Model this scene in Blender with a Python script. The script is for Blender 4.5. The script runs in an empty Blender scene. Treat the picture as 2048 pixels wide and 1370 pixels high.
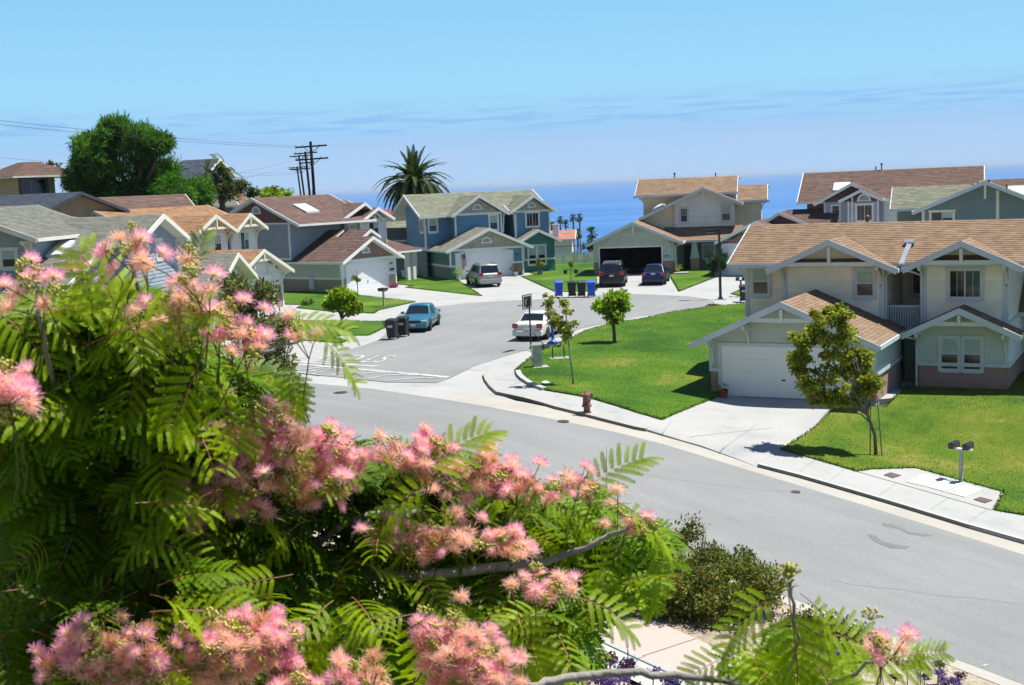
import bpy, bmesh, math, random
import numpy as np
from mathutils import Vector, Matrix
from mathutils.geometry import delaunay_2d_cdt
random.seed(7)
RNG = np.random.default_rng(11)
scene = bpy.context.scene
COL = scene.collection
R = math.radians

# ------------------------------------------------------------------ camera
FPX, CX, CY, ROLL = 2550.0, 1024.0, 685.0, 0.042
PITCH = math.atan((CY - 367) / FPX * math.cos(ROLL))
cfwd = Vector((0, math.cos(PITCH), -math.sin(PITCH)))
cup0 = Vector((0, math.sin(PITCH), math.cos(PITCH)))
cr0 = Vector((1, 0, 0))
cR = cr0 * math.cos(ROLL) - cup0 * math.sin(ROLL)
cU = cr0 * math.sin(ROLL) + cup0 * math.cos(ROLL)
cam = bpy.data.cameras.new('camera')
cam.lens = FPX / 2048 * 36
cam.sensor_width = 36
cam.clip_start = 0.1
cam.clip_end = 60000
cam.dof.use_dof = True
cam.dof.focus_distance = 60
cam.dof.aperture_fstop = 15
camo = bpy.data.objects.new('camera', cam)
COL.objects.link(camo)
camo.matrix_world = Matrix(((cR.x, cU.x, -cfwd.x, 0), (cR.y, cU.y, -cfwd.y, 0), (cR.z, cU.z, -cfwd.z, 0), (0, 0, 0, 1)))
scene.camera = camo

# ------------------------------------------------------------------ light
SUN_AZ, SUN_EL = 80.0, 67.0
scene.view_settings.view_transform = 'Standard'
scene.view_settings.look = 'None'
scene.view_settings.exposure = 0.9
scene.view_settings.gamma = 1
scene.view_settings.use_curve_mapping = False
sun = bpy.data.lights.new('sun', 'SUN')
sun.energy = 4.8
sun.angle = R(0.5)
sun.color = (1.0, 0.96, 0.88)
suno = bpy.data.objects.new('sun', sun)
COL.objects.link(suno)
sdir = Vector((math.sin(R(SUN_AZ)) * math.cos(R(SUN_EL)), math.cos(R(SUN_AZ)) * math.cos(R(SUN_EL)), math.sin(R(SUN_EL))))
suno.rotation_euler = sdir.to_track_quat('Z', 'Y').to_euler()
suno.location = sdir * 300

world = bpy.data.worlds.new('World')
scene.world = world
world.use_nodes = True
wt = world.node_tree
wt.nodes.clear()
def wn(t, **k):
    n = wt.nodes.new(t)
    for a, b in k.items():
        setattr(n, a, b)
    return n
wo = wn('ShaderNodeOutputWorld')
sky = wn('ShaderNodeTexSky', sky_type='NISHITA', sun_disc=False)
sky.sun_elevation = R(SUN_EL)
sky.sun_rotation = R(SUN_AZ)
sky.air_density = 1.0
sky.dust_density = 0.3
sky.ozone_density = 6.0
bg1 = wn('ShaderNodeBackground')
bg1.inputs[1].default_value = 0.068
wt.links.new(sky.outputs[0], bg1.inputs[0])
tc = wn('ShaderNodeTexCoord')
sep = wn('ShaderNodeSeparateXYZ')
wt.links.new(tc.outputs['Generated'], sep.inputs[0])
def wmath(op, a, b=None, clamp=False):
    n = wn('ShaderNodeMath', operation=op, use_clamp=clamp)
    for i, v in enumerate((a, b)):
        if v is None: continue
        if hasattr(v, 'is_linked') or hasattr(v, 'links'): wt.links.new(v, n.inputs[i])
        else: n.inputs[i].default_value = v
    return n.outputs[0]
def wmaprange(v, a, b, c=0.0, d=1.0, smooth=True):
    n = wn('ShaderNodeMapRange', interpolation_type='SMOOTHSTEP' if smooth else 'LINEAR')
    wt.links.new(v, n.inputs[0])
    for i, q in enumerate((a, b, c, d)): n.inputs[i + 1].default_value = q
    return n.outputs[0]
Z = sep.outputs['Z']
ramp = wn('ShaderNodeValToRGB')
fac = wmaprange(Z, -0.01, 0.24, smooth=False)
wt.links.new(fac, ramp.inputs[0])
def lin(r, g, b):
    f = lambda c: (c / 255 / 12.92) if c / 255 <= 0.04045 else ((c / 255 + 0.055) / 1.055) ** 2.4
    return (f(r), f(g), f(b))
els = ramp.color_ramp.elements
stops = [(-0.01, (160, 200, 242)), (0.0, (181, 212, 244)), (0.02, (180, 211, 245)), (0.036, (166, 206, 246)), (0.045, (161, 209, 248)), (0.07, (162, 218, 251)), (0.11, (155, 214, 250)), (0.15, (142, 206, 247)), (0.24, (104, 172, 232))]
for i, (z, c) in enumerate(stops):
    p = (z + 0.01) / 0.25
    if i < 2: e = els[i]; e.position = p
    else: e = els.new(p)
    e.color = (*lin(*c), 1)
# streaky marine cloud layer low over the sea
az = wmath('ARCTAN2', sep.outputs['X'], sep.outputs['Y'])
comb = wn('ShaderNodeCombineXYZ')
wt.links.new(wmath('MULTIPLY', az, 9.0), comb.inputs[0])
wt.links.new(wmath('MULTIPLY', Z, 110.0), comb.inputs[1])
noi = wn('ShaderNodeTexNoise')
noi.inputs['Scale'].default_value = 1.7
noi.inputs['Detail'].default_value = 6
noi.inputs['Roughness'].default_value = 0.55
wt.links.new(comb.outputs[0], noi.inputs['Vector'])
nmask = wmaprange(noi.outputs[0], 0.46, 0.60)
band = wmath('MULTIPLY', wmaprange(Z, 0.036, 0.048), wmaprange(Z, 0.072, 0.050))
cm = wmath('MULTIPLY', wmath('MULTIPLY', nmask, band), 0.6)
mixc = wn('ShaderNodeMixRGB')
wt.links.new(cm, mixc.inputs[0])
wt.links.new(ramp.outputs[0], mixc.inputs[1])
mixc.inputs[2].default_value = (*lin(140, 187, 240), 1)
# soft top edge of the haze layer
noi2 = wn('ShaderNodeTexNoise')
noi2.inputs['Scale'].default_value = 0.55
noi2.inputs['Detail'].default_value = 4
wt.links.new(comb.outputs[0], noi2.inputs['Vector'])
lay = wmath('MULTIPLY', wmaprange(wmath('ADD', Z, wmath('MULTIPLY', wmath('SUBTRACT', noi2.outputs[0], 0.5), 0.022)), 0.040, 0.031), 0.38)
mixd = wn('ShaderNodeMixRGB')
wt.links.new(lay, mixd.inputs[0])
wt.links.new(mixc.outputs[0], mixd.inputs[1])
mixd.inputs[2].default_value = (*lin(172, 205, 243), 1)
bg2 = wn('ShaderNodeBackground')
wt.links.new(mixd.outputs[0], bg2.inputs[0])
bg2.inputs[1].default_value = 1.0 / (2 ** scene.view_settings.exposure)
ms = wn('ShaderNodeMixShader')
wt.links.new(wmaprange(Z, 0.145, 0.22), ms.inputs[0])
wt.links.new(bg2.outputs[0], ms.inputs[1])
wt.links.new(bg1.outputs[0], ms.inputs[2])
wt.links.new(ms.outputs[0], wo.inputs[0])

# ------------------------------------------------------------------ terrain
def smooth(a, b, x):
    t = min(1, max(0, (x - a) / (b - a)))
    return t * t * (3 - 2 * t)
def Hz(x, y):
    "height of the land at x, y (camera at 0, 0, 0)"
    g = x - 0.4 * (y - 45)
    z = -8.15 - 0.115 * (g + math.sqrt(g * g + 9)) / 2 + 0.008 * (max(0, y - 60) - max(0, y - 110))
    w = 0.757 * x + 0.655 * y          # distance across the main road from the camera
    s = 16.6 - w
    if s > -6: z += 0.36 * (s + math.sqrt(s * s + 0.3)) / 2 if s > -6 else 0
    dx, dy = x - 8.37, y - 50.81; u = dx * 0.883 - dy * 0.469; v = dx * 0.469 + dy * 0.883
    if 1.5 < u < 24 and -5 < v < 26:        # level pad of the near house
        t = smooth(-5, 0.5, v) * smooth(1.5, 5.0, u) * (1 - smooth(17, 24, u)) * (1 - smooth(15, 26, v)); z = z * (1 - t) - 9.0 * t
    if x < -18 and y > 70:
        z += 5.5 * smooth(18, 50, -x) * smooth(72, 110, y)
    if y > 128:
        z -= 0.15 * (y - 128) * smooth(128, 170, y) if y < 420 else 0
        if y >= 420: z -= 43.8 + min(2.0, (y - 420) * 0.02)
    return z
def ray(px, py):
    return cfwd + cR * ((px - CX) / FPX) + cU * ((CY - py) / FPX)
def G(px, py, dz=0.0):
    "point of the ground seen at a pixel of the 2048 px wide photograph"
    d = ray(px, py); d = d / d.y
    lo, hi = 12.0, 127.0
    for _ in range(46):
        m = (lo + hi) / 2
        if d.z * m > Hz(d.x * m, m) + dz: lo = m
        else: hi = m
    return Vector((d.x * lo, lo, Hz(d.x * lo, lo) + dz))
def AT(px, py, Y):
    d = ray(px, py); return d * (Y / d.y)

# ------------------------------------------------------------------ materials
MATS = {}
ALBEDO = 0.70            # one scale on every base colour, so that the exposure above stays in step with real-world values
def new_mat(name):
    m = bpy.data.materials.new(name)
    m.use_nodes = True
    return m
def mat(name, rgb, rough=0.6, var=0.12, scale=3.0, metal=0.0, spec=0.5, bump=0.0, bscale=40.0, vc=False, rgb2=None, detail=5, coat=0.0, emis=None, trans=None, coords='Object', stretch=(1, 1, 1)):
    if name in MATS: return MATS[name]
    if metal < 0.5: rgb = tuple(c * ALBEDO for c in rgb); rgb2 = rgb2 and tuple(c * ALBEDO for c in rgb2)
    m = new_mat(name)
    nt = m.node_tree
    b = nt.nodes['Principled BSDF']
    b.inputs['Roughness'].default_value = rough
    b.inputs['Metallic'].default_value = metal
    b.inputs['Specular IOR Level'].default_value = spec
    b.inputs['Coat Weight'].default_value = coat
    t = nt.nodes.new('ShaderNodeTexCoord')
    mp = nt.nodes.new('ShaderNodeMapping')
    mp.inputs['Scale'].default_value = stretch
    nt.links.new(t.outputs[coords], mp.inputs[0])
    cur = None
    if rgb2 is None: rgb2 = tuple(c * (1 - var * 2) for c in rgb); rgb1 = tuple(min(1, c * (1 + var)) for c in rgb)
    else: rgb1 = rgb
    n = nt.nodes.new('ShaderNodeTexNoise')
    n.inputs['Scale'].default_value = scale
    n.inputs['Detail'].default_value = detail
    n.inputs['Roughness'].default_value = 0.6
    nt.links.new(mp.outputs[0], n.inputs['Vector'])
    r = nt.nodes.new('ShaderNodeValToRGB')
    r.color_ramp.elements[0].position = 0.32
    r.color_ramp.elements[1].position = 0.68
    r.color_ramp.elements[0].color = (*rgb2, 1)
    r.color_ramp.elements[1].color = (*rgb1, 1)
    nt.links.new(n.outputs[0], r.inputs[0])
    cur = r.outputs[0]
    if vc:
        a = nt.nodes.new('ShaderNodeAttribute'); a.attribute_name = 'tone'
        mx = nt.nodes.new('ShaderNodeMixRGB'); mx.blend_type = 'MULTIPLY'; mx.inputs[0].default_value = 1
        nt.links.new(cur, mx.inputs[1]); nt.links.new(a.outputs['Color'], mx.inputs[2])
        cur = mx.outputs[0]
    nt.links.new(cur, b.inputs['Base Color'])
    if bump:
        n2 = nt.nodes.new('ShaderNodeTexNoise'); n2.inputs['Scale'].default_value = bscale; n2.inputs['Detail'].default_value = 4
        nt.links.new(mp.outputs[0], n2.inputs['Vector'])
        bp = nt.nodes.new('ShaderNodeBump'); bp.inputs['Strength'].default_value = bump; bp.inputs['Distance'].default_value = 0.02
        nt.links.new(n2.outputs[0], bp.inputs['Height']); nt.links.new(bp.outputs[0], b.inputs['Normal'])
    if trans:
        tr = nt.nodes.new('ShaderNodeBsdfTranslucent')
        tm = nt.nodes.new('ShaderNodeMixRGB'); tm.blend_type = 'MULTIPLY'; tm.inputs[0].default_value = 1
        nt.links.new(cur, tm.inputs[1]); tm.inputs[2].default_value = (*trans[1], 1)
        nt.links.new(tm.outputs[0], tr.inputs[0])
        mxs = nt.nodes.new('ShaderNodeMixShader'); mxs.inputs[0].default_value = trans[0]
        nt.links.new(b.outputs[0], mxs.inputs[1]); nt.links.new(tr.outputs[0], mxs.inputs[2])
        nt.links.new(mxs.outputs[0], nt.nodes['Material Output'].inputs[0])
    MATS[name] = m
    return m

# ------------------------------------------------------------------ mesh builder
class MB:
    def __init__(s): s.v = []; s.f = []; s.t = []; s.m = []
    def poly(s, pts, tone=(1, 1, 1), mi=0):
        i = len(s.v); s.v.extend(tuple(p) for p in pts)
        s.f.append(tuple(range(i, i + len(pts)))); s.t.append(tone); s.m.append(mi)
    def hexa(s, p, tone=(1, 1, 1), mi=0):
        "p = 8 points: bottom ring 0-3 (counter-clockwise from above), top ring 4-7"
        i = len(s.v); s.v.extend(tuple(q) for q in p)
        for f in ((3, 2, 1, 0), (4, 5, 6, 7), (0, 1, 5, 4), (1, 2, 6, 5), (2, 3, 7, 6), (3, 0, 4, 7)):
            s.f.append(tuple(i + k for k in f)); s.t.append(tone); s.m.append(mi)
    def box(s, x0, x1, y0, y1, z0, z1, tone=(1, 1, 1), mi=0):
        s.hexa([(x0, y0, z0), (x1, y0, z0), (x1, y1, z0), (x0, y1, z0), (x0, y0, z1), (x1, y0, z1), (x1, y1, z1), (x0, y1, z1)], tone, mi)
    def bar(s, a, b, w, h=None, up=(0, 0, 1), tone=(1, 1, 1), mi=0):
        "rectangular bar from a to b"
        h = h or w; a = Vector(a); b = Vector(b); d = (b - a).normalized(); up = Vector(up)
        if abs(d.dot(up)) > 0.98: up = Vector((1, 0, 0))
        sd = d.cross(up).normalized() * (w / 2); uu = sd.cross(d).normalized() * (h / 2)
        s.hexa([a - sd - uu, a + sd - uu, b + sd - uu, b - sd - uu, a - sd + uu, a + sd + uu, b + sd + uu, b - sd + uu], tone, mi)
    def tube(s, pts, rad, n=8, tone=(1, 1, 1), mi=0, cap=True):
        pts = [Vector(p) for p in pts]; rs = rad if isinstance(rad, (list, tuple)) else [rad] * len(pts)
        rings = []
        ref = Vector((0.13, 0.31, 0.94))
        for i, p in enumerate(pts):
            d = (pts[min(i + 1, len(pts) - 1)] - pts[max(i - 1, 0)]).normalized()
            r = ref if abs(d.dot(ref)) < 0.95 else Vector((1, 0, 0))
            a = d.cross(r).normalized(); b = d.cross(a)
            k = len(s.v)
            for j in range(n):
                t = 2 * math.pi * j / n
                s.v.append(tuple(p + (a * math.cos(t) + b * math.sin(t)) * rs[i]))
            rings.append(k)
        for i in range(len(rings) - 1):
            for j in range(n):
                s.f.append((rings[i] + j, rings[i] + (j + 1) % n, rings[i + 1] + (j + 1) % n, rings[i + 1] + j)); s.t.append(tone); s.m.append(mi)
        if cap:
            s.f.append(tuple(rings[0] + j for j in range(n))[::-1]); s.t.append(tone); s.m.append(mi)
            s.f.append(tuple(rings[-1] + j for j in range(n))); s.t.append(tone); s.m.append(mi)
    def lathe(s, prof, n=16, c=(0, 0, 0), axis='z', tone=(1, 1, 1), mi=0):
        "prof = [(r, h)]"
        rings = []
        for r, h in prof:
            k = len(s.v); rings.append(k)
            for j in range(n):
                t = 2 * math.pi * j / n; a, b = r * math.cos(t), r * math.sin(t)
                p = (a, b, h) if axis == 'z' else ((h, a, b) if axis == 'x' else (a, h, b))
                s.v.append((p[0] + c[0], p[1] + c[1], p[2] + c[2]))
        for i in range(len(rings) - 1):
            for j in range(n):
                s.f.append((rings[i] + j, rings[i] + (j + 1) % n, rings[i + 1] + (j + 1) % n, rings[i + 1] + j)); s.t.append(tone); s.m.append(mi)
        s.f.append(tuple(rings[0] + j for j in range(n))[::-1]); s.t.append(tone); s.m.append(mi)
        s.f.append(tuple(rings[-1] + j for j in range(n))); s.t.append(tone); s.m.append(mi)
    def mesh(s, name, mats, smoothf=False):
        me = bpy.data.meshes.new(name)
        me.from_pydata(s.v, [], s.f)
        for m in (mats if isinstance(mats, (list, tuple)) else [mats]): me.materials.append(m)
        if any(t != (1, 1, 1) for t in s.t):
            at = me.color_attributes.new('tone', 'FLOAT_COLOR', 'CORNER')
            cnt = [len(f) for f in s.f]
            arr = np.repeat(np.array([(*t, 1.0) for t in s.t], dtype=np.float32), cnt, axis=0)
            at.data.foreach_set('color', arr.ravel())
        else:
            at = me.color_attributes.new('tone', 'FLOAT_COLOR', 'CORNER')
            at.data.foreach_set('color', np.ones(len(me.loops) * 4, dtype=np.float32))
        if len(s.m) and max(s.m) > 0: me.polygons.foreach_set('material_index', s.m)
        if smoothf: me.polygons.foreach_set('use_smooth', [True] * len(me.polygons))
        me.update()
        return me
    def build(s, name, mats, parent=None, smoothf=False, loc=None):
        o = bpy.data.objects.new(name, s.mesh(name, mats, smoothf))
        COL.objects.link(o)
        if parent is not None: o.parent = parent
        if loc is not None: o.location = loc
        return o

def tag(o, label=None, cat=None, group=None, kind=None):
    if label: o['label'] = label
    if cat: o['category'] = cat
    if group: o['group'] = group
    if kind: o['kind'] = kind
    return o
def empty(name, loc, rz=0, label=None, cat=None, group=None):
    o = bpy.data.objects.new(name, None); COL.objects.link(o)
    o.location = loc; o.rotation_euler = (0, 0, rz); o.empty_display_size = 0.2
    return tag(o, label, cat, group)
def copy_tree(o, parent=None, kids=None):
    c = o.copy(); COL.objects.link(c)
    if parent is not None: c.parent = parent
    for ch in list(o.children): copy_tree(ch, c)
    return c

# ------------------------------------------------------------------ the ground and what lies on it
def inside(p, poly):
    x, y = p; c = False; n = len(poly)
    for i in range(n):
        x1, y1 = poly[i]; x2, y2 = poly[i - 1]
        if (y1 > y) != (y2 > y) and x < (x2 - x1) * (y - y1) / (y2 - y1) + x1: c = not c
    return c
def sheet(name, poly, dz, m, step=1.0, skirt=0.0, kind='structure', parent=None, zf=None, jitter=0.0):
    "a polygon (world xy) laid over the land, dz above it, with an optional skirt down its edge"
    poly = [(p[0], p[1]) for p in poly]
    ed = []
    for i in range(len(poly)):
        a = poly[i]; b = poly[(i + 1) % len(poly)]
        n = max(1, int(math.hypot(b[0] - a[0], b[1] - a[1]) / step))
        for k in range(n):
            t = k / n
            jx = random.uniform(-jitter, jitter) if k else 0; jy = random.uniform(-jitter, jitter) if k else 0
            ed.append((a[0] + (b[0] - a[0]) * t + jx, a[1] + (b[1] - a[1]) * t + jy))
    xs = [p[0] for p in ed]; ys = [p[1] for p in ed]
    pts = [Vector(p) for p in ed]; n = len(pts)
    y = min(ys) + step / 2
    while y < max(ys):
        x = min(xs) + step / 2
        while x < max(xs):
            if inside((x, y), ed): pts.append(Vector((x, y)))
            x += step
        y += step
    vs, _, fs, _, _, _ = delaunay_2d_cdt(pts, [], [list(range(n))], 1, 1e-5)
    zz = zf or (lambda x, y: Hz(x, y) + dz)
    mb = MB(); mb.v = [(p.x, p.y, zz(p.x, p.y)) for p in vs]
    for f in fs:
        a, b, c = [vs[i] for i in f[:3]]
        if (b - a).cross(c - a) < 0: f = list(f)[::-1]
        mb.f.append(tuple(f)); mb.t.append((1, 1, 1)); mb.m.append(0)
    if skirt:
        area = sum(ed[i - 1][0] * ed[i][1] - ed[i][0] * ed[i - 1][1] for i in range(len(ed)))
        e = ed if area > 0 else ed[::-1]
        for i in range(len(e)):
            a, b = e[i - 1], e[i]
            mb.poly([(a[0], a[1], zz(*a) - skirt), (b[0], b[1], zz(*b) - skirt), (b[0], b[1], zz(*b)), (a[0], a[1], zz(*a))])
    o = mb.build(name, m, parent)
    if kind: o['kind'] = kind
    return o
def gp(*pp): return [G(*p).to_2d() for p in pp]
def offset_line(pts, d):
    out = []
    for i, p in enumerate(pts):
        a = pts[max(0, i - 1)]; b = pts[min(len(pts) - 1, i + 1)]
        t = (Vector(b) - Vector(a)).normalized(); out.append(Vector((p[0] - t.y * d, p[1] + t.x * d)))
    return out
# ------------------------------------------------------------------ surface materials
def ground_mat(name, stops, fine=60.0, big=0.35, rough=0.95, bump=0.3, speck=0.25, bdist=0.01, streak=None):
    m = new_mat(name); nt = m.node_tree; b = nt.nodes['Principled BSDF']
    b.inputs['Roughness'].default_value = rough; b.inputs['Specular IOR Level'].default_value = 0.25
    t = nt.nodes.new('ShaderNodeTexCoord')
    n1 = nt.nodes.new('ShaderNodeTexNoise'); n1.inputs['Scale'].default_value = big; n1.inputs['Detail'].default_value = 8; n1.inputs['Roughness'].default_value = 0.65
    nt.links.new(t.outputs['Object'], n1.inputs['Vector'])
    r = nt.nodes.new('ShaderNodeValToRGB'); e = r.color_ramp.elements
    for i, (p, c) in enumerate(stops):
        q = e[i] if i < 2 else e.new(p)
        q.position = p; q.color = (*[v * ALBEDO for v in c], 1)
    nt.links.new(n1.outputs[0], r.inputs[0])
    n2 = nt.nodes.new('ShaderNodeTexNoise'); n2.inputs['Scale'].default_value = fine; n2.inputs['Detail'].default_value = 3
    nt.links.new(t.outputs['Object'], n2.inputs['Vector'])
    mr = nt.nodes.new('ShaderNodeMapRange'); mr.inputs[1].default_value = 0.3; mr.inputs[2].default_value = 0.7; mr.inputs[3].default_value = 1 - speck; mr.inputs[4].default_value = 1 + speck
    nt.links.new(n2.outputs[0], mr.inputs[0])
    mx = nt.nodes.new('ShaderNodeVectorMath'); mx.operation = 'SCALE'
    nt.links.new(r.outputs[0], mx.inputs[0]); nt.links.new(mr.outputs[0], mx.inputs['Scale'])
    out = mx.outputs[0]
    if streak is not None:                     # worn wheel lanes and drip lines that run along the road
        mp = nt.nodes.new('ShaderNodeMapping'); mp.vector_type = 'TEXTURE'; mp.inputs['Rotation'].default_value = (0, 0, streak); mp.inputs['Scale'].default_value = (14, 0.8, 1)
        nt.links.new(t.outputs['Object'], mp.inputs[0]); n3 = nt.nodes.new('ShaderNodeTexNoise'); n3.inputs['Scale'].default_value = 1; n3.inputs['Detail'].default_value = 6
        nt.links.new(mp.outputs[0], n3.inputs['Vector']); m3 = nt.nodes.new('ShaderNodeMapRange'); m3.inputs[1].default_value = 0.35; m3.inputs[2].default_value = 0.65; m3.inputs[3].default_value = 0.93; m3.inputs[4].default_value = 1.03
        nt.links.new(n3.outputs[0], m3.inputs[0]); sc = nt.nodes.new('ShaderNodeVectorMath'); sc.operation = 'SCALE'; nt.links.new(out, sc.inputs[0]); nt.links.new(m3.outputs[0], sc.inputs['Scale']); out = sc.outputs[0]
    nt.links.new(out, b.inputs['Base Color'])
    bp = nt.nodes.new('ShaderNodeBump'); bp.inputs['Strength'].default_value = bump; bp.inputs['Distance'].default_value = bdist
    nt.links.new(n2.outputs[0], bp.inputs['Height']); nt.links.new(bp.outputs[0], b.inputs['Normal'])
    MATS[name] = m
    return m
M_ASPHALT = ground_mat('asphalt', [(0.25, (0.225, 0.24, 0.242)), (0.5, (0.27, 0.28, 0.278)), (0.8, (0.305, 0.31, 0.303))], fine=16, big=0.16, speck=0.09, bump=0.2, streak=math.radians(-48))
M_ASPHALT2 = ground_mat('asphalt_side', [(0.25, (0.235, 0.25, 0.252)), (0.5, (0.28, 0.29, 0.288)), (0.8, (0.315, 0.32, 0.316))], fine=16, big=0.16, speck=0.07, bump=0.2, streak=math.radians(65))
M_STAIN = ground_mat('stain', [(0.25, (0.16, 0.175, 0.17)), (0.7, (0.215, 0.225, 0.215))], fine=9, big=2, speck=0.12, bump=0.2)
M_CONC = ground_mat('concrete', [(0.3, (0.34, 0.35, 0.345)), (0.45, (0.425, 0.43, 0.42)), (0.7, (0.47, 0.47, 0.455))], fine=14, big=0.45, speck=0.05, bump=0.12)
M_CONCW = ground_mat('concrete_warm', [(0.25, (0.38, 0.36, 0.31)), (0.5, (0.45, 0.43, 0.38)), (0.8, (0.49, 0.475, 0.43))], fine=14, big=0.5, speck=0.05, bump=0.12)
M_CURB = ground_mat('curb_concrete', [(0.25, (0.42, 0.45, 0.43)), (0.7, (0.58, 0.58, 0.55))], fine=10, big=0.8, speck=0.08, bump=0.2)
M_PINK = ground_mat('pink_concrete', [(0.25, (0.45, 0.38, 0.34)), (0.5, (0.51, 0.43, 0.385)), (0.8, (0.55, 0.475, 0.425))], fine=14, big=0.6, speck=0.04, bump=0.1)
M_GRASS = ground_mat('lawn_grass', [(0.36, (0.03, 0.095, 0.002)), (0.47, (0.055, 0.145, 0.002)), (0.57, (0.085, 0.175, 0.004)), (0.68, (0.20, 0.215, 0.03))], fine=30, big=0.22, speck=0.3, bump=0.5, bdist=0.03)
M_GRASS2 = ground_mat('lawn_grass_dry', [(0.36, (0.045, 0.12, 0.003)), (0.46, (0.09, 0.16, 0.005)), (0.56, (0.135, 0.185, 0.012)), (0.67, (0.27, 0.23, 0.06))], fine=30, big=0.3, speck=0.3, bump=0.5, bdist=0.03)
M_SOIL = ground_mat('dry_soil', [(0.25, (0.22, 0.17, 0.11)), (0.5, (0.40, 0.34, 0.25)), (0.8, (0.52, 0.46, 0.36))], fine=12, big=0.9, speck=0.3, bump=0.8, bdist=0.04)
M_LAND = ground_mat('hill_scrub', [(0.25, (0.05, 0.075, 0.02)), (0.5, (0.14, 0.14, 0.06)), (0.8, (0.27, 0.23, 0.13))], fine=2, big=0.08, speck=0.3, bump=0.8, bdist=0.3)
M_PAINT = ground_mat('road_paint', [(0.38, (0.36, 0.37, 0.36)), (0.52, (0.54, 0.55, 0.54)), (0.7, (0.66, 0.66, 0.645))], fine=12, big=3, speck=0.1, bump=0.1)

# sea
def sea_mat():
    m = new_mat('sea_water'); nt = m.node_tree; b = nt.nodes['Principled BSDF']
    t = nt.nodes.new('ShaderNodeTexCoord'); mp = nt.nodes.new('ShaderNodeMapping'); mp.inputs['Scale'].default_value = (0.0012, 0.006, 1)
    nt.links.new(t.outputs['Object'], mp.inputs[0])
    n = nt.nodes.new('ShaderNodeTexNoise'); n.inputs['Scale'].default_value = 1; n.inputs['Detail'].default_value = 6; n.inputs['Distortion'].default_value = 0.6
    nt.links.new(mp.outputs[0], n.inputs['Vector'])
    r = nt.nodes.new('ShaderNodeValToRGB'); e = r.color_ramp.elements
    e[0].position = 0.35; e[0].color = (0.022, 0.105, 0.29, 1); e[1].position = 0.68; e[1].color = (0.040, 0.155, 0.37, 1)
    nt.links.new(n.outputs[0], r.inputs[0]); nt.links.new(r.outputs[0], b.inputs['Base Color'])
    b.inputs['Roughness'].default_value = 0.45; b.inputs['Specular IOR Level'].default_value = 0.42
    n2 = nt.nodes.new('ShaderNodeTexNoise'); n2.inputs['Scale'].default_value = 0.08; n2.inputs['Detail'].default_value = 5
    nt.links.new(t.outputs['Object'], n2.inputs['Vector'])
    bp = nt.nodes.new('ShaderNodeBump'); bp.inputs['Strength'].default_value = 0.8; bp.inputs['Distance'].default_value = 3
    nt.links.new(n2.outputs[0], bp.inputs['Height']); nt.links.new(bp.outputs[0], b.inputs['Normal'])
    return m
SEA_Z = -46.0
mb = MB()
N = 24
for i in range(N):
    for j in range(14):
        ys = [400 * (50000 / 400) ** (k / 14) for k in (j, j + 1)]
        a = [-0.9 + 1.8 * k / N for k in (i, i + 1)]
        z = lambda y: SEA_Z
        mb.poly([(a[0] * ys[0], ys[0], SEA_Z), (a[1] * ys[0], ys[0], SEA_Z), (a[1] * ys[1], ys[1], SEA_Z), (a[0] * ys[1], ys[1], SEA_Z)])
tag(mb.build('sea', sea_mat()), kind='structure')

# the land: one sheet from behind the camera down to the shore
mb = MB()
xs = sorted(set([-420, -300, -220, -160, -120, -90] + list(range(-70, 61, 2)) + [75, 100, 140, 200, 300, 420]))
ys = sorted(set([-20, -10] + [k for k in range(-4, 140, 2)] + list(range(140, 260, 6)) + [280, 320, 360, 419, 421, 480, 560, 650]))
# beneath roads and lawns the land lies a little lower
def land_z(x, y):
    z = Hz(x, y); w = 0.757 * x + 0.655 * y
    if y < 127 and 16.0 < w: z -= 0.10
    if y > 190:
        z += 3.0 * math.sin(x * 0.031 + y * 0.021) * smooth(190, 300, y)
    return z
ix = {}
for j, y in enumerate(ys):
    for i, x in enumerate(xs):
        ix[i, j] = len(mb.v); mb.v.append((x, y, land_z(x, y)))
for j in range(len(ys) - 1):
    for i in range(len(xs) - 1):
        mb.f.append((ix[i, j], ix[i + 1, j], ix[i + 1, j + 1], ix[i, j + 1])); mb.t.append((1, 1, 1)); mb.m.append(0)
tag(mb.build('ground', M_LAND, smoothf=True), kind='structure')

# --- main road.  Far asphalt edge and near asphalt edge
far = gp((240, 712), (400, 738), (561, 760.5), (740, 777), (877, 797), (1025, 823), (1150, 847), (1240, 866), (1330, 889), (1500, 941), (1740, 1014), (1960, 1082))
t = (far[-1] - far[-2]).normalized(); far = far + [far[-1] + t * 6, far[-1] + t * 22]
near = gp((450, 800), (560, 836), (700, 885), (790, 912), (1643, 1219), (1840, 1291), (2032, 1363))
t = (near[-1] - near[-2]).normalized(); near = near + [near[-1] + t * 6, near[-1] + t * 22]
road_poly = far + near[::-1]
sheet('road', road_poly, 0.0, M_ASPHALT, step=1.2)
# --- side street with its turning circle
side_px = [(568, 735), (610, 748), (676, 754), (773, 764), (873.6, 765.4), (899.5, 756), (948, 732.5), (1003.6, 714), (1060, 698), (1109, 677), (1162, 657), (1241, 640), (1280, 632), (1350, 624), (1400, 618), (1425, 611), (1430, 604), (1415, 598), (1380, 593), (1300, 589), (1250, 588), (1190, 591), (1110, 597), (1000, 602), (930, 607), (882, 612), (830, 620), (797, 628), (788, 640), (775, 664), (757, 680), (729.6, 689.7), (688, 702), (639, 721), (600, 728)]
side_poly = gp(*side_px)
sheet('side_street', side_poly, 0.006, M_ASPHALT2, step=1.2, skirt=0.04)
# --- pale concrete: cross gutter at the mouth of the side street, gutters, pavements, driveways
def lift(x, y): return 0.0
gut_out = offset_line(far, -0.0)
apron = gp((993, 788)) + []
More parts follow.
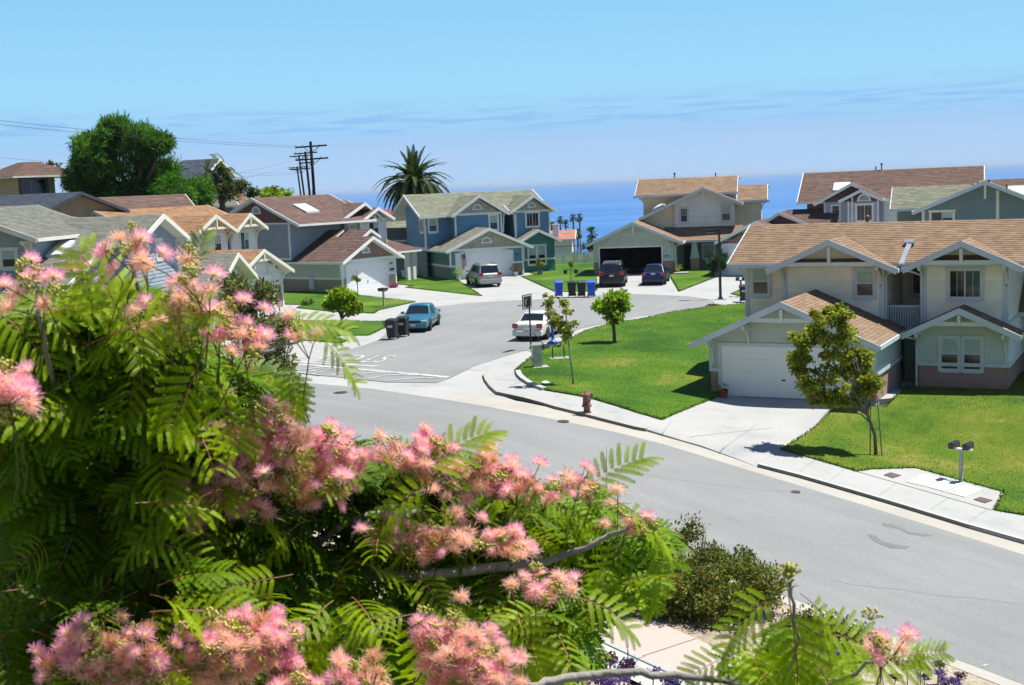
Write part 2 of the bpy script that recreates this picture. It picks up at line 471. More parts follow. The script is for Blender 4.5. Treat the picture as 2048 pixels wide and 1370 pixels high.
# one concrete slab under the whole block (driveways, pavements, rolled kerbs); lawns lie on it
block = [far[0], far[1], far[2], far[3], far[4], far[5]] + gp((993, 788.5), (1010, 787)) 
sheet('cross_gutter', list(far[0:7]) + gp((1180, 846), (1100, 822), (1030, 800), (993, 787), (975, 765), (966, 750), (985, 735), (1080, 699), (1120, 700), (1165, 668), (1290, 640), (1300, 560), (600, 560), (240, 690)), -0.02, M_CONC, step=1.5)
blk = gp((240, 690), (430, 590), (600, 556)) + [Vector((-14, 112)), Vector((30, 112)), Vector((30, 70)), Vector((14, 66))] + gp((1300, 640), (1165, 668), (1120, 700), (1080, 699), (985, 735), (960, 740))
sheet('block_paving', blk, -0.010, M_CONC, step=1.5)
# far-side gutter strip (0.5 m) and the raised pavement behind it
gin = offset_line(far, 0.0); gout = offset_line(far, 0.52); gwide = offset_line(far, 1.6)
sheet('gutter', far[4:] + gwide[4:][::-1], -0.004, M_CONCW, step=1.0)
KERB = 0.14
fr = gout[6:]                     # kerb line from the corner to the right
def strip(name, a, b, dz, m, skirt=0, step=1.0): return sheet(name, list(a) + list(b)[::-1], dz, m, step=step, skirt=skirt)
# raised pavement polygon, corner round to the driveway and beyond
corner_px = [(993, 787), (978, 775), (969, 762), (966, 752), (972, 744), (990, 735), (1030, 722), (1062, 708), (1090, 694), (1120, 683), (1170, 664), (1240, 648)]
corner = gp(*corner_px)
curb_far = gp((993, 788.5), (1047, 800), (1110, 818), (1200, 841), (1270, 859), (1292, 863))
lawn_side_px = [(1325, 846), (1280, 833), (1240, 820), (1180, 802), (1100, 788), (1060, 773), (1040, 762), (1031, 749), (1060, 723), (1083, 709), (1109, 696), (1151, 678), (1172, 667), (1209, 656), (1240, 649)]
sheet('sidewalk', curb_far + gp((1325, 846)) + gp(*lawn_side_px[1:]) + corner[::-1][1:], 0.10, M_CONC, step=0.8, skirt=0.14)
sheet('kerb', curb_far + offset_line(curb_far, 0.16)[::-1], 0.108, M_CONCW, step=0.8, skirt=0.15)
cl = gp((993, 788.5), (979, 776), (969, 762), (966, 752), (972, 744))
sheet('kerb', cl + offset_line(cl, -0.16)[::-1], 0.108, M_CONCW, step=0.5, skirt=0.15)
# driveway of the near tan house and the apron where the kerb drops
dz_w = lambda x, y: 0
def dist_far(x, y):
    best = 99
    for i in range(3, len(gout) - 1):
        a, b = gout[i], gout[i + 1]; ab = b - a; p = Vector((x, y))
        t = max(0, min(1, (p - a).dot(ab) / ab.length_squared)); best = min(best, (p - a - ab * t).length)
    return best
OA = G(1443, 793) + Vector((0, 0, 0.05))
def drvz(x, y):
    a = R(28); dx, dy = x - OA.x, y - OA.y; v = dx * math.sin(a) + dy * math.cos(a)
    b = Hz(x, y) + 0.11 * smooth(0, 0.9, dist_far(x, y)) + 0.001; t = smooth(-5.0, -0.2, v)
    return b * (1 - t) + max(b, OA.z - 0.02) * t
drv = gp((1292, 862), (1330, 873), (1400, 893), (1470, 917), (1515, 934)) + gp((1563, 906), (1675, 816), (1800, 802)) + [Vector((16.5, 50)), Vector((9.3, 54.5))] + gp((1440, 795), (1325, 846))
sheet('driveway', drv, 0.10, M_CONC, step=0.7, zf=drvz, skirt=0.3)
# walkway + pavement further right
wk = gp((1515, 934), (1600, 956), (1731, 994), (1795, 1013), (1939, 1057), (2048, 1088))
t = (wk[-1] - wk[-2]).normalized(); wk.append(wk[-1] + t * 14)
in_px = gp((1563, 906), (1640, 928), (1715, 950), (1990, 1028), (2048, 1038))
t = (in_px[-1] - in_px[-2]).normalized(); in_px.append(in_px[-1] + t * 14)
sheet('sidewalk', wk + in_px[::-1], 0.10, M_CONC, step=0.8, skirt=0.14)
sheet('kerb', wk[:5] + offset_line(wk, 0.16)[:5][::-1], 0.108, M_CURB, step=0.8, skirt=0.15)
# storm drain: the kerb stands over a dark slot at the right edge
sd = wk[4:]; sdo = offset_line(wk, 0.16)[4:]
sheet('kerb', sd + sdo[::-1], 0.115, M_CURB, step=0.8, skirt=0.035)
M_DARK = mat('dark_void', (0.004, 0.004, 0.005), 0.9, 0)
a0 = offset_line(wk, 0.20)[4:]; a1 = offset_line(wk, 0.30)[4:]
dm = MB()
for i in range(len(a0) - 1):
    p, q = a0[i], a0[i + 1]
    dm.poly([(p.x, p.y, Hz(*p) - 0.05), (q.x, q.y, Hz(*q) - 0.05), (q.x, q.y, Hz(*q) + 0.095), (p.x, p.y, Hz(*p) + 0.095)])
    r_, s_ = offset_line(wk, -0.02)[4:][i], offset_line(wk, -0.02)[4:][i + 1]
    dm.poly([(p.x, p.y, Hz(*p) + 0.0), (r_.x, r_.y, Hz(*r_) + 0.0), (s_.x, s_.y, Hz(*s_) + 0.0), (q.x, q.y, Hz(*q) + 0.0)])
tag(dm.build('storm_drain', M_DARK), 'long dark storm drain slot cut under the kerb by the lawn', 'storm drain')
# small kerb step round the corner lawn
sc = gp((1031, 750), (1034, 758), (1042, 766), (1056, 775), (1070, 781), (1084, 786))
sheet('lawn_edging', sc + offset_line(sc, 0.22)[::-1], 0.22, M_CURB, step=0.4, skirt=0.2)
# utility pad by the mailboxes
pad = gp((1715, 950), (1745, 946), (1830, 943), (2008, 992), (1985, 1028))
sheet('utility_pad', pad, 0.118, M_CONC, step=0.8, skirt=0.05)
# concrete joints (recessed dark lines) in pavement and driveway
def joint(a, b, dz=0.104, w=0.012, nm='pavement_joint'):
    a = G(*a).to_2d(); b = G(*b).to_2d(); t = (b - a).normalized(); n = Vector((-t.y, t.x)) * w
    return [a + n, b + n, b - n, a - n]
jm = MB()
def addj(poly, dz):
    n = max(1, int((poly[1] - poly[0]).length / 0.8))
    for k in range(n):
        q = [poly[0].lerp(poly[1], k / n), poly[0].lerp(poly[1], (k + 1) / n), poly[3].lerp(poly[2], (k + 1) / n), poly[3].lerp(poly[2], k / n)]
        jm.poly([(p.x, p.y, Hz(*p) + dz) for p in q])
for a, b in [((1440, 908), (1570, 812)), ((1325, 872), (1345, 847)), ((1380, 880), (1640, 842)), ((1110, 800), (1125, 790)), ((1190, 822), (1206, 808)), ((1020, 775), (1052, 768)), ((1000, 758), (1036, 752)), ((1018, 742), (1052, 730)), ((1660, 968), (1690, 943)), ((1760, 996), (1796, 970)), ((1860, 1026), (1895, 1003)), ((1935, 1052), (1975, 1025)), ((1600, 950), (1628, 926))]:
    addj(joint(a, b), 0.1195 if a[0] > 1300 and a[0] < 1590 else 0.106)
tag(jm.build('pavement_joints', mat('joint', (0.36, 0.36, 0.34), 0.9, 0.1)), kind='structure')

# --- lawns
def lawn(name, px, m, dz=0.125, step=0.8, extra=None):
    p = gp(*px) + (extra or [])
    return sheet(name, p, dz, m, step=step, skirt=0.14, jitter=0.03), p
LAWNS = []
def add_lawn(px, m, dz=0.125, extra=None):
    o, p = lawn('lawn', px, m, dz, extra=extra); LAWNS.append((p, dz, m))
big = [(1031, 748), (1060, 722.5), (1083, 708.5), (1109, 695.6), (1151, 677.5), (1172, 666.6), (1209, 655.5), (1240, 648.5), (1280, 643), (1350, 628), (1420, 618), (1488, 612), (1560, 640), (1560, 740), (1440, 797), (1325, 846), (1280, 833), (1240, 820), (1180, 802), (1100, 787.5), (1084, 785), (1070, 780), (1056, 774), (1042, 765), (1034, 757)]
add_lawn(big, M_GRASS, 0.16)
add_lawn([(1563, 906), (1675, 816), (1772, 822), (1815, 780), (1900, 770), (2048, 745)], M_GRASS2, 0.15, extra=[Vector((26, 52)), Vector((26, 25))] + [in_px[-1], in_px[-2]] + gp((1990, 1028), (2008, 992), (1830, 943), (1745, 946), (1715, 950), (1640, 928)))
add_lawn([(430, 640), (537, 638), (620, 642), (766, 643), (771, 655), (737, 671), (686, 671), (664, 676), (697, 681), (681, 687), (639, 683), (560, 678), (430, 680)], M_GRASS, 0.03)
add_lawn([(568, 609), (610, 610), (593, 616), (668, 624), (748, 627), (756, 621), (831, 604), (717, 591), (700, 584), (560, 584)], M_GRASS, 0.03)
add_lawn([(793, 568), (826, 572), (811, 575), (963, 592), (916, 562), (905, 552), (810, 545), (790, 556)], M_GRASS, 0.03)
add_lawn([(1043, 553.5), (1073, 549), (1052, 544), (1030, 535), (1108, 525), (1190, 517), (1196, 575), (1190, 583), (1111, 584)], M_GRASS, 0.03)
add_lawn([(1338, 549), (1358, 583), (1428, 556), (1425, 541), (1377, 538), (1335, 546)], M_GRASS, 0.03)
add_lawn([(1463, 588), (1486, 578), (1500, 584), (1489, 595)], M_GRASS, 0.03)

# --- road paint
def stroke(pts, w, dz, name='road_marking', m=None, parent=None, label=None):
    pw = [G(*p).to_2d() for p in pts]; L = offset_line(pw, w / 2); Rr = offset_line(pw, -w / 2); mb = MB()
    for i in range(len(pw) - 1):
        n = max(1, int((pw[i + 1] - pw[i]).length / 0.8))
        for k in range(n):
            q = [Rr[i].lerp(Rr[i + 1], k / n), Rr[i].lerp(Rr[i + 1], (k + 1) / n), L[i].lerp(L[i + 1], (k + 1) / n), L[i].lerp(L[i + 1], k / n)]
            mb.poly([(p.x, p.y, Hz(*p) + dz) for p in q])
    o = mb.build(name, m or M_PAINT, parent)
    o['kind'] = 'structure'
    return o
def c4(x, y): return (400 + x / 4.096, 520 + y / 4.096)
stroke([c4(700, 838), c4(860, 843), c4(1200, 858), c4(1460, 875)], 0.28, 0.022)
stroke([c4(720, 848), c4(1000, 872), c4(1500, 915), c4(2040, 963)], 0.34, 0.022)
for a in ([(760, 905), (860, 897), (1010, 880)], [(860, 925), (960, 905), (1130, 890)], [(920, 936), (1060, 905), (1240, 892)], [(1080, 945), (1230, 912), (1430, 905)], [(1220, 963), (1380, 928), (1640, 920)], [(1380, 975), (1520, 948), (1790, 940)], [(1530, 992), (1680, 975), (1990, 965)]):
    stroke([c4(*p) for p in a], 0.16, 0.024)
stroke([(540, 748), (575, 742), (640, 751)], 0.14, 0.024)
stroke([(380, 797), (400, 803)], 0.12, 0.01); stroke([(596, 784), (604, 787)], 0.12, 0.01); stroke([(1965, 1333), (1976, 1329)], 0.05, 0.01)
# STOP lettering, laid on the asphalt and read by drivers leaving the side street
def ground_text(txt, px0, px1, height, dz):
    a = G(*px0).to_2d(); b = G(*px1).to_2d()
    cu = bpy.data.curves.new('stop_text', 'FONT'); cu.body = txt; cu.size = 1.0; cu.align_x = 'LEFT'; cu.space_character = 1.1; cu.resolution_u = 3
    ob = bpy.data.objects.new('tmp', cu); COL.objects.link(ob)
    bpy.context.view_layer.update()
    me = bpy.data.meshes.new_from_object(ob)
    COL.objects.unlink(ob); bpy.data.objects.remove(ob)
    vs = [v.co.copy() for v in me.vertices]
    x0 = min(v.x for v in vs); x1 = max(v.x for v in vs); y0 = min(v.y for v in vs); y1 = max(v.y for v in vs)
    t = (b - a); n = Vector((-t.y, t.x)).normalized()
    for v, q in zip(me.vertices, vs):
        p = a + t * ((q.x - x0) / (x1 - x0)) + n * (height * (q.y - y0) / (y1 - y0))
        v.co = (p.x, p.y, Hz(p.x, p.y) + dz)
    o = bpy.data.objects.new('road_lettering', me); me.materials.clear(); me.materials.append(M_PAINT); COL.objects.link(o)
    o['kind'] = 'structure'; return o
ground_text('STOP', (797, 711.5), (677, 711), 2.3, 0.024)
# wet marks and covers on the asphalt
def blob(pts, dz, m, name):
    return sheet(name, gp(*pts), dz, m, step=0.5)
def cz(x, y): return (1600 + x / 4.281, 800 + y / 4.281)
blob([cz(700, 1055), cz(780, 1060), cz(870, 1090), cz(930, 1130), cz(1060, 1145), cz(1130, 1160), cz(1060, 1168), cz(930, 1145), cz(850, 1105), cz(720, 1078)], 0.006, M_STAIN, 'road_stain')
blob([cz(575, 1148), cz(650, 1165), cz(700, 1210), cz(800, 1235), cz(940, 1255), cz(900, 1275), cz(780, 1270), cz(680, 1235), cz(620, 1200)], 0.006, M_STAIN, 'road_stain')
blob([(1402, 1082), (1420, 1086), (1427, 1093), (1412, 1089)], 0.006, M_STAIN, 'road_stain')
M_CRACK = mat('crack', (0.22, 0.22, 0.22), 0.95, 0.1)
for cx_, cy_, ang, ln in ((1180, 930, 0.5, 8), (1660, 1160, 0.6, 6), (1000, 660, 0.1, 6)):
    p = G(cx_, cy_).to_2d(); a = -ang; pts = []
    for k in range(int(ln * 2.5)):
        pts.append(p.copy()); a += random.uniform(-0.35, 0.35) * 0.8; a = a * 0.9 - ang * 0.1; p = p + Vector((math.cos(a), math.sin(a))) * 0.4
    L_ = offset_line(pts, 0.006); R_ = offset_line(pts, -0.006); mb = MB()
    for k in range(len(pts) - 1): mb.poly([(q.x, q.y, Hz(*q) + 0.013) for q in (R_[k], R_[k + 1], L_[k + 1], L_[k])])
    mb.build('road_crack', M_CRACK)['kind'] = 'structure'
M_IRON = mat('cast_iron', (0.12, 0.11, 0.11), 0.7, 0.2, 8, metal=0.6, bump=0.4)
def manhole(px, py, r, label, cat='manhole cover'):
    g = G(px, py); m = MB(); m.lathe([(r, 0), (r, 0.012), (r * 0.86, 0.012), (r * 0.84, 0.004), (r * 0.8, 0.010), (0.01, 0.010)], 20, (0, 0, 0))
    for k in range(-3, 4): m.box(-r * 0.7, r * 0.7, k * r * 0.2 - 0.012, k * r * 0.2 + 0.012, 0.008, 0.016)
    o = m.build('manhole_cover', M_IRON, loc=g + Vector((0, 0, 0.004))); return tag(o, label, cat)
manhole(681, 785.5, 0.30, 'round iron manhole cover in the main road below the hatched crossing')
manhole(1125, 843, 0.24, 'small reddish valve cover in the gutter below the fire hydrant')
manhole(1590, 984, 0.16, 'tiny valve cover in the asphalt below the leaning street tree')

# --- near side of the road: gutter, kerb, planter, pink pavement, low edging
ng = offset_line(near, -0.5); nk = offset_line(near, -0.66); npl = offset_line(near, -0.7)
sheet('gutter', near + ng[::-1], -0.004, M_CONCW, step=1.2)
sheet('kerb', ng + nk[::-1], 0.10, M_CONCW, step=1.0, skirt=0.12)
npa = offset_line(near, -4.0); npb = offset_line(near, -5.75); npc = offset_line(near, -5.9); npd = offset_line(near, -7.0)
sheet('planting_strip', nk + npa[::-1], 0.09, M_SOIL, step=1.0)
# paving slabs of the near pavement, one object each, joints between them
slabm = {}
sw = empty('pink_sidewalk', (0, 0, 0)); sw['kind'] = 'structure'
def walk_slabs():
    L = [0]
    for i in range(len(npa) - 1): L.append(L[-1] + (npa[i + 1] - npa[i]).length)
    def at(line, s):
        for i in range(len(L) - 1):
            if s <= L[i + 1] or i == len(L) - 2:
                t = (s - L[i]) / (L[i + 1] - L[i]); return line[i].lerp(line[i + 1], t)
    s = 0.0; k = 0
    while s + 1.5 < L[-1]:
        q = [at(npa, s + 0.012), at(npa, s + 1.49), at(npb, s + 1.49), at(npb, s + 0.012)]
        m = MB(); e = 0.11 + random.uniform(-0.004, 0.004)
        top = [(p.x, p.y, Hz(*p) + e) for p in q]; bot = [(p.x, p.y, Hz(*p) - 0.02) for p in q]
        m.hexa([bot[3], bot[2], bot[1], bot[0], top[3], top[2], top[1], top[0]])
        o = m.build('slab', M_PINK, sw); s += 1.5; k += 1
walk_slabs()
sheet('sidewalk_bed', npa + npb[::-1], 0.095, mat('joint', (0.36, 0.36, 0.34)), step=1.0)
sheet('mow_strip', npb + npc[::-1], 0.16, M_CONC, step=1.0, skirt=0.1)
sheet('mow_strip', npc + npd[::-1], 0.13, ground_mat('worn_concrete', [(0.25, (0.42, 0.46, 0.40)), (0.8, (0.55, 0.57, 0.50))], fine=10, big=0.6, speck=0.06), step=1.0)
sheet('garden_bed', npd + offset_line(near, -16)[::-1], 0.03, M_SOIL, step=1.0)
# ------------------------------------------------------------------ house kit (local x along the front, y into the house, z up)
def shingle_mat(name, c, c2=None):
    return mat(name, c, 0.95, 0.22, 2.2, spec=0.15, bump=0.5, bscale=30, vc=True, rgb2=c2)
M_TAN_ROOF = shingle_mat('shingles_tan', (0.325, 0.225, 0.15), (0.26, 0.175, 0.115))
M_ORANGE_ROOF = shingle_mat('shingles_orange_tan', (0.40, 0.235, 0.135), (0.31, 0.18, 0.10))
M_BROWN_ROOF = shingle_mat('shingles_brown', (0.195, 0.13, 0.108), (0.145, 0.095, 0.08))
M_GREY_ROOF = shingle_mat('shingles_grey', (0.265, 0.275, 0.205), (0.20, 0.21, 0.155))
M_GREYD_ROOF = shingle_mat('shingles_dark_grey', (0.24, 0.245, 0.21), (0.18, 0.185, 0.16))
M_SLATE_ROOF = shingle_mat('shingles_slate', (0.085, 0.105, 0.135), (0.055, 0.07, 0.095))
def paint(name, c, var=0.05, rough=0.6): return mat(name, tuple(min(1.12, v * 1.38) for v in c), rough, var, 1.2, bump=0.08, bscale=25, vc=True)
M_WHITE = paint('white_trim', (0.74, 0.75, 0.73))
M_CREAMTRIM = paint('cream_trim', (0.66, 0.66, 0.56))
M_GREYTRIM = paint('grey_trim', (0.50, 0.56, 0.60))
M_CREAM = paint('cream_siding', (0.68, 0.62, 0.46))
M_IVORY = paint('ivory_siding', (0.81, 0.78, 0.64))
M_PALE = paint('pale_siding', (0.70, 0.71, 0.68))
M_SAGE = paint('sage_siding', (0.46, 0.52, 0.47))
M_BLUE = paint('blue_siding', (0.105, 0.24, 0.36))
M_TEAL = paint('teal_siding', (0.07, 0.20, 0.20))
M_GREYBLUE = paint('grey_blue_siding', (0.27, 0.33, 0.38))
M_LILAC = paint('lilac_siding', (0.40, 0.43, 0.52))
M_GREEN = paint('green_siding', (0.20, 0.26, 0.19))
M_DGREEN = paint('slate_green_siding', (0.16, 0.23, 0.23))
M_TAUPE = paint('taupe_shakes', (0.40, 0.38, 0.30))
M_MAROON = paint('maroon_shakes', (0.16, 0.075, 0.075))
M_MAUVE = paint('mauve_shakes', (0.27, 0.17, 0.15))
M_PINKSTUCCO = mat('pink_stucco', (0.46, 0.29, 0.24), 0.9, 0.08, 2, bump=0.4, bscale=60, vc=True)
M_TANSTUCCO = mat('tan_stucco', (0.44, 0.42, 0.33), 0.9, 0.08, 2, bump=0.4, bscale=60, vc=True)
M_ADOBE = mat('adobe_stucco', (0.50, 0.32, 0.19), 0.9, 0.08, 2, bump=0.4, bscale=60, vc=True)
M_YSTUCCO = mat('yellow_stucco', (0.58, 0.50, 0.33), 0.9, 0.08, 2, bump=0.4, bscale=60, vc=True)
M_DOORW = paint('garage_white', (0.76, 0.78, 0.78), 0.02, 0.45)
M_GLASS = mat('window_glass', (0.015, 0.035, 0.045), 0.06, 0.3, 1.5, spec=0.6)
M_CURT = mat('curtain', (0.50, 0.68, 0.62), 0.8, 0.15, 4, stretch=(14, 14, 0.6))
M_CURTB = mat('curtain_dark', (0.10, 0.16, 0.15), 0.8, 0.25, 4, stretch=(14, 14, 0.6))
M_VINYL = mat('window_vinyl', (0.80, 0.82, 0.83), 0.4, 0.02)
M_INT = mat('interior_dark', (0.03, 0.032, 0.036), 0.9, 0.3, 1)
M_METAL = mat('galvanised', (0.55, 0.57, 0.58), 0.35, 0.1, 6, metal=0.8)
M_BLACKM = mat('black_metal', (0.016, 0.02, 0.018), 0.45, 0.2, 6)
M_BEAM = paint('beam_trim', (0.60, 0.62, 0.58))
M_SKYL = mat('skylight_dome', (0.80, 0.82, 0.84), 0.3, 0.02)

def clipz(poly, z0, z1):
    def cut(pl, z, keep):
        out = []
        for i in range(len(pl)):
            a, b = pl[i - 1], pl[i]
            ia, ib = keep(a[1], z), keep(b[1], z)
            if ia != ib:
                t = (z - a[1]) / (b[1] - a[1]); out.append((a[0] + (b[0] - a[0]) * t, z))
            if ib: out.append(b)
        return out
    p = cut(poly, z0, lambda q, z: q >= z - 1e-6)
    return cut(p, z1, lambda q, z: q <= z + 1e-6) if len(p) > 2 else []
class Wall:
    def __init__(s, p0, p1):
        s.a = Vector((p0[0], p0[1], 0)); d = Vector((p1[0], p1[1], 0)) - s.a; s.L = d.length; s.d = d.normalized(); s.n = Vector((s.d.y, -s.d.x, 0))
    def p(s, t, z, out=0.0): return s.a + s.d * t + s.n * out + Vector((0, 0, z))
def wall(h, p0, p1, poly, m, lap=0.19, each=False, name='siding', shake=False, back=True):
    W = Wall(p0, p1)
    if poly is None: return W
    if len(poly) == 2: poly = [(0, poly[0]), (W.L, poly[0]), (W.L, poly[1]), (0, poly[1])]
    z0 = min(q[1] for q in poly); z1 = max(q[1] for q in poly)
    mb = MB()
    if lap:
        n = max(1, round((z1 - z0) / lap)); st = (z1 - z0) / n
        for k in range(n):
            c = clipz(poly, z0 + k * st, z0 + (k + 1) * st)
            if len(c) < 3: continue
            b = MB() if each else mb
            tn = random.uniform(0.95, 1.04); tone = (tn, tn, tn)
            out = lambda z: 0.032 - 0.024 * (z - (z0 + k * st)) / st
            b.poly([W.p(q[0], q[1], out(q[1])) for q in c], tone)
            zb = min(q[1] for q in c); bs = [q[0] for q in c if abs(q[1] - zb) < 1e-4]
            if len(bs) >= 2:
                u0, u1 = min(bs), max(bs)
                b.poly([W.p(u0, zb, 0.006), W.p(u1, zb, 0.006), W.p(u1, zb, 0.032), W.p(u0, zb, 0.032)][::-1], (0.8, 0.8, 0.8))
            if each: b.build('siding_board', m, h)
    else:
        mb.poly([W.p(q[0], q[1], 0.01) for q in poly])
    if shake:                                  # shingle texture of the gable ends: staggered tabs
        mb = MB(); n = max(1, round((z1 - z0) / 0.2)); st = (z1 - z0) / n
        for k in range(n):
            za, zb = z0 + k * st, z0 + (k + 1) * st
            c = clipz(poly, za, zb)
            if len(c) < 3: continue
            us = [q[0] for q in c]; u = min(us); step = 0.28
            mb.poly([W.p(q[0], q[1], 0.012) for q in c], (0.9, 0.9, 0.9))
            lo = [q[0] for q in c if abs(q[1] - za) < 1e-4]; hi = [q[0] for q in c if abs(q[1] - zb) < 1e-4]
            if len(lo) < 2: continue
            l0, l1 = max(min(lo), min(hi) if hi else min(lo)), min(max(lo), max(hi) if hi else max(lo))
            u = l0
            while u + 0.1 < l1:
                w = min(random.uniform(0.18, 0.34), l1 - u); tn = random.uniform(0.86, 1.1)
                mb.poly([W.p(u, za, 0.034), W.p(u + w - 0.01, za, 0.034), W.p(u + w - 0.01, zb, 0.016), W.p(u, zb, 0.016)], (tn, tn, tn)); u += w
    if not each or shake:
        o = mb.build(name, m, h)
        if lap or shake: o['kind'] = 'stuff'
    if back:
        bk = MB(); bk.poly([W.p(q[0], q[1], 0.0) for q in poly]); bk.poly([W.p(q[0], q[1], -0.12) for q in poly][::-1])
        for i in range(len(poly)):
            q, r = poly[i - 1], poly[i]
            bk.poly([W.p(q[0], q[1], 0), W.p(q[0], q[1], -0.12), W.p(r[0], r[1], -0.12), W.p(r[0], r[1], 0)])
        bk.build('wall', m, h)
    return W
def wbox(mb, W, t0, t1, z0, z1, o0, o1, tone=(1, 1, 1), mi=0):
    mb.hexa([W.p(t0, z0, o1), W.p(t1, z0, o1), W.p(t1, z0, o0), W.p(t0, z0, o0), W.p(t0, z1, o1), W.p(t1, z1, o1), W.p(t1, z1, o0), W.p(t0, z1, o0)], tone, mi)
def trim(h, W, t0, t1, z0, z1, out=0.05, m=None, name='trim', base=0.0):
    mb = MB(); wbox(mb, W, t0, t1, z0, z1, base, out); return mb.build(name, m or M_WHITE, h)
def window(h, W, t0, t1, z0, z1, style='hung', tm=None, tw=0.13, curtain=0.5, grid=True, cm=None):
    tm = tm or M_WHITE; mb = MB()
    wbox(mb, W, t0 - tw, t0, z0 - tw, z1 + tw, 0.0, 0.06); wbox(mb, W, t1, t1 + tw, z0 - tw, z1 + tw, 0.0, 0.06)
    wbox(mb, W, t0, t1, z0 - tw * 1.3, z0, 0.0, 0.065); wbox(mb, W, t0 - tw * 1.3, t1 + tw * 1.3, z1, z1 + tw, 0.0, 0.075)
    w = mb.build('window', tm, h)
    f = MB(); e = 0.035
    wbox(f, W, t0, t0 + e, z0, z1, 0.0, 0.052); wbox(f, W, t1 - e, t1, z0, z1, 0.0, 0.052)
    wbox(f, W, t0 + e, t1 - e, z0, z0 + e, 0.0, 0.052); wbox(f, W, t0 + e, t1 - e, z1 - e, z1, 0.0, 0.052)
    if style == 'hung':
        zm = (z0 + z1) / 2; wbox(f, W, t0 + e, t1 - e, zm - 0.02, zm + 0.02, 0.036, 0.055)
        if grid:
            for k in (1, 2): u = t0 + (t1 - t0) * k / 3; wbox(f, W, u - 0.008, u + 0.008, zm + 0.02, z1 - e, 0.036, 0.046)
            zz = (zm + z1) / 2; wbox(f, W, t0 + e, t1 - e, zz - 0.008, zz + 0.008, 0.036, 0.0465)
    else:
        um = (t0 + t1) / 2; wbox(f, W, um - 0.025, um + 0.025, z0 + e, z1 - e, 0.036, 0.055)
        if grid:
            for k in (1, 3): u = t0 + (t1 - t0) * k / 4; wbox(f, W, u - 0.008, u + 0.008, z0 + e, z1 - e, 0.036, 0.046)
    f.build('sash', M_VINYL, w)
    g = MB()
    def pane(a, b, c, d, nm='pane'):
        q = MB(); q.poly([W.p(a, c, 0.038), W.p(b, c, 0.038), W.p(b, d, 0.038), W.p(a, d, 0.038)]); return q.build(nm, M_GLASS, w)
    def cur(a, b, c, d):
        q = MB(); n = max(3, int((b - a) / 0.07))
        for k in range(n):
            u0 = a + (b - a) * k / n; u1 = a + (b - a) * (k + 1) / n; tn = random.uniform(0.75, 1.1)
            q.poly([W.p(u0, c, 0.0385 + 0.002 * (k % 2)), W.p(u1, c, 0.0385 + 0.002 * ((k + 1) % 2)), W.p(u1, d, 0.0385 + 0.002 * ((k + 1) % 2)), W.p(u0, d, 0.0385 + 0.002 * (k % 2))], (tn, tn, tn))
        return q.build('curtain', cm or M_CURT, w)
    if style == 'hung':
        pane(t0 + e, t1 - e, z0 + e, (z0 + z1) / 2 - 0.02)
        if curtain: cur(t0 + e, t1 - e, (z0 + z1) / 2 + 0.02, z1 - e)
        else: pane(t0 + e, t1 - e, (z0 + z1) / 2 + 0.02, z1 - e)
    else:
        um = (t0 + t1) / 2
        pane(t0 + e, um - 0.025, z0 + e, z1 - e)
        if curtain: cur(um + 0.025, t1 - e, z0 + e + (z1 - z0) * (1 - curtain), z1 - e); pane(um + 0.025, t1 - e, z0 + e, z0 + e + (z1 - z0) * (1 - curtain) - 0.001)
        else: pane(um + 0.025, t1 - e, z0 + e, z1 - e)
    return w
def courses(h, A, B, C, D, m, ex=0.2, tab=0.34, each=False, thick=0.018, name='shingles'):
    "shingle courses from the eave line A-B up to the ridge line D-C"
    A, B, C, D = map(Vector, (A, B, C, D))
    n = max(1, round(((D - A).length + (C - B).length) / 2 / ex))
    nrm = (B - A).cross((D + C) / 2 - A).normalized()
    mb = MB()
    for k in range(n):
        t0, t1 = k / n, min(1.0, (k + 1.0) / n)
        a, b, c, d = A.lerp(D, t0), B.lerp(C, t0), B.lerp(C, t1), A.lerp(D, t1)
        L = (b - a).length
        if L < 0.05: continue
        q = MB() if each else mb
        u = -random.uniform(0, tab); up = nrm * thick; lo = nrm * 0.004
        ct = random.uniform(0.93, 1.05)
        while u < L:
            w = tab * random.uniform(0.55, 1.25)
            s0, s1 = max(0, u) / L, min(L, u + w) / L
            if s1 > s0 + 1e-4:
                tn = ct * random.uniform(0.86, 1.12); tint = random.uniform(-0.03, 0.03); tone = (tn * (1 + tint), tn, tn * (1 - tint))
                jt = up * random.uniform(0.7, 1.25)
                p0, p1, p2, p3 = a.lerp(b, s0) + jt, a.lerp(b, s1) + jt, d.lerp(c, s1) + lo, d.lerp(c, s0) + lo
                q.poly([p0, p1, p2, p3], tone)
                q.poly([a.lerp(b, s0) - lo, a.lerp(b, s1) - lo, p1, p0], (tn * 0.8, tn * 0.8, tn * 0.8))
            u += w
        if each: q.build('shingle_course', m, h)
    if not each: mb.build(name, m, h)['kind'] = 'stuff'
def deck(h, A, B, C, D, m, th=0.16, name='roof'):
    A, B, C, D = map(Vector, (A, B, C, D)); nrm = (B - A).cross((D + C) / 2 - A).normalized()
    dn = Vector((0, 0, -th)); mb = MB(); o = -nrm * 0.004
    mb.hexa([A + dn, B + dn, C + dn, D + dn, A + o, B + o, C + o, D + o]); return mb.build(name, m, h)
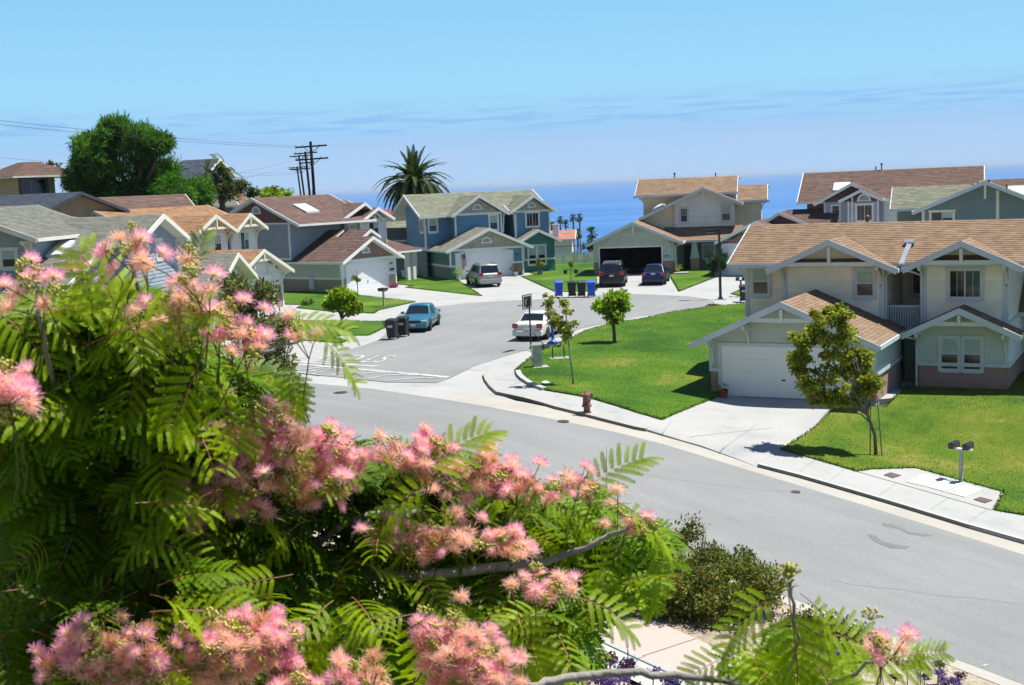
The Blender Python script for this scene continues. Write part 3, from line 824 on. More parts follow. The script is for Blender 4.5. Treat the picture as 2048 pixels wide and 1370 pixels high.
def gable_y(h, x0, x1, y0, y1, ze, zp, m, tm, xm=None, ex=0.2, each=False, board=0.24, soffit=None, zl=None, zr=None, tab=0.34):
    "gable roof, ridge runs into the house (y), gable end at y0.  zl / zr: eave heights if the two slopes differ"
    xm = (x0 + x1) / 2 if xm is None else xm; zl = ze if zl is None else zl; zr = ze if zr is None else zr
    for s, (A, B, C, D) in enumerate([((x0, y1, zl), (x0, y0, zl), (xm, y0, zp), (xm, y1, zp)), ((x1, y0, zr), (x1, y1, zr), (xm, y1, zp), (xm, y0, zp))]):
        deck(h, A, B, C, D, soffit or tm); courses(h, A, B, C, D, m, ex, tab, each)
    for xa, za in ((x0, zl), (x1, zr)):       # rake boards: plumb, proud of the gable
        mb = MB()
        a, b = Vector((xa, y0, za)), Vector((xm, y0, zp))
        dz = Vector((0, 0, -board)); f = Vector((0, -0.05, 0)); up = Vector((0, 0, 0.012))
        lo, hi = (a, b) if xa < xm else (b, a)
        mb.hexa([lo + dz + f, hi + dz + f, hi + dz, lo + dz, lo + up + f, hi + up + f, hi + up, lo + up])
        mb.build('rake_board', tm, h)
    for xa, za, sx in ((x0, zl, -1), (x1, zr, 1)):   # eave fascia / gutter
        mb = MB(); mb.box(min(xa, xa + sx * 0.07), max(xa, xa + sx * 0.07), y0, y1, za - 0.17, za - 0.01); mb.build('gutter', tm, h)
def gable_x(h, x0, x1, y0, y1, ze, zp, m, tm, ym=None, ex=0.2, each=False, board=0.24, soffit=None, zb=None, tab=0.34):
    "gable roof with its ridge along the front (x)"
    ym = (y0 + y1) / 2 if ym is None else ym; zb = ze if zb is None else zb
    for A, B, C, D in [((x0, y0, ze), (x1, y0, ze), (x1, ym, zp), (x0, ym, zp)), ((x1, y1, zb), (x0, y1, zb), (x0, ym, zp), (x1, ym, zp))]:
        deck(h, A, B, C, D, soffit or tm); courses(h, A, B, C, D, m, ex, tab, each and A[1] == y0)
    for xs, sx in ((x0, -1), (x1, 1)):
        for ya, za in ((y0, ze), (y1, zb)):
            mb = MB(); a, b = Vector((xs, ya, za)), Vector((xs, ym, zp)); dz = Vector((0, 0, -board)); f = Vector((sx * 0.05, 0, 0)); up = Vector((0, 0, 0.012))
            lo, hi = (a, b) if ya < ym else (b, a)
            q = [lo + dz, lo + dz + f, hi + dz + f, hi + dz, lo + up, lo + up + f, hi + up + f, hi + up]
            if sx < 0: q = [q[1], q[0], q[3], q[2], q[5], q[4], q[7], q[6]]
            mb.hexa(q); mb.build('rake_board', tm, h)
    mb = MB(); mb.box(x0, x1, y0 - 0.07, y0, ze - 0.17, ze - 0.01); mb.build('gutter', tm, h)
def bracket(h, W, t, z, m, proj=0.8, drop=0.9, w=0.1):
    "curved brace under a gable: horizontal beam, post on the wall and an arc between"
    b = MB()
    wbox(b, W, t - w / 2, t + w / 2, z - 0.14, z, 0.0, proj)
    wbox(b, W, t - w * 0.45, t + w * 0.45, z - drop, z - 0.14, 0.0, 0.06)
    n = 6; pr = []
    for k in range(n + 1):
        a = math.pi / 2 * k / n
        o = 0.06 + (proj - 0.16) * (1 - math.cos(a)); zz = z - 0.14 - (drop - 0.25) * (1 - math.sin(a))
        pr.append((o, zz))
    for k in range(n):
        (o0, z0), (o1, z1) = pr[k], pr[k + 1]
        b.bar(W.p(t, z0, o0), W.p(t, z1, o1), w * 0.8, 0.09, up=tuple(W.n))
    return b.build('bracket', m, h)
def truss(h, x0, x1, xm, y, zb, zp, m, pitch, post=0.5):
    "collar beam and king post filling the gable tip"
    b = MB(); hw = (zp - zb) / pitch
    b.box(xm - hw, xm + hw, y - 0.05, y + 0.05, zb - 0.09, zb + 0.07); b.box(xm - 0.06, xm + 0.06, y - 0.12, y + 0.06, zb - 0.02 - (0 if post is None else 0), zp - 0.12)
    b.build('gable_truss', m, h)
def garage_door(h, W, t0, t1, z1, m=None, rows=4, cols=1, arch=False, tm=None):
    d = MB(); wbox(d, W, t0, t1, 0.0, z1, 0.0, 0.036); dd = d.build('garage_door', m or M_DOORW, h)
    st = z1 / rows
    for k in range(rows):
        p = MB(); nn = max(1, int((t1 - t0) / 0.62)); wbox(p, W, t0 + 0.01, t1 - 0.01, k * st + 0.008, (k + 1) * st - 0.008, 0.036, 0.05)
        for j in range(2):
            z = k * st + st * (j + 0.5) / 2; wbox(p, W, t0 + 0.015, t1 - 0.015, z - st * 0.2, z + st * 0.2, 0.05, 0.054)
        p.build('panel', m or M_DOORW, dd)
    hd = MB(); um = (t0 + t1) / 2; wbox(hd, W, um - 0.07, um + 0.07, st * 1.35, st * 1.35 + 0.05, 0.05, 0.09); hd.build('handle', M_BLACKM, dd)
    tm = tm or M_WHITE; b = MB(); wbox(b, W, t0 - 0.14, t0, 0, z1 + 0.14, 0.0, 0.085); wbox(b, W, t1, t1 + 0.14, 0, z1 + 0.14, 0.0, 0.085)
    wbox(b, W, t0, t1, z1, z1 + 0.14, 0.0, 0.083)
    b.build('door_frame', tm, h)
    if arch:
        b = MB(); n = 10
        for k in range(n):
            u0 = t0 + (t1 - t0) * k / n; u1 = t0 + (t1 - t0) * (k + 1) / n
            f = lambda u: z1 + 0.14 + 0.22 * (1 - ((u - um) / ((t1 - t0) / 2)) ** 2)
            b.hexa([W.p(u0, z1 + 0.14, 0.055), W.p(u1, z1 + 0.14, 0.055), W.p(u1, z1 + 0.14, 0), W.p(u0, z1 + 0.14, 0), W.p(u0, f(u0), 0.055), W.p(u1, f(u1), 0.055), W.p(u1, f(u1), 0), W.p(u0, f(u0), 0)])
        b.build('door_arch', tm, h)
    return dd
def arch_vent(h, W, t, z, r=0.42):
    b = MB(); n = 12
    for k in range(n):
        a0, a1 = math.pi * k / n, math.pi * (k + 1) / n
        P = lambda a, rr, o: W.p(t + rr * math.cos(a), z + rr * math.sin(a), o)
        b.hexa([P(a0, r * 0.74, 0.07), P(a0, r, 0.07), P(a0, r, 0), P(a0, r * 0.74, 0), P(a1, r * 0.74, 0.07), P(a1, r, 0.07), P(a1, r, 0), P(a1, r * 0.74, 0)])
    wbox(b, W, t - r * 1.1, t + r * 1.1, z - 0.1, z, 0, 0.08)
    v = b.build('gable_vent', M_WHITE, h)
    c = MB()
    for k in range(5):
        zz = z + 0.02 + k * r * 0.145; hw = math.sqrt(max(0.01, (r * 0.74) ** 2 - (zz - z) ** 2))
        wbox(c, W, t - hw, t + hw, zz, zz + r * 0.09, 0.0, 0.045)
    c.build('louvre', M_GREYTRIM, v)
    k = MB(); k.poly([W.p(t + r * 0.74 * math.cos(math.pi * j / 10), z + r * 0.74 * math.sin(math.pi * j / 10), 0.04) for j in range(11)]); k.build('backing', M_INT, v)
def skylight(h, x, y, z, w, l, pitch, dome=False, axis='y', sgn=1):
    "curb and lens lying on a slope that rises with sgn along the axis"
    b = MB(); nx = 1
    def P(a, c, o):
        if axis == 'y': return Vector((x + a, y + sgn * c, z + pitch * c + o))
        return Vector((x + sgn * c, y + a, z + pitch * c + o))
    b.hexa([P(-w / 2, -l / 2, 0), P(w / 2, -l / 2, 0), P(w / 2, l / 2, 0), P(-w / 2, l / 2, 0), P(-w / 2, -l / 2, 0.14), P(w / 2, -l / 2, 0.14), P(w / 2, l / 2, 0.14), P(-w / 2, l / 2, 0.14)])
    s = b.build('skylight', M_GREYTRIM, h)
    c = MB(); n = 5; e = 0.04
    for i in range(n):
        for j in range(n):
            def Q(i, j):
                a = -w / 2 + e + (w - 2 * e) * i / n; cc = -l / 2 + e + (l - 2 * e) * j / n
                return P(a, cc, 0.145 + (0.16 if dome else 0.05) * (1 - (2 * i / n - 1) ** 2) * (1 - (2 * j / n - 1) ** 2))
            c.poly([Q(i, j), Q(i + 1, j), Q(i + 1, j + 1), Q(i, j + 1)])
    c.build('lens', M_SKYL, s, smoothf=True)
def pipe(h, x, y, z, hh=0.5, r=0.05, m=None, capr=None):
    b = MB(); b.tube([(x, y, z - 0.2), (x, y, z + hh)], r, 8)
    if capr: b.lathe([(capr * 0.6, z + hh - 0.02), (capr, z + hh), (capr, z + hh + 0.08), (capr * 0.5, z + hh + 0.14)], 10, (x, y, 0))
    b.build('vent_pipe', m or M_BLACKM, h)
def prism(h, x0, x1, y0, y1, z0, z1, m, name='wall'):
    b = MB(); b.box(x0, x1, y0, y1, z0, z1); return b.build(name, m, h)
def digits(h, W, t, z, txt, size=0.15):
    cu = bpy.data.curves.new('n', 'FONT'); cu.body = txt; cu.size = size; cu.extrude = 0.008; cu.resolution_u = 2
    ob = bpy.data.objects.new('tmp', cu); COL.objects.link(ob); bpy.context.view_layer.update()
    me = bpy.data.meshes.new_from_object(ob); COL.objects.unlink(ob); bpy.data.objects.remove(ob)
    for v in me.vertices: v.co = W.p(t + v.co.x, z + v.co.y, 0.045 + v.co.z)
    me.materials.clear(); me.materials.append(M_BLACKM)
    o = bpy.data.objects.new('house_number', me); COL.objects.link(o); o.parent = h
def house(px, py, az, label, dz=0.0, O=None, base=None):
    g = Vector(O) if O is not None else G(px, py)
    return empty('house', g + Vector((0, 0, dz)), -R(az), label, 'house')
def foundation(h, x0, x1, y0, y1, m=None, depth=1.6):
    b = MB(); b.box(x0 + 0.02, x1 - 0.02, y0 + 0.02, y1 - 0.02, -depth, -0.002); b.build('foundation', m or M_CURB, h)

# ================================================================== near tan-roofed house (right)
hA = house(1443, 793, 28, 'near two storey house with tan shingle roof and white garage door behind the staked tree', dz=0.05)
T = M_GREYTRIM
gw = 6.55
# garage block, x -0.42 .. 6.13
W = wall(hA, (-0.42, 0), (6.13, 0), [(0, 1.05), (gw, 1.05), (gw, 2.3), (3.12, 3.72), (0, 2.32)], M_SAGE, each=True)
wall(hA, (-0.42, 0), (6.13, 0), [(0, 0), (0.36, 0), (0.36, 1.0), (0, 1.0)], M_PINKSTUCCO, lap=0, name='stucco_base')
wall(hA, (5.25, 0), (6.13, 0), (0, 1.0), M_PINKSTUCCO, lap=0, name='stucco_base')
trim(hA, W, -0.02, 0.36, 0.98, 1.12, 0.09, T, 'band'); trim(hA, W, 5.67 - 0.0, gw + 0.02, 0.98, 1.12, 0.09, T, 'band')
garage_door(hA, W, 0.47, 5.52, 2.03, tm=T)
trim(hA, W, -0.05, 0.09, 1.12, 2.3, 0.06, T, 'corner_board'); trim(hA, W, gw - 0.09, gw + 0.05, 1.12, 2.3, 0.06, T, 'corner_board')
Wl = wall(hA, (-0.42, 5), (-0.42, 0), (1.05, 2.35), M_SAGE, each=True); wall(hA, (-0.42, 5), (-0.42, 0), (0, 1.02), M_PINKSTUCCO, lap=0, name='stucco_base')
Wr = wall(hA, (6.13, 0), (6.13, 4.8), (1.05, 2.35), M_SAGE, each=True); wall(hA, (6.13, 0), (6.13, 4.8), (0, 1.02), M_PINKSTUCCO, lap=0, name='stucco_base')
trim(hA, Wr, 0, 4.8, 0.98, 1.12, 0.08, T, 'band'); trim(hA, Wl, 0, 5.0, 0.98, 1.12, 0.08, T, 'band')
gable_y(hA, -0.95, 6.45, -0.9, 4.6, 2.25, 3.9, M_TAN_ROOF, T, xm=2.75, ex=0.17, each=True, soffit=M_IVORY, zl=2.22, zr=2.28)
truss(hA, 0, 0, 2.75, -0.8, 3.18, 3.72, M_BEAM, 0.45)
for t_, z_ in ((0.12, 2.28), (1.62, 2.92), (4.7, 2.92), (6.42, 2.28)): bracket(hA, W, t_, z_, M_BEAM, 0.86, 0.95)
# upper storey left part
W1 = wall(hA, (-0.42, 4.95), (1.45, 4.95), (2.2, 5.0), M_IVORY, each=True)
W2 = wall(hA, (1.4, 4.35), (5.55, 4.35), [(0, 2.4), (4.15, 2.4), (4.15, 4.95), (2.1, 5.85), (0, 4.95)], M_IVORY, each=True)
wall(hA, (-0.42, 11), (-0.42, 4.95), (2.3, 5.0), M_IVORY); wall(hA, (1.4, 4.95), (1.4, 4.35), (2.4, 4.95), M_IVORY)
trim(hA, W1, -0.06, 0.1, 2.2, 4.95, 0.06, T, 'corner_board')
trim(hA, W2, -0.04, 0.14, 2.4, 4.75, 0.06, T, 'corner_board'); trim(hA, W2, 4.0, 4.19, 2.4, 4.75, 0.06, T, 'corner_board')
window(hA, W1, 0.28, 0.98, 3.62, 4.74, 'hung', T, cm=M_CURT, grid=False); window(hA, W2, 3.05, 3.75, 3.62, 4.68, 'hung', T, cm=M_CURT)
# recess between the two parts
W3 = wall(hA, (5.55, 8.2), (7.1, 8.2), (0, 5.0), M_IVORY, each=True); window(hA, W3, 0.45, 1.2, 3.35, 4.6, 'slider', T, grid=False, cm=M_CURTB)
wall(hA, (5.55, 4.35), (5.55, 8.2), (0, 5.0), M_IVORY); wall(hA, (7.1, 8.2), (7.1, 4.55), (0, 5.0), M_IVORY)
b = MB(); b.box(5.55, 7.1, 5.2, 8.2, 2.05, 2.25); b.build('balcony_floor', M_GREYTRIM, hA)
rail = MB(); rail.box(5.56, 7.09, 4.86, 4.94, 3.12, 3.2); rl = rail.build('balcony_railing', T, hA)
rail = MB(); rail.box(5.56, 7.09, 4.87, 4.93, 2.2, 2.28); rail.build('bottom_rail', T, rl)
sb = MB(); sb.box(0, 0.05, 4.88, 4.92, 2.28, 3.12); sl0 = sb.build('slat', T, rl)
for k in range(15):
    c = sl0 if k == 0 else sl0.copy()
    if k: COL.objects.link(c)
    c.location.x = 5.6 + k * 0.1
b = MB(); b.poly([(5.5, 4.3, 2.2), (7.2, 4.3, 2.2), (7.2, 5.25, 2.62), (5.5, 5.25, 2.62)]); 
b = MB(); b.box(6.15, 7.0, 5.6, 5.7, 0, 2.05); b.build('entry_door', M_DGREEN, hA)
# upper right part and its lower bay
W4 = wall(hA, (7.08, 4.55), (10.3, 4.55), [(0, 2.4), (3.22, 2.4), (3.22, 4.95), (1.6, 5.75), (0, 4.95)], M_IVORY, each=True)
W4s = wall(hA, (10.3, 4.55), (10.3, 11), (2.6, 4.98), M_PALE, each=True)
trim(hA, W4, -0.04, 0.14, 2.4, 4.8, 0.06, T, 'corner_board'); trim(hA, W4, 3.06, 3.26, 2.4, 4.8, 0.06, T, 'corner_board')
trim(hA, W4s, -0.03, 6.3, 2.4, 2.6, 0.08, T, 'band')
window(hA, W4, 1.02, 2.22, 3.56, 4.66, 'slider', T, curtain=0.62, cm=M_CURTB, grid=True)
W5 = wall(hA, (7.0, 4.0), (10.38, 4.0), [(0, 0.95), (3.38, 0.95), (3.38, 2.2), (1.7, 3.0), (0, 2.2)], M_SAGE, each=True)
wall(hA, (7.0, 4.0), (10.38, 4.0), (-1.3, 0.9), M_PINKSTUCCO, lap=0, name='stucco_base')
W5s = wall(hA, (10.38, 4.0), (10.38, 8.6), (0.95, 2.5), M_PALE, each=True); wall(hA, (10.38, 4.0), (10.38, 8.6), (-1.6, 0.9), M_PINKSTUCCO, lap=0, name='stucco_base')
wall(hA, (7.0, 8), (7.0, 4.0), (-0.1, 2.3), M_SAGE)
trim(hA, W5, -0.02, 3.41, 0.86, 1.0, 0.09, T, 'band'); trim(hA, W5s, -0.02, 4.6, 0.86, 1.0, 0.09, M_WHITE, 'band')
trim(hA, W5, -0.04, 0.12, 1.0, 2.25, 0.06, T, 'corner_board'); trim(hA, W5, 3.26, 3.42, 1.0, 2.25, 0.06, T, 'corner_board')
window(hA, W5, 0.86, 1.54, 0.72, 2.0, 'hung', T, tw=0.1, grid=False, cm=M_CURT); window(hA, W5, 1.72, 2.40, 0.72, 2.0, 'hung', T, tw=0.1, grid=False, cm=M_CURT)
gable_y(hA, 6.5, 10.92, 3.1, 4.6, 2.24, 3.28, M_TAN_ROOF, T, xm=8.68, ex=0.17, each=True, soffit=M_IVORY)
truss(hA, 0, 0, 8.68, 3.18, 2.66, 3.12, M_BEAM, 0.47)
for t_ in (0.02, 3.3): bracket(hA, W5, t_, 2.24, M_BEAM, 0.85, 0.8)
# main roof, two cross gables
gable_x(hA, -0.95, 15.0, 4.0, 10.8, 5.02, 6.53, M_TAN_ROOF, T, ym=7.4, ex=0.17, each=True, soffit=M_IVORY)
gable_y(hA, 0.95, 6.25, 3.4, 7.0, 4.82, 6.02, M_TAN_ROOF, T, xm=3.55, ex=0.17, each=True, soffit=M_IVORY)
gable_y(hA, 6.48, 10.95, 3.5, 6.8, 4.85, 5.88, M_TAN_ROOF, T, xm=8.7, ex=0.17, each=True, soffit=M_IVORY)
truss(hA, 0, 0, 3.55, 3.46, 5.02, 5.84, M_BEAM, 0.45); truss(hA, 0, 0, 8.7, 3.56, 5.05, 5.7, M_BEAM, 0.46)
for t_ in (0.02, 4.05): bracket(hA, W2, t_, 4.9, M_BEAM, 0.9, 0.9)
for t_ in (-0.02, 3.18): bracket(hA, W4, t_, 4.9, M_BEAM, 0.95, 0.9)
bracket(hA, Wall((-0.42, 6), (-0.42, 4.95)), 1.0, 4.9, M_BEAM, 0.5, 0.8)
# rear part of the mass and the wing that runs off to the right
wall(hA, (10.3, 8.6), (15, 8.6), (0.95, 2.9), M_SAGE); wall(hA, (10.3, 8.6), (15, 8.6), (-1.6, 0.9), M_PINKSTUCCO, lap=0, name='stucco_base')
A_, B_, C_, D_ = (10.34, 7.9, 2.62), (15.5, 7.9, 2.62), (15.5, 11.2, 4.6), (10.34, 11.2, 4.6)
deck(hA, A_, B_, C_, D_, T); courses(hA, A_, B_, C_, D_, M_TAN_ROOF, 0.17, each=True)
wall(hA, (10.5, 11.0), (15, 11.0), (2.4, 5.0), M_IVORY)
wall(hA, (15, 11), (-0.42, 11), (0, 5.0), M_IVORY)
# flashing and downpipes in the valley between the cross gables
b = MB(); b.bar((6.38, 3.75, 5.0), (6.42, 5.3, 5.72), 0.2, 0.07); b.bar((6.38, 5.25, 5.72), (6.42, 5.45, 5.84), 0.42, 0.1); b.build('valley_flashing', M_METAL, hA)
for x_, xb in ((6.2, 5.62), (6.6, 7.02)):
    b = MB(); b.tube([(x_, 3.55, 4.72), (x_ + (xb - x_) * 0.4, 3.7, 4.68), (xb, 4.45, 4.45), (xb, 4.48, 2.5)], 0.045, 8); b.build('downpipe', M_BEAM, hA)
b = MB(); b.tube([(6.65, 3.2, 2.1), (6.8, 3.5, 2.02), (6.92, 3.95, 1.9), (6.92, 3.95, 0.0)], 0.045, 8); b.build('downpipe', M_BEAM, hA)
pipe(hA, 3.9, 9.0, 5.9, 0.75, 0.07, mat('rust_pipe', (0.20, 0.07, 0.05)), 0.11); pipe(hA, 6.0, 9.0, 5.9, 0.55, 0.035, mat('rust_pipe', (0.20, 0.07, 0.05)))
foundation(hA, -0.42, 6.13, 0, 5); foundation(hA, 5.5, 10.2, 4.9, 11)
prism(hA, -0.3, 6.0, 0.15, 0.2, 0.1, 2.2, M_INT, 'inner_wall')

# ================================================================== far tan house with the open garage
hB = house(1200.5, 549.9, 12, 'tan roofed two storey house with dark open garage behind the parked suv', dz=0.0)
W = wall(hB, (-0.5, 0), (6.15, 0), [(0, 2.2), (6.65, 2.2), (6.65, 2.72), (3.4, 4.13), (0, 2.61)], M_SAGE)
wall(hB, (-0.5, 0), (0.0, 0), (1.1, 2.2), M_SAGE); wall(hB, (-0.5, 0), (0.0, 0), (-0.2, 1.1), M_PINKSTUCCO, lap=0, name='stucco_base')
wall(hB, (5.12, 0), (6.15, 0), (1.1, 2.2), M_SAGE); wall(hB, (5.12, 0), (6.15, 0), (-0.2, 1.1), M_PINKSTUCCO, lap=0, name='stucco_base')
Wb = Wall((-0.5, 0), (6.15, 0))
trim(hB, Wb, -0.02, 0.5, 1.04, 1.18, 0.08, T, 'band'); trim(hB, Wb, 5.62, 6.67, 1.04, 1.18, 0.08, T, 'band')
b = MB(); wbox(b, Wb, 0.42, 0.52, 0, 2.28, 0, 0.07); wbox(b, Wb, 5.6, 5.7, 0, 2.28, 0, 0.07); wbox(b, Wb, 0.52, 5.6, 2.18, 2.28, 0, 0.068); b.build('door_frame', M_WHITE, hB)
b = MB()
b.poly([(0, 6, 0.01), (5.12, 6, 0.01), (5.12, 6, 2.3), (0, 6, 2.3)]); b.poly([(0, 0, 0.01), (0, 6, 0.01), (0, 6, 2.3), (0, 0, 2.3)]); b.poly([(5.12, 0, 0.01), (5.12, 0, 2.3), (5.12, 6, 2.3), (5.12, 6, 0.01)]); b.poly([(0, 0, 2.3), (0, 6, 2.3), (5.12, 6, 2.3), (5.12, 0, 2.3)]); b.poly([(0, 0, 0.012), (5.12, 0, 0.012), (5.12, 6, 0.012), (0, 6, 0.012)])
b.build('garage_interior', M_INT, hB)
wall(hB, (-0.5, 6), (-0.5, 0), (0, 2.5), M_SAGE); wall(hB, (6.15, 0), (6.15, 4), (0, 2.5), M_SAGE)
gable_y(hB, -1.0, 6.9, -0.9, 6.0, 2.55, 4.3, M_TAN_ROOF, T, xm=2.9, ex=0.24, soffit=M_CREAM, tab=0.5)
b = MB(); b.bar((2.9, -0.82, 4.15), (2.9, -0.82, 3.25), 0.12); b.build('gable_post', M_BEAM, hB)
bracket(hB, Wb, 6.3, 2.5, M_BEAM, 0.8, 0.8)
digits(hB, Wb, 5.8, 1.35, '1540', 0.2)
wall(hB, (3.1, 6.0), (11.0, 6.0), (3.4, 6.5), M_CREAM)
W2 = wall(hB, (5.9, 4.0), (10.9, 4.0), [(0, 3.3), (5, 3.3), (5, 5.56), (2.5, 6.66), (0, 5.58)], M_PALE)
trim(hB, W2, -0.03, 0.1, 3.3, 5.5, 0.06, T, 'corner_board'); trim(hB, W2, 4.9, 5.03, 3.3, 5.5, 0.06, T, 'corner_board')
window(hB, W2, 0.52, 1.1, 3.98, 5.12, 'hung', T, cm=M_CURTB); window(hB, W2, 3.95, 4.65, 3.98, 5.2, 'hung', T, cm=M_CURT)
gable_y(hB, 3.06, 11.55, 3.15, 8.2, 5.4, 6.82, M_TAN_ROOF, T, xm=8.4, ex=0.24, soffit=M_CREAM, zl=4.5, zr=5.42, tab=0.5)
b = MB(); b.bar((8.4, 3.2, 6.66), (8.4, 3.2, 5.95), 0.12); b.build('gable_post', M_BEAM, hB)
wall(hB, (3.2, 4.2), (5.9, 4.2), [(0, 3.4), (2.7, 3.4), (2.7, 5.5), (0, 4.35)], M_CREAM)
wall(hB, (10.9, 6.0), (13.05, 6.0), (2.4, 5.6), M_CREAM); wall(hB, (3.2, 10), (3.2, 6.0), (3.4, 6.2), M_CREAM); wall(hB, (13.05, 6.0), (13.05, 10), (0, 5.6), M_CREAM)
wall(hB, (10.9, 4.0), (10.9, 6.0), (3.3, 5.5), M_CREAM)
gable_x(hB, 2.5, 11.1, 5.2, 11.6, 6.32, 7.67, M_TAN_ROOF, T, ym=8.4, ex=0.24, soffit=M_CREAM, tab=0.5); gable_x(hB, 11.1, 13.6, 5.3, 11.2, 5.57, 6.83, M_TAN_ROOF, T, ym=8.2, ex=0.24, soffit=M_CREAM, tab=0.5)
b = MB()
A_, B_, C_, D_ = (2.9, 5.3, 5.6), (11.6, 5.3, 5.6), (11.6, 8, 7.2), (2.9, 8, 7.2)
A_, B_, C_, D_ = (6.1, 1.9, 2.5), (11.6, 1.9, 2.5), (11.6, 4.05, 3.58), (5.0, 4.05, 3.58)
deck(hB, A_, B_, C_, D_, T); courses(hB, A_, B_, C_, D_, M_TAN_ROOF, 0.24, 0.5)
W3 = wall(hB, (6.15, 4.0), (11.4, 4.0), (0, 2.6), M_DGREEN)
window(hB, W3, 2.1, 3.0, 0.9, 2.0, 'hung', M_WHITE); b = MB(); wbox(b, W3, 0.5, 1.4, 0, 2.0, 0, 0.04); b.build('entry_door', M_INT, hB)
b = MB(); b.hexa([(7.3, 2.1, 1.1), (8.0, 2.1, 1.1), (8.0, 2.5, 1.1), (7.3, 2.5, 1.1), (7.45, 2.15, 2.4), (7.8, 2.15, 2.4), (7.8, 2.45, 2.4), (7.45, 2.45, 2.4)]); b.box(7.25, 8.05, 2.05, 2.55, 1.0, 1.12); b.build('porch_column', M_SAGE, hB)
b = MB(); b.box(7.3, 8.0, 2.1, 2.5, -0.2, 1.0); b.build('column_base', M_PINKSTUCCO, hB)
for x_ in (5.65, 9.2): pipe(hB, x_, 8.6, 7.6, 0.42, 0.05, capr=0.1 if x_ < 6 else None)
skylight(hB, 4.6, 4.1, 5.22, 1.4, 1.0, 0.43, dome=True, axis='x')
b = MB(); b.tube([(6.85, -0.85, 2.5), (6.6, -0.5, 2.35), (6.25, -0.1, 2.2), (6.22, -0.1, 0.0)], 0.05, 8); b.build('downpipe', M_BEAM, hB)
b = MB()
for x_, y_, z_ in ((2.45, 8.4, 7.4), (2.45, 5.5, 6.2), (11.15, 8.4, 7.45), (13.65, 8.2, 6.6), (13.65, 5.5, 5.45)): b.box(x_ - 0.15, x_ + 0.15, y_ - 0.06, y_ + 0.06, z_ - 0.09, z_ + 0.06)
b.build('outlookers', M_BEAM, hB)
bracket(hB, Wall((13.05, 6.0), (13.05, 8)), 0.2, 5.45, M_BEAM, 0.5, 0.8); bracket(hB, Wall((3.2, 8), (3.2, 6.0)), 1.8, 6.1, M_BEAM, 0.5, 0.7)
foundation(hB, -0.5, 6.15, 0, 10); foundation(hB, 6.1, 13.05, 4, 10)

# ================================================================== blue house in the middle
hF = house(912.5, 559, -22, 'blue two storey house with grey green roof and flag beside its white garage door', dz=0.0)
W = wall(hF, (-0.5, 0), (6.15, 0), [(0, 2.35), (6.65, 2.35), (6.65, 2.5), (3.4, 4.0), (0, 2.5)], M_TAUPE, shake=True, name='shakes')
wall(hF, (-0.5, 0), (6.15, 0), (1.1, 2.35), M_BLUE); wall(hF, (-0.5, 0), (6.15, 0), (-0.3, 1.1), M_TEAL, lap=0, name='stucco_base')
garage_door(hF, W, 0.62, 5.6, 2.06, arch=True)
trim(hF, W, 0, 6.65, 2.33, 2.52, 0.08, M_WHITE, 'band'); trim(hF, W, 5.75, 6.65, 1.04, 1.2, 0.08, M_WHITE, 'band'); trim(hF, W, 0, 0.45, 1.04, 1.2, 0.08, M_WHITE, 'band')
trim(hF, W, -0.03, 0.12, 1.2, 2.35, 0.06, M_WHITE, 'corner_board'); trim(hF, W, 6.53, 6.68, -0.1, 2.35, 0.06, M_WHITE, 'corner_board')
arch_vent(hF, W, 3.35, 2.98, 0.45); digits(hF, W, 5.85, 1.72, '1530', 0.2)
gable_y(hF, -1.0, 6.8, -0.7, 4.5, 2.45, 4.18, M_GREY_ROOF, M_WHITE, xm=2.9, ex=0.24, tab=0.5)
Ws = wall(hF, (-0.5, 7), (-0.5, 0), (1.1, 2.5), M_TEAL); wall(hF, (-0.5, 7), (-0.5, 0), (-0.3, 1.1), M_DGREEN, lap=0, name='stucco_base'); trim(hF, Ws, 0, 7.03, 1.04, 1.2, 0.08, M_WHITE, 'band')
W2 = wall(hF, (1.2, 3.0), (5.5, 3.0), (2.4, 5.3), M_BLUE); wall(hF, (1.2, 3.0), (5.5, 3.0), [(0, 5.3), (4.3, 5.3), (2.1, 6.7)], M_TAUPE, shake=True, name='shakes')
trim(hF, W2, -0.05, 0.1, 2.4, 5.2, 0.06, M_WHITE, 'corner_board'); trim(hF, W2, 4.2, 4.35, 2.4, 5.2, 0.06, M_WHITE, 'corner_board'); trim(hF, W2, 0, 4.3, 5.22, 5.42, 0.08, M_WHITE, 'band')
window(hF, W2, 3.2, 3.9, 3.9, 5.12, 'hung'); arch_vent(hF, W2, 2.1, 5.75, 0.42)
gable_y(hF, 0.75, 6.0, 2.4, 7.0, 5.3, 6.93, M_GREY_ROOF, M_WHITE, xm=3.32, ex=0.24, tab=0.5)
W3 = wall(hF, (6.8, 3.0), (10.05, 3.0), (2.4, 5.3), M_BLUE); wall(hF, (6.8, 3.0), (10.05, 3.0), [(0, 5.3), (3.25, 5.3), (1.62, 6.45)], M_TAUPE, shake=True, name='shakes')
trim(hF, W3, -0.05, 0.1, 2.4, 5.2, 0.06, M_WHITE, 'corner_board'); trim(hF, W3, 3.17, 3.3, 2.4, 5.2, 0.06, M_WHITE, 'corner_board'); trim(hF, W3, 0, 3.25, 5.22, 5.4, 0.08, M_WHITE, 'band')
window(hF, W3, 1.05, 2.2, 4.0, 5.15, 'slider', curtain=0); arch_vent(hF, W3, 1.6, 5.72, 0.38)
gable_y(hF, 6.15, 10.5, 2.4, 7.0, 5.35, 6.74, M_GREY_ROOF, M_WHITE, xm=8.4, ex=0.24, tab=0.5)
W3s = wall(hF, (10.05, 3.0), (10.05, 10), (0, 5.35), M_BLUE)
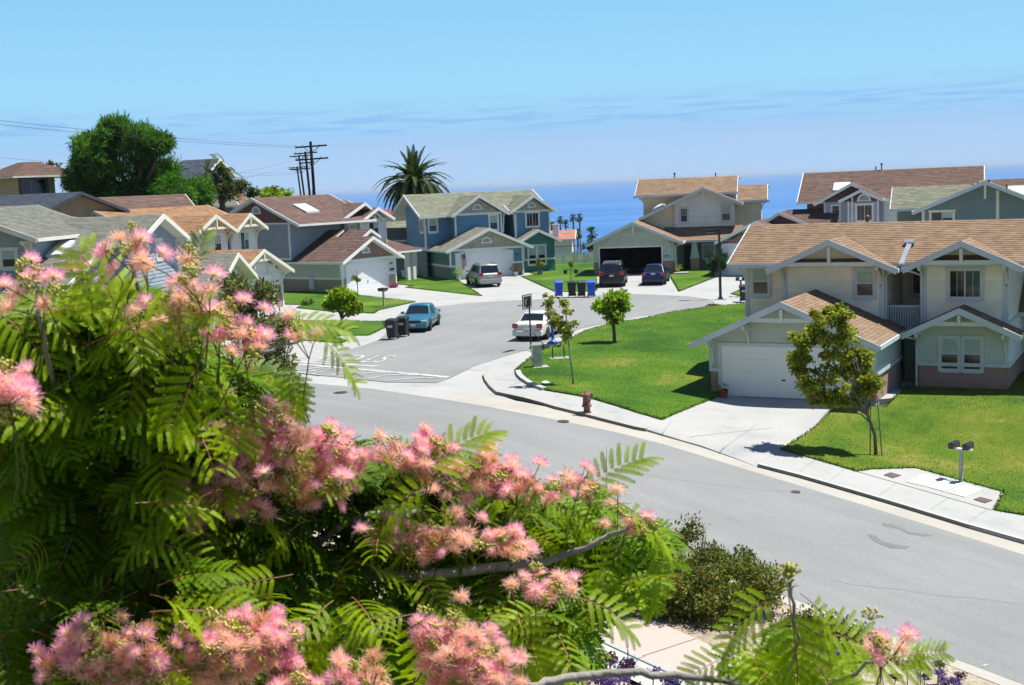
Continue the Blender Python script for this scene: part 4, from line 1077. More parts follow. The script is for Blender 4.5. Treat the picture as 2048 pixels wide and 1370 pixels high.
wall(hF, (5.5, 6), (6.8, 6), (0, 5.4), M_BLUE); wall(hF, (5.5, 3), (5.5, 6), (2, 5.4), M_BLUE); wall(hF, (6.8, 6), (6.8, 3), (0, 5.4), M_BLUE)
wall(hF, (1.2, 4.4), (1.2, 3.0), (2.4, 5.35), M_BLUE); wall(hF, (-1.1, 9.5), (10.05, 9.5), (0, 5.3), M_BLUE)
# left bay with a corner window pair
W4 = wall(hF, (-1.1, 4.4), (1.25, 4.4), (2.3, 5.35), M_BLUE); W4s = wall(hF, (-1.1, 9.5), (-1.1, 4.4), [(0, 2.3), (5.1, 2.3), (5.1, 5.3), (2.0, 7.0), (0, 6.0)], M_BLUE)
window(hF, W4, 0.4, 1.1, 3.95, 5.0, 'hung'); window(hF, W4s, 4.0, 4.75, 3.95, 5.0, 'slider', curtain=0, grid=False)
trim(hF, W4, -0.06, 0.1, 2.3, 5.3, 0.07, M_WHITE, 'corner_board'); trim(hF, W4s, -0.05, 5.15, 2.35, 2.6, 0.08, M_WHITE, 'band'); trim(hF, W4, -0.05, 1.3, 2.35, 2.6, 0.08, M_WHITE, 'band')
wall(hF, (-1.1, 9.5), (-1.1, 4.4), (0, 2.3), M_DGREEN)
gable_x(hF, -1.75, 10.6, 3.6, 12.2, 5.3, 7.18, M_GREY_ROOF, M_WHITE, ym=7.9, ex=0.24, tab=0.5)
# right ground-floor bay
W5 = wall(hF, (6.9, 2.0), (10.0, 2.0), [(0, 1.1), (3.1, 1.1), (3.1, 2.8), (1.5, 3.55), (0, 2.8)], M_TEAL); wall(hF, (6.9, 2.0), (10.0, 2.0), (-0.3, 1.1), M_TEAL, lap=0, name='stucco_base')
wall(hF, (10.0, 2.0), (10.0, 3.1), (-0.3, 2.85), M_TEAL); wall(hF, (6.9, 3.0), (6.9, 2.0), (-0.3, 2.8), M_TEAL)
trim(hF, W5, 0, 3.13, 1.04, 1.2, 0.08, M_WHITE, 'band')
window(hF, W5, 0.62, 1.3, 0.72, 2.3, 'hung'); window(hF, W5, 1.5, 2.18, 0.72, 2.3, 'hung'); window(hF, W5, -0.05, 0.18, 1.3, 2.2, 'hung', tw=0.06, grid=False)
gable_y(hF, 6.3, 10.4, 1.4, 3.05, 2.75, 3.75, M_GREY_ROOF, M_WHITE, xm=8.3, ex=0.24, tab=0.5)
b = MB(); b.tube([(6.0, 2.5, 5.25), (5.7, 2.9, 5.1), (5.6, 2.92, 3.6)], 0.05, 8); b.tube([(6.3, 2.5, 5.2), (6.6, 2.8, 5.1), (6.72, 2.92, 3.0)], 0.05, 8); b.build('downpipe', M_WHITE, hF)
b = MB(); b.bar((6.05, 2.5, 5.42), (6.0, 3.6, 5.9), 0.18, 0.07); b.build('valley_flashing', M_METAL, hF)
pipe(hF, 0.6, 9.0, 6.9, 0.95, 0.07, capr=0.1)
foundation(hF, -1.1, 6.15, 0, 10); foundation(hF, 6.0, 10.05, 2, 10)
# entry porch post at the left
b = MB(); b.box(-1.15, -0.6, 6.9, 7.4, -0.2, 2.5); b.build('porch_post', M_WHITE, hF)
wall(hF, (-5.0, 9.5), (-1.1, 9.5), (-0.2, 2.6), M_DGREEN)
b = MB(); b.box(-2.6, -2.0, 6.2, 6.9, 0.0, 0.55); b.box(-2.66, -1.94, 6.14, 6.96, 0.55, 0.62); b.build('planter_box', M_GREYTRIM, hF)

# ================================================================== lilac house with the brown roof
hG = house(692.5, 585.5, -51, 'lilac and grey house with brown roof, skylight and sunlit garage door', dz=0.0)
W = wall(hG, (-0.4, 0), (5.6, 0), [(0, 2.35), (6.0, 2.35), (6.0, 2.5), (2.95, 4.0), (0, 2.5)], M_MAUVE, shake=True, name='shakes')
wall(hG, (-0.4, 0), (5.6, 0), (1.1, 2.35), M_PALE); wall(hG, (-0.4, 0), (5.6, 0), (-0.3, 1.1), M_TANSTUCCO, lap=0, name='stucco_base')
garage_door(hG, W, 0.55, 4.95, 2.05, arch=True); trim(hG, W, 0, 6.0, 2.33, 2.52, 0.08, M_WHITE, 'band'); trim(hG, W, 5.1, 6.0, 1.04, 1.2, 0.08, M_WHITE, 'band')
trim(hG, W, -0.03, 0.12, -0.1, 2.35, 0.06, M_WHITE, 'corner_board'); trim(hG, W, 5.9, 6.03, -0.1, 2.35, 0.06, M_WHITE, 'corner_board')
arch_vent(hG, W, 2.75, 3.0, 0.42); digits(hG, W, 5.25, 1.85, '1520', 0.2)
b = MB(); wbox(b, W, 5.3, 5.8, 1.35, 1.5, 0.02, 0.06); b.build('plaque', M_BLACKM, hG)
gable_y(hG, -0.85, 5.95, -0.7, 7.0, 2.42, 4.2, M_BROWN_ROOF, M_WHITE, xm=2.58, ex=0.24, tab=0.5)
Ws = wall(hG, (-0.4, 9.5), (-0.4, 0), (1.1, 2.5), M_SAGE); wall(hG, (-0.4, 9.5), (-0.4, 0), (-0.5, 1.1), M_TANSTUCCO, lap=0, name='stucco_base'); trim(hG, Ws, 0, 9.53, 1.02, 1.22, 0.08, M_WHITE, 'band'); trim(hG, Ws, 9.38, 9.53, 1.22, 2.4, 0.06, M_WHITE, 'corner_board')
b = MB(); wbox(b, Ws, 6.0, 6.45, 0.25, 1.25, 0.0, 0.2); wbox(b, Ws, 6.1, 6.35, 0.9, 1.1, 0.2, 0.24); b.build('meter_box', M_GREYTRIM, hG)
# shed roof rising from the garage to the upper storey
A_, B_, C_, D_ = (-0.85, 8.5, 2.42), (-0.85, 3.6, 2.42), (3.6, 3.6, 4.72), (3.6, 8.5, 4.72)
deck(hG, A_, B_, C_, D_, M_WHITE); courses(hG, A_, B_, C_, D_, M_BROWN_ROOF, 0.24, 0.5)
wall(hG, (5.6, 0), (5.6, 6), (0, 2.5), M_PALE)
# upper storey
W2 = wall(hG, (-0.6, 5.4), (5.6, 5.4), (2.6, 5.4), M_GREYBLUE); W2s = wall(hG, (-0.6, 14), (-0.6, 5.4), (2.4, 5.45), M_GREYBLUE)
wall(hG, (-0.6, 14), (-0.6, 5.4), [(0, 5.45), (8.6, 5.45), (4.8, 7.35)], M_MAROON, shake=True, name='shakes'); trim(hG, W2s, 0, 8.63, 5.4, 5.52, 0.08, M_WHITE, 'band')
trim(hG, W2s, 8.48, 8.64, 2.6, 5.4, 0.06, M_WHITE, 'corner_board'); arch_vent(hG, W2s, 4.75, 6.35, 0.55)
window(hG, W2s, 3.3, 3.95, 3.85, 5.05, 'hung'); trim(hG, W2s, 0, 8.63, 2.45, 2.7, 0.08, M_WHITE, 'band')
gable_x(hG, -1.15, 7.4, 3.7, 14.6, 5.38, 7.58, M_BROWN_ROOF, M_WHITE, ym=9.15, ex=0.24, tab=0.5); gable_x(hG, 7.4, 9.6, 5.6, 13.4, 5.6, 7.0, M_BROWN_ROOF, M_WHITE, ym=9.3, ex=0.24, tab=0.5)
W3 = wall(hG, (5.0, 5.0), (7.0, 5.0), (3.4, 5.4), M_LILAC); window(hG, W3, 0.55, 1.15, 4.15, 5.0, 'hung')
W4 = wall(hG, (6.3, 4.5), (9.3, 4.5), (2.6, 5.38), M_PALE); wall(hG, (6.3, 4.5), (9.3, 4.5), [(0, 5.4), (3.0, 5.4), (1.5, 6.2)], M_MAROON, shake=True, name='shakes')
wall(hG, (6.3, 5.4), (6.3, 4.5), (2.6, 5.38), M_PALE); wall(hG, (9.3, 4.5), (9.3, 12), (0, 5.4), M_PALE)
trim(hG, W4, 0, 3, 5.3, 5.45, 0.08, M_WHITE, 'band'); trim(hG, W4, -0.05, 0.1, 2.6, 5.3, 0.06, M_WHITE, 'corner_board'); trim(hG, W4, 2.9, 3.05, 2.6, 5.3, 0.06, M_WHITE, 'corner_board')
window(hG, W4, 1.0, 2.1, 4.0, 5.12, 'slider', grid=False); arch_vent(hG, W4, 1.5, 5.6, 0.38)
gable_y(hG, 3.75, 9.0, 4.3, 9.5, 5.35, 6.8, M_BROWN_ROOF, M_WHITE, xm=6.85, ex=0.24, tab=0.5); gable_y(hG, 5.95, 9.75, 3.8, 8.0, 5.38, 6.35, M_BROWN_ROOF, M_WHITE, xm=7.85, ex=0.24, tab=0.5)
skylight(hG, 2.2, 6.4, 6.48, 1.4, 1.6, 0.4)
# porch roof and posts at the right
A_, B_, C_, D_ = (7.2, 2.4, 2.62), (11.4, 2.4, 2.62), (9.6, 5.6, 3.75), (7.2, 5.6, 3.75)
deck(hG, A_, B_, C_, D_, M_WHITE); courses(hG, A_, B_, C_, D_, M_BROWN_ROOF, 0.24, 0.5)
for x_ in (9.9, 10.6):
    b = MB(); b.box(x_, x_ + 0.35, 2.75, 3.1, -0.3, 2.5); b.build('porch_post', M_PALE, hG)
gable_y(hG, 3.3, 5.4, 1.3, 4, 4.1, 4.7, M_BROWN_ROOF, M_WHITE, ex=0.24, tab=0.5)
foundation(hG, -0.5, 5.6, 0, 14); foundation(hG, 5.5, 9.3, 4.5, 12)

# ================================================================== white house with orange tan roof, garage seen obliquely
hH = house(548.9, 616.4, -68, 'white walled house with orange tan roofs and twin gables, left of the lilac one', dz=0.0)
W = wall(hH, (-4.9, 0), (1.2, 0), [(0, 1.1), (6.1, 1.1), (6.1, 2.45), (3.05, 3.9), (0, 2.45)], M_PALE); wall(hH, (-4.9, 0), (1.2, 0), (-0.3, 1.1), M_PINKSTUCCO, lap=0, name='stucco_base')
garage_door(hH, W, 0.55, 4.9, 2.3); trim(hH, W, 5.05, 6.1, 1.04, 1.2, 0.08, M_WHITE, 'band'); trim(hH, W, 5.98, 6.13, -0.1, 2.4, 0.06, M_WHITE, 'corner_board')
b = MB(); wbox(b, W, 5.3, 5.75, 1.35, 1.5, 0.02, 0.06); b.build('plaque', M_BLACKM, hH); digits(hH, W, 5.2, 1.8, '1510', 0.2)
gable_y(hH, -5.3, 1.75, -0.7, 6.0, 2.55, 4.22, M_ORANGE_ROOF, M_CREAMTRIM, xm=-1.9, ex=0.22, soffit=M_CREAM, tab=0.45, zl=2.6)
truss(hH, 0, 0, -1.9, -0.6, 3.5, 4.0, M_CREAMTRIM, 0.46)
for t_ in (0.3, 1.9, 4.3, 6.0): bracket(hH, W, t_, 2.5 + (0.6 if 1 < t_ < 5 else 0), M_CREAMTRIM, 0.62, 0.95)
wall(hH, (1.2, 0), (1.2, 8), (-0.4, 2.5), M_PALE); wall(hH, (-4.9, 6), (-4.9, 0), (-0.4, 2.5), M_PALE)
W2 = wall(hH, (-3.2, 4.0), (0.75, 4.0), (2.5, 5.4), M_PALE); W3 = wall(hH, (1.15, 4.0), (4.5, 4.0), (-0.4, 5.4), M_PALE)
wall(hH, (-3.2, 4.0), (0.75, 4.0), [(0, 5.4), (3.95, 5.4), (2.0, 6.4)], M_CREAM); wall(hH, (1.15, 4.0), (4.5, 4.0), [(0, 5.4), (3.35, 5.4), (1.65, 6.3)], M_CREAM)
wall(hH, (0.75, 5.5), (1.15, 5.5), (0, 5.4), M_CREAM); wall(hH, (0.75, 4), (0.75, 5.5), (0, 5.4), M_CREAM); wall(hH, (4.5, 4.0), (4.5, 12), (-0.4, 5.4), M_GREYBLUE)
wall(hH, (-3.2, 10), (-3.2, 4.0), (2, 5.4), M_PALE)
window(hH, W2, 2.3, 3.1, 4.05, 5.2, 'hung', M_WHITE); window(hH, W3, 1.2, 2.2, 4.0, 5.25, 'slider', M_CREAMTRIM, grid=False)
gable_y(hH, -3.75, 1.0, 3.3, 9, 5.5, 6.65, M_ORANGE_ROOF, M_CREAMTRIM, xm=-1.4, ex=0.22, soffit=M_CREAM, tab=0.45); gable_y(hH, 1.05, 5.0, 3.3, 9, 5.5, 6.6, M_ORANGE_ROOF, M_CREAMTRIM, xm=2.8, ex=0.22, soffit=M_CREAM, tab=0.45)
truss(hH, 0, 0, -1.4, 3.38, 5.72, 6.5, M_CREAMTRIM, 0.48); truss(hH, 0, 0, 2.8, 3.38, 5.72, 6.45, M_CREAMTRIM, 0.52)
for t_ in (0.1, 3.85): bracket(hH, W2, t_, 5.5, M_CREAMTRIM, 0.62, 0.95)
for t_ in (0.1, 3.25): bracket(hH, W3, t_, 5.5, M_CREAMTRIM, 0.62, 0.95)
gable_x(hH, -7.5, 5.2, 4.8, 12.6, 5.75, 7.28, M_ORANGE_ROOF, M_CREAMTRIM, ym=8.6, ex=0.22, soffit=M_CREAM, tab=0.45)
wall(hH, (-7.0, 5.2), (-3.2, 5.2), (2.5, 5.7), M_PALE); foundation(hH, -4.9, 1.2, 0, 10); foundation(hH, 1.0, 4.5, 4, 12)

# ================================================================== grey-roofed house, far left, behind the silk tree
hI = house(0, 0, -84, 'grey shingled blue grey house with skylight at the left, behind the pink flowering tree', O=(-16.2, 59, -7.4))
Wg = wall(hI, (2.6, 2.5), (9.2, 2.5), [(0, -1.5), (6.6, -1.5), (6.6, 5.25), (3.4, 6.4), (0, 5.25)], M_GREYBLUE)
for A_, B_, C_, D_ in (((2.2, 8.5, 5.27), (2.2, 1.85, 5.27), (6.0, 1.85, 6.6), (6.0, 8.5, 6.6)), ((9.6, 1.85, 5.24), (9.6, 8.5, 5.24), (6.0, 8.5, 6.6), (6.0, 1.85, 6.6)), ((-5.5, 6.2, 2.575), (-5.5, 3.4, 2.575), (2.2, 3.4, 5.27), (2.2, 6.2, 5.27))):
    deck(hI, A_, B_, C_, D_, M_CREAMTRIM); courses(hI, A_, B_, C_, D_, M_GREYD_ROOF, 0.17, 0.3)
for P_, Q_ in (((2.2, 1.82, 5.16), (6.0, 1.82, 6.49)), ((9.6, 1.82, 5.13), (6.0, 1.82, 6.49)), ((-5.5, 3.37, 2.46), (2.2, 3.37, 5.16))):
    b = MB(); b.bar(P_, Q_, 0.07, 0.24); b.build('rake_board', M_CREAMTRIM, hI)
window(hI, Wg, 3.7, 4.4, 4.35, 5.25, 'hung', M_CREAMTRIM); bracket(hI, Wg, 6.45, 5.2, M_CREAMTRIM, 0.7, 0.95); bracket(hI, Wg, 0.9, 5.2, M_CREAMTRIM, 0.7, 0.95)
wall(hI, (9.2, 2.5), (9.2, 9), (-0.5, 5.2), M_GREYBLUE); wall(hI, (2.6, 9), (2.6, 2.5), (-1.5, 5.2), M_GREYBLUE); wall(hI, (-5.2, 3.8), (2.6, 3.8), [(0, -1.5), (7.8, -1.5), (7.8, 5.2), (0, 2.5)], M_GREYBLUE); wall(hI, (-5.2, 6.2), (-5.2, 3.8), (-1.5, 2.5), M_GREYBLUE)
skylight(hI, 1.75, 5.45, 5.13, 0.75, 1.7, 0.35, axis='x')
# left block with its own gable towards the camera
wall(hI, (-0.07, 13), (-0.07, 6.0), [(0, -1.5), (7, -1.5), (7, 5.8), (3.7, 7.15), (0, 5.8)], M_GREYBLUE)
wall(hI, (-0.07, 6.0), (7.0, 6.0), (1, 5.8), M_GREYBLUE)
gable_x(hI, -0.8, 7.6, 5.35, 13.2, 5.82, 7.32, M_GREYD_ROOF, M_CREAMTRIM, ym=9.3, ex=0.17, soffit=M_CREAM, tab=0.3)
Wgb = Wall((-0.07, 13), (-0.07, 6.0)); window(hI, Wgb, 5.55, 6.2, 4.5, 5.3, 'hung', M_CREAMTRIM); bracket(hI, Wgb, 6.85, 5.7, M_CREAMTRIM, 0.68, 1.0); trim(hI, Wgb, 6.88, 7.05, 1.5, 5.7, 0.07, M_CREAMTRIM, 'corner_board')
# its garage, mostly hidden
W = wall(hI, (10.4, 1.2), (16.5, 1.2), [(0, -0.3), (6.1, -0.3), (6.1, 2.45), (3.05, 3.9), (0, 2.45)], M_PALE); garage_door(hI, W, 0.6, 5.0, 2.1, m=M_CREAM, tm=M_CREAMTRIM)
gable_y(hI, 10.0, 16.9, 0.5, 7, 2.55, 4.15, M_GREYD_ROOF, M_CREAMTRIM, ex=0.17, soffit=M_CREAM, tab=0.3); bracket(hI, W, 6.0, 2.45, M_CREAMTRIM, 0.65, 0.9)
wall(hI, (10.4, 7), (10.4, 1.2), (-0.3, 2.5), M_PALE); foundation(hI, -0.07, 9, 6.2, 12)

# ================================================================== lilac house beyond the near tan roof
hC = house(*((1440 + 50 / 3.368), (310 + 810 / 3.368)), 20, 'lilac house with brown roof and maroon gables rising beyond the near tan roof', dz=0.0)
W = wall(hC, (-0.4, 0), (6, 0), [(0, 2.4), (6.4, 2.4), (3.1, 4.0)], M_MAUVE, shake=True, name='shakes'); wall(hC, (-0.4, 0), (6, 0), (-0.3, 2.4), M_PALE); garage_door(hC, W, 0.6, 5.4, 2.1, arch=True)
trim(hC, W, 0, 6.4, 2.3, 2.5, 0.08, M_WHITE, 'band'); trim(hC, W, -0.03, 0.12, -0.1, 2.35, 0.06, M_WHITE, 'corner_board')
gable_y(hC, -0.8, 5.6, -0.6, 7, 2.7, 4.2, M_BROWN_ROOF, M_WHITE, xm=2.3, ex=0.24, tab=0.5); gable_y(hC, 2.6, 6.0, 2.6, 7, 4.0, 4.75, M_BROWN_ROOF, M_WHITE, xm=3.7, ex=0.24, tab=0.5, zr=3.75)
wall(hC, (2.7, 3.1), (5.6, 3.1), [(0, 3.5), (2.9, 3.5), (1.1, 4.6)], M_MAROON)
A_, B_, C_, D_ = (3.4, 2.4, 3.55), (8.2, 2.4, 3.55), (8.2, 5.2, 4.85), (4.0, 5.2, 4.85)
deck(hC, A_, B_, C_, D_, M_WHITE); courses(hC, A_, B_, C_, D_, M_BROWN_ROOF, 0.24, 0.5)
W2 = wall(hC, (7.05, 4.5), (11.6, 4.5), (0, 5.35), M_LILAC); wall(hC, (7.05, 4.5), (11.6, 4.5), [(0, 5.35), (4.55, 5.35), (2.2, 6.55)], M_MAROON, shake=True, name='shakes')
window(hC, W2, 0.6, 1.15, 3.95, 5.05, 'hung', curtain=0); trim(hC, W2, -0.05, 0.1, 3, 5.3, 0.06, M_WHITE, 'corner_board')
W3 = wall(hC, (8.85, 3.9), (11.3, 3.9), (0, 5.3), M_LILAC); wall(hC, (8.85, 3.9), (11.3, 3.9), [(0, 5.3), (2.45, 5.3), (1.2, 6.0)], M_MAROON, shake=True, name='shakes')
window(hC, W3, 0.75, 1.9, 3.85, 5.05, 'slider', curtain=0); arch_vent(hC, W3, 1.3, 5.45, 0.5)
for t_ in (0.05, 0.35, 2.3): trim(hC, W3, t_, t_ + 0.1, 3, 5.9 if t_ == 0.35 else 5.4, 0.06, M_WHITE, 'corner_board')
gable_y(hC, 6.3, 12.2, 3.9, 9, 5.3, 6.82, M_BROWN_ROOF, M_WHITE, xm=9.2, ex=0.24, tab=0.5); gable_y(hC, 8.3, 11.6, 3.3, 7, 5.5, 6.3, M_BROWN_ROOF, M_WHITE, xm=9.95, ex=0.24, tab=0.5)
gable_x(hC, 4.9, 19.0, 4.6, 13.6, 5.42, 7.72, M_BROWN_ROOF, M_WHITE, ym=9.2, ex=0.24, tab=0.5); gable_x(hC, 19.0, 24, 5.6, 12.4, 5.0, 6.6, M_BROWN_ROOF, M_WHITE, ym=9.0, ex=0.24, tab=0.5)
skylight(hC, 8.2, 6.6, 6.42, 1.3, 1.2, 0.5); skylight(hC, 21.5, 6.8, 5.6, 1.5, 1.4, 0.47, dome=True)
wall(hC, (5.6, 5.2), (7.1, 5.2), (3.4, 5.3), M_MAROON); wall(hC, (18.4, 5.3), (18.4, 13), [(0, 2), (7.7, 2), (7.7, 5.4), (3.9, 7.5), (0, 5.5)], M_TAUPE); wall(hC, (11.6, 4.5), (18.4, 4.9), (2, 5.4), M_PALE)
for x_, hh in ((10.7, 0.35), (11.15, 0.45)): pipe(hC, x_, 9.2, 7.7, hh, 0.05, capr=0.1 if hh > 0.4 else None)
foundation(hC, -0.4, 18, 1, 12)
# ================================================================== green house in front of it
hD = house(0, 0, 20, 'slate green gabled house with mossy grey roof behind the near tan roof, at the right', O=(30, 85, -8.4))
W = wall(hD, (-2.3, 1.0), (6.5, 1.0), [(0, 3), (8.8, 3), (8.8, 5.0), (3.95, 7.1), (0, 5.45)], M_DGREEN)
gable_y(hD, -2.9, 6.6, 0.0, 9, 5.4, 7.28, M_GREY_ROOF, M_GREYTRIM, xm=1.66, ex=0.22, tab=0.45, soffit=M_CREAM, zr=5.05)
b = MB(); b.bar((1.66, 0.06, 7.1), (1.66, 0.06, 6.1), 0.14); b.build('gable_post', M_CREAMTRIM, hD)
trim(hD, W, -0.05, 0.14, 3, 5.4, 0.07, M_CREAMTRIM, 'corner_board'); trim(hD, W, 4.65, 4.85, 3, 6.6, 0.07, M_CREAMTRIM, 'corner_board'); window(hD, W, 0.55, 1.95, 4.4, 5.3, 'slider', M_CREAMTRIM, grid=False)
wall(hD, (-4.1, 4.6), (-2.3, 4.6), (3, 5.5), M_DGREEN); wall(hD, (-2.3, 4.6), (-2.3, 1.0), (3, 5.5), M_DGREEN); wall(hD, (-4.1, 10), (-4.1, 4.6), (0, 5.5), M_DGREEN)
gable_x(hD, -4.55, 2.0, 3.6, 9.6, 5.5, 6.98, M_GREY_ROOF, M_GREYTRIM, ym=6.6, ex=0.22, tab=0.45, soffit=M_CREAM); bracket(hD, Wall((-4.1, 10), (-4.1, 4.6)), 5.2, 5.45, M_CREAMTRIM, 0.5, 0.8)
for x_, hh in ((0.9, 0.2), (1.2, 0.3), (1.9, 0.3), (3.0, 0.45)): pipe(hD, x_, 1.2 if x_ < 2.5 else 0.6, 6.9 if x_ < 2.5 else 6.55, hh, 0.04, capr=0.09 if x_ == 1.9 else None)
foundation(hD, -4, 6, 1, 10)

# ================================================================== simple far houses
def far_house(name_label, O, az, x0, x1, y0, y1, ze, zp, rm, wm, tm, axis='x', wins=(), z0=-3.0):
    h = house(0, 0, az, name_label, O=O)
    if axis == 'x':
        gable_x(h, x0 - 0.5, x1 + 0.5, y0 - 0.6, y1 + 0.6, ze, zp, rm, tm, ex=0.3, tab=0.6)
        wall(h, (x0, y0), (x1, y0), (z0, ze), wm); L = y1 - y0
        for xx, fl in ((x0, 1), (x1, 0)):
            a, b_ = ((xx, y1), (xx, y0)) if fl else ((xx, y0), (xx, y1))
            wall(h, a, b_, [(0, z0), (L, z0), (L, ze), (L / 2, zp - 0.15), (0, ze)], wm)
    else:
        gable_y(h, x0 - 0.5, x1 + 0.5, y0 - 0.6, y1 + 0.6, ze, zp, rm, tm, ex=0.3, tab=0.6); L = x1 - x0
        wall(h, (x0, y0), (x1, y0), [(0, z0), (L, z0), (L, ze), (L / 2, zp - 0.15), (0, ze)], wm)
        wall(h, (x0, y1), (x0, y0), (z0, ze), wm); wall(h, (x1, y0), (x1, y1), (z0, ze), wm)
    W = Wall((x0, y0), (x1, y0))
    for (t0, t1, a, b_) in wins: window(h, W, t0, t1, a, b_, 'slider', tm, grid=False)
    return h
# ================================================================== far houses
p = AT(35, 352, 105)
hJ = empty('house', Vector((p.x, p.y, -2.5)), R(40), 'cream house with brown hip roof and dark balcony, up the hill at far left', 'house')
ez = p.z + 2.5
for A_, B_, C_, D_ in [((-0.6, -0.6, ez), (5.4, -0.6, ez), (3.2, 4.2, ez + 1.25), (2.2, 4.2, ez + 1.25)), ((-0.6, 9, ez), (-0.6, -0.6, ez), (2.2, 4.2, ez + 1.25), (2.2, 6.0, ez + 1.25)), ((5.4, -0.6, ez), (5.4, 9, ez), (3.2, 6.0, ez + 1.25), (3.2, 4.2, ez + 1.25))]:
    deck(hJ, A_, B_, C_, D_, M_CREAMTRIM); courses(hJ, A_, B_, C_, D_, M_BROWN_ROOF, 0.3, 0.6)
wall(hJ, (0, 9), (0, 0.0), (0, ez), M_YSTUCCO, lap=0, name='stucco'); wall(hJ, (0, 1.6), (3.6, 1.6), (0, ez), M_YSTUCCO, lap=0, name='stucco'); wall(hJ, (3.6, 1.6), (3.6, 8), (0, ez), M_YSTUCCO, lap=0, name='stucco')
Wj = Wall((0, 1.6), (3.6, 1.6)); window(hJ, Wj, 0.3, 2.9, 2.75, 4.55, 'slider', mat('brown_trim', (0.10, 0.05, 0.04)), curtain=0, grid=False)
b = MB(); b.box(0, 5.0, -0.2, 1.6, 2.3, 2.45); b.build('balcony_floor', mat('brown_trim', (0.1, 0.05, 0.04)), hJ)
b = MB(); b.box(0, 5.0, -0.2, -0.12, 3.0, 3.08); b.box(0, 5, -0.2, -0.12, 2.5, 2.56)
for k in range(26): b.box(k * 0.195, k * 0.195 + 0.05, -0.18, -0.14, 2.5, 3.0)
b.build('balcony_railing', mat('brown_trim', (0.1, 0.05, 0.04)), hJ)
for x_ in (0.0, 4.8): prism(hJ, x_, x_ + 0.16, -0.2, -0.04, 2.4, ez - 0.1, mat('brown_trim', (0.1, 0.05, 0.04)), 'post')
p = AT(154, 384, 84)
hS = house(0, 0, -60, 'low adobe coloured house with dark slate roof behind the grey roof at far left', O=(p.x, p.y, -5.0)); pz = p.z + 5
wall(hS, (-3.3, 0), (3.5, 0), [(0, 0), (6.8, 0), (6.8, pz - 1.3), (3.3, pz - 0.15), (0, pz - 1.3)], M_ADOBE, lap=0, name='stucco')
gable_y(hS, -3.8, 4.0, -0.4, 9, pz - 1.35, pz, M_SLATE_ROOF, mat('slate_trim', (0.06, 0.07, 0.09)), xm=0.0, ex=0.22, board=0.2)
wall(hS, (-3.3, 9), (-3.3, 0), (0, pz - 1.3), M_ADOBE, lap=0, name='stucco')
def fh(label, px, py, Y, az, w, d, rise, rm, wm, tm, axis='x', depthz=6, wins=()):
    p = AT(px, py, Y); return far_house(label, (p.x, p.y, p.z), az, -w / 2, w / 2, 0, d, -rise, 0.0, rm, wm, tm, axis, wins, z0=-depthz)
fh('tall grey roofed blue house half hidden by the big bushy tree', 374, 318, 138, 12, 3.4, 7, 2.0, M_SLATE_ROOF, M_BLUE, M_CREAMTRIM, wins=((0.6, 1.4, -3.6, -2.7),))
fh('low maroon roofed house under the big bushy tree', 262, 392, 98, -30, 9, 6, 1.4, M_BROWN_ROOF, M_TAUPE, M_CREAMTRIM)
fh('small grey shingled house below the shaggy palm on the left', 412, 386, 116, -20, 4.5, 6, 1.2, M_GREYD_ROOF, M_GREYBLUE, M_CREAMTRIM)
fh('small pink roofed house right of the shaggy palm', 470, 388, 122, 8, 5, 6, 1.0, shingle_mat('shingles_pink', (0.33, 0.20, 0.15)), M_PALE, M_WHITE)
fh('small sage green house with grey roof tucked left of the blue house', 798, 444, 116, -25, 4.2, 6, 1.6, M_GREY_ROOF, M_SAGE, M_WHITE)
fh('low white building with red topped roof behind the date palm', 800, 419, 139, 3, 5.5, 8, 0.6, mat('red_tile', (0.45, 0.10, 0.07), vc=True), M_WHITE, M_WHITE)
hV = fh('white villa with terracotta roof beyond the picket fence', 1121, 462, 158, 5, 2.6, 6, 1.0, mat('terracotta', (0.50, 0.22, 0.15), vc=True), M_WHITE, M_WHITE)
b = MB(); b.box(-1.0, -0.25, 0.5, 1.1, -3, 0.75); b.box(-1.07, -0.18, 0.43, 1.17, 0.75, 0.85); b.build('chimney', M_WHITE, hV)

# ================================================================== fences
def fence_line(name, a, b, n, mk, label, cat):
    r = empty(name, a, math.atan2(b.y - a.y, b.x - a.x), label, cat); L = (b - a).to_2d().length
    mk(r, L, n); return r
def picket(r, L, n):
    b = MB(); b.box(0, L, 0.03, 0.07, 0.25, 0.34); b.box(0, L, 0.03, 0.07, 0.8, 0.89); b.build('rail', M_WHITE, r)
    p = MB(); w = L / n * 0.62; p.poly([(0, 0, 0.03), (w, 0, 0.03), (w, 0, 1.02), (w / 2, 0, 1.1), (0, 0, 1.02)]); p.poly([(0, 0.03, 0.03), (0, 0.03, 1.02), (w / 2, 0.03, 1.1), (w, 0.03, 1.02), (w, 0.03, 0.03)])
    p.poly([(0, 0, 0.03), (0, 0, 1.02), (0, 0.03, 1.02), (0, 0.03, 0.03)]); p.poly([(w, 0, 0.03), (w, 0.03, 0.03), (w, 0.03, 1.02), (w, 0, 1.02)])
    p0 = p.build('picket', M_WHITE, r)
    for k in range(1, n):
        c = p0.copy(); COL.objects.link(c); c.location.x = L * k / n
    for k in range(0, 5):
        q = MB(); x = L * k / 4; q.box(x - 0.06, x + 0.06, 0.03, 0.15, 0, 1.15); q.build('post', M_WHITE, r)
fa, fb = G(1106, 529), G(1190, 525)
fence_line('picket_fence', fa, fb, 28, picket, 'white picket fence across the back of the lawn between blue and tan houses', 'fence')
